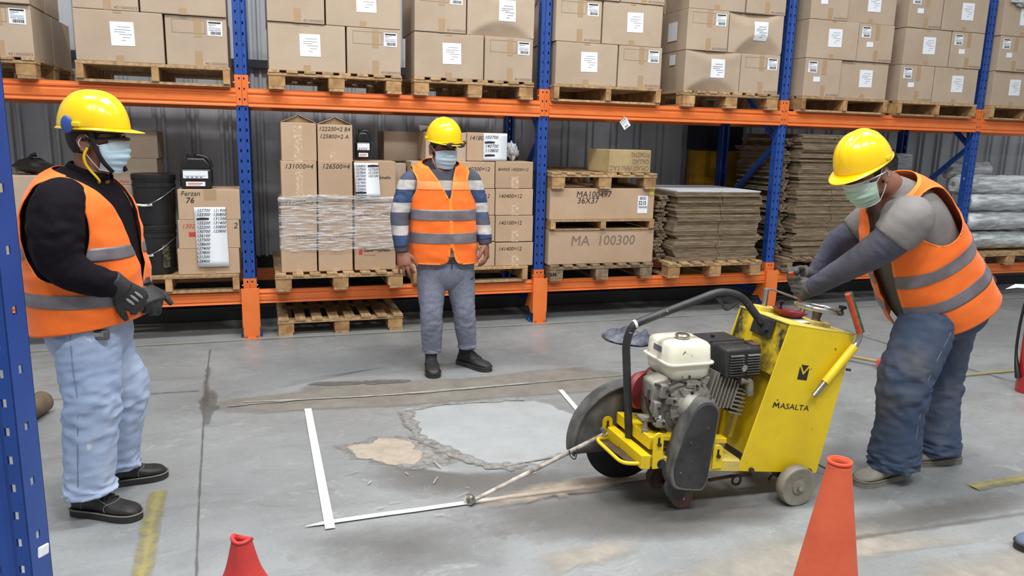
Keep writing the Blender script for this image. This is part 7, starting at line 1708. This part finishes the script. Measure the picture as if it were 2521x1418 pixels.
p = on_floor(2068, 1134, 0.70); cone(p[0], p[1], 0.70, 0.031, 0.135, conem, 'tall orange traffic cone beside the saw')
p = on_floor(595, 1320, 0.44); cone(p[0], p[1], 0.44, 0.030, 0.115, conem2, 'red traffic cone with a crushed tip', True)
# foreground upright of the opposite rack
post2 = first.copy(); link(post2); d_ = ray(100, 1300); c_ = CAM+d_*2.02/(d_@FWD)
fr = thing('rack_frame', 'blue rack upright with white paint dab, beside the profile worker', 'rack frame', (float(c_[0])-0.076, float(c_[1])-0.01, 0.0))
post2.parent = fr; post2.location = (0, 0, 0); post2.rotation_euler = (0, 0, math.radians(-14)); post2.name = 'post'; post2.scale = (1.25, 1.25, 1.0)
q = first.copy(); link(q); q.parent = fr; q.location = (0.12, 1.0*-1, 0); q.rotation_euler = (0, 0, math.radians(166)); q.location = (-0.22, -0.9, 0); q.scale = (1.25, 1.25, 1.0)
o3 = np.array(fr.location)
for z0, z1 in ((0.2, 0.95), (0.95, 1.7), (1.7, 2.5)): MB().bar(o3+np.array([-0.03, -0.12, z0]), o3+np.array([-0.2, -0.82, z1]), 0.03, 0.045).build('diagonal_brace', blue, fr)
MB().box(o3[0]-0.09, o3[0]+0.09, o3[1]-0.03, o3[1]+0.13, 0, 0.008).build('foot_plate', blue, fr)
dq = ray(107, 1355); pq = CAM+dq*1.945/(dq@FWD); MB().obox(pq, RGT*0.0035, UPV*0.014, FWD*0.02).build('paint_dab', paper, fr, bevel=0.004, seg=2)
# fire extinguisher at the edge
redm = mat('red_enamel', rgb(186, 30, 34), 0.28, col2=rgb(168, 26, 30), scale=5, coat=0.4)
ex = on_floor(2535, 965); ex = np.array([ex[0]-0.005, ex[1], 0])
t = thing('fire_extinguisher', 'red fire extinguisher with white label standing at the aisle side', 'fire extinguisher', tuple(ex))
MB().lathe([(0.0, 0.0), (0.078, 0.0), (0.085, 0.012), (0.085, 0.56), (0.075, 0.61), (0.045, 0.645), (0.030, 0.65), (0.030, 0.67), (0, 0.67)], ex, seg=40).build('cylinder', redm, t, smooth=40)
MB().lathe([(0.022, 0.67), (0.024, 0.68), (0.02, 0.72), (0, 0.72)], ex, seg=16).build('valve', steel, t, smooth=40)
MB().tube([ex+np.array([0.0, 0, 0.715]), ex+np.array([0.09, 0, 0.74])], 0.009, 8).build('lever', black_plastic, t, smooth=True); MB().tube([ex+np.array([0, 0, 0.69]), ex+np.array([0.09, 0, 0.685])], 0.008, 8).build('carry_handle', black_plastic, t, smooth=True)
MB().tube(spline([ex+np.array([-0.0, 0.02, 0.69]), ex+np.array([-0.04, 0.09, 0.62]), ex+np.array([-0.07, 0.085, 0.30]), ex+np.array([-0.098, 0.02, 0.10])], 8), [0.009]*17+[0.009, 0.010, 0.012, 0.014, 0.016, 0.017, 0.018, 0.018], 10).build('hose', black_plastic, t, smooth=True)
for za, zb_, mm, nm in ((0.44, 0.53, black_plastic, 'black_label'), (0.27, 0.38, paper, 'white_label')):
    vs = [ex+np.array([math.cos(a)*0.0862, math.sin(a)*0.0862, z]) for z in (za, zb_) for a in np.linspace(math.radians(175), math.radians(290), 14)]
    o = MB().add(vs, [(i, i+1, 15+i, 14+i) for i in range(13)]).build(nm, mm, t, smooth='all', fix=False)
mb = MB(); a0 = math.radians(215); rt = np.array([-math.sin(a0), math.cos(a0), 0]); rt = -rt if rt@RGT < 0 else rt
put_text(mb, 'TZ', ex+np.array([math.cos(a0), math.sin(a0), 0])*0.088+np.array([0, 0, 0.465]), right=rt, size=0.05, bold=0.02); mb.build('lettering', paper, t, fix=False)
# white card near the extinguisher
c = at(2505, 702, -2.6); mb = MB(); pl = [at(2474, 712, -2.6), at(2521, 688, -2.6), at(2570, 680, -2.6), at(2570, 704, -2.55), at(2521, 698, -2.55)]
t_ = [o for o in COL.objects if o.name == 'fire_extinguisher'][0]; yy = float(ex[1])-0.02
MB().add([at(2474, 712, yy), at(2500, 699, yy), ex+np.array([0.01, -0.01, 0.735]), ex+np.array([0.01, -0.02, 0.70]), at(2505, 708, yy-0.01)], [(0, 1, 2, 3, 4)]).build('hanging_card', paper, t_)
# broom
bs = on_floor(2105, 893); be = on_floor(2165, 905); t = thing('broom', 'broom lying on the floor with wooden handle and yellow bristles', 'broom', tuple(be))
hm = mat('broom_stick_wood', rgb(176, 148, 110), 0.7, col2=rgb(150, 122, 88), scale=8)
st = be+(bs-be)*7.5; MB().tube([st+Z3*0.03, be+Z3*0.045], 0.0125, 10).build('handle', hm, t, smooth=True)
dd = nrm((be-bs)*np.array([1, 1, 0])); ll = np.array([-dd[1], dd[0], 0]); MB().obox(be+dd*0.02+Z3*0.045, dd*0.028, ll*0.07, Z3*0.032).build('broom_head', mat('red_plastic', rgb(196, 84, 70), 0.5), t, bevel=0.006, seg=2)
brm = mat('yellow_bristle', rgb(196, 188, 60), 0.7, col2=rgb(160, 152, 44), scale=40, stretch=(1, 1, 1))
mb = MB(); r2 = random.Random(4)
for k in range(130):
    a, b_ = r2.uniform(-1, 1), r2.uniform(-1, 1); p = be+dd*0.045+ll*a*0.062+Z3*(0.045+b_*0.022); q = p+dd*r2.uniform(0.085, 0.105)+ll*a*0.02+Z3*(b_*0.016-0.008); q[2] = max(q[2], 0.004)
    v, f = tube_geo([p, q], 0.0032, 4); mb.add(v, f)
o = mb.build('bristles', brm, t); o['kind'] = 'stuff'
# rag on the floor
ragm = mat('grey_blue_cloth', rgb(128, 132, 142), 0.9, col2=rgb(72, 76, 92), scale=8, bump=0.2, bscale=90)
cl_ = [on_floor(x, y) for x, y in ((1482, 826), (1512, 820), (1550, 818), (1590, 826), (1612, 842), (1590, 854), (1545, 852), (1500, 842))]
P = spline([c[:2] for c in cl_], 6, closed=True); n = len(P); c0 = sum(P)/n; vs = []; nr_ = 9
for k in range(nr_):
    s_ = 1-k/nr_
    for p in P:
        q = c0+(p-c0)*s_; z = 0.004+(0.10*abs(noise.noise(Vector((q[0]*8, q[1]*8, 2.0))))+0.05*abs(noise.noise(Vector((q[0]*19, q[1]*19, 5.0)))))*min(1, 0.25+k/2); vs.append((q[0], q[1], z))
vs.append((c0[0], c0[1], 0.02)); fs = [(k*n+i, k*n+(i+1) % n, (k+1)*n+(i+1) % n, (k+1)*n+i) for k in range(nr_-1) for i in range(n)]+[((nr_-1)*n+i, (nr_-1)*n+(i+1) % n, len(vs)-1) for i in range(n)]
o = MB().add(vs, fs).build('rag', ragm, smooth='all', loc=(c0[0], c0[1], 0)); sd = o.modifiers.new('t', 'SOLIDIFY'); sd.thickness = 0.004; sd.offset = 1
tag(o, 'crumpled grey-blue cloth lying on the concrete floor', 'cloth')
# round roll end behind the blue post
p = on_floor(92, 1032); t = thing('cardboard_tube', 'brown cardboard tube standing on edge behind the blue post', 'tube', (p[0], p[1]+0.03, 0))
cc = np.array([p[0]-0.02, p[1]+0.03, 0.062]); tm = mat('brown_tube', rgb(122, 104, 84), 0.8, col2=rgb(92, 78, 64), scale=7)
MB().lathe([(0.045, -0.09), (0.062, -0.09), (0.062, 0.09), (0.045, 0.09), (0.045, -0.09)], cc, axis=(0.25, 0.97, 0), seg=40).build('tube_wall', tm, t, smooth=40)
MB().lathe([(0.0, -0.04), (0.046, -0.04), (0.046, 0.06), (0, 0.06)], cc, axis=(0.25, 0.97, 0), seg=30).build('tube_plug', black_plastic, t, smooth=40)
# long dark rail on the floor behind the rack feet
t = thing('floor_rail', 'long dark steel rail on the floor under the racks', 'rail', (0.5, 0.62, 0)); MB().box(-4.6, 6.6, 0.58, 0.66, 0.0, 0.11).build('rail_bar', mat('dark_rail', rgb(50, 50, 52), 0.4, 0.4), t, bevel=0.006); MB().box(-4.6, 6.6, 0.56, 0.68, 0.11, 0.118).build('rail_top', mat('rail_top', rgb(72, 72, 74), 0.35, 0.5), t)

# shoe at the aisle side
tt = on_floor(2500, 1352); t = thing('shoe', 'blue-grey shoe with dark sole on the concrete by the aisle', 'shoe', (tt[0]+0.13, tt[1]-0.04, 0))
bsh = mat('blue_grey_shoe', rgb(104, 116, 138), 0.7, col2=rgb(84, 94, 114), scale=9)
boot(t, (tt[0]+0.27, tt[1]-0.09), (tt[0], tt[1]), bsh, solem, lacem, solem, 0.11)
t = [o for o in COL.objects if o.get('label', '') == 'squashed white plastic roll in the second row of the pile'][0]
mb = MB(); p = at(2498, 572, -0.045); put_text(mb, '130', p, size=0.075, shear=0.2); mb.build('handwriting', ink, t, fix=False)
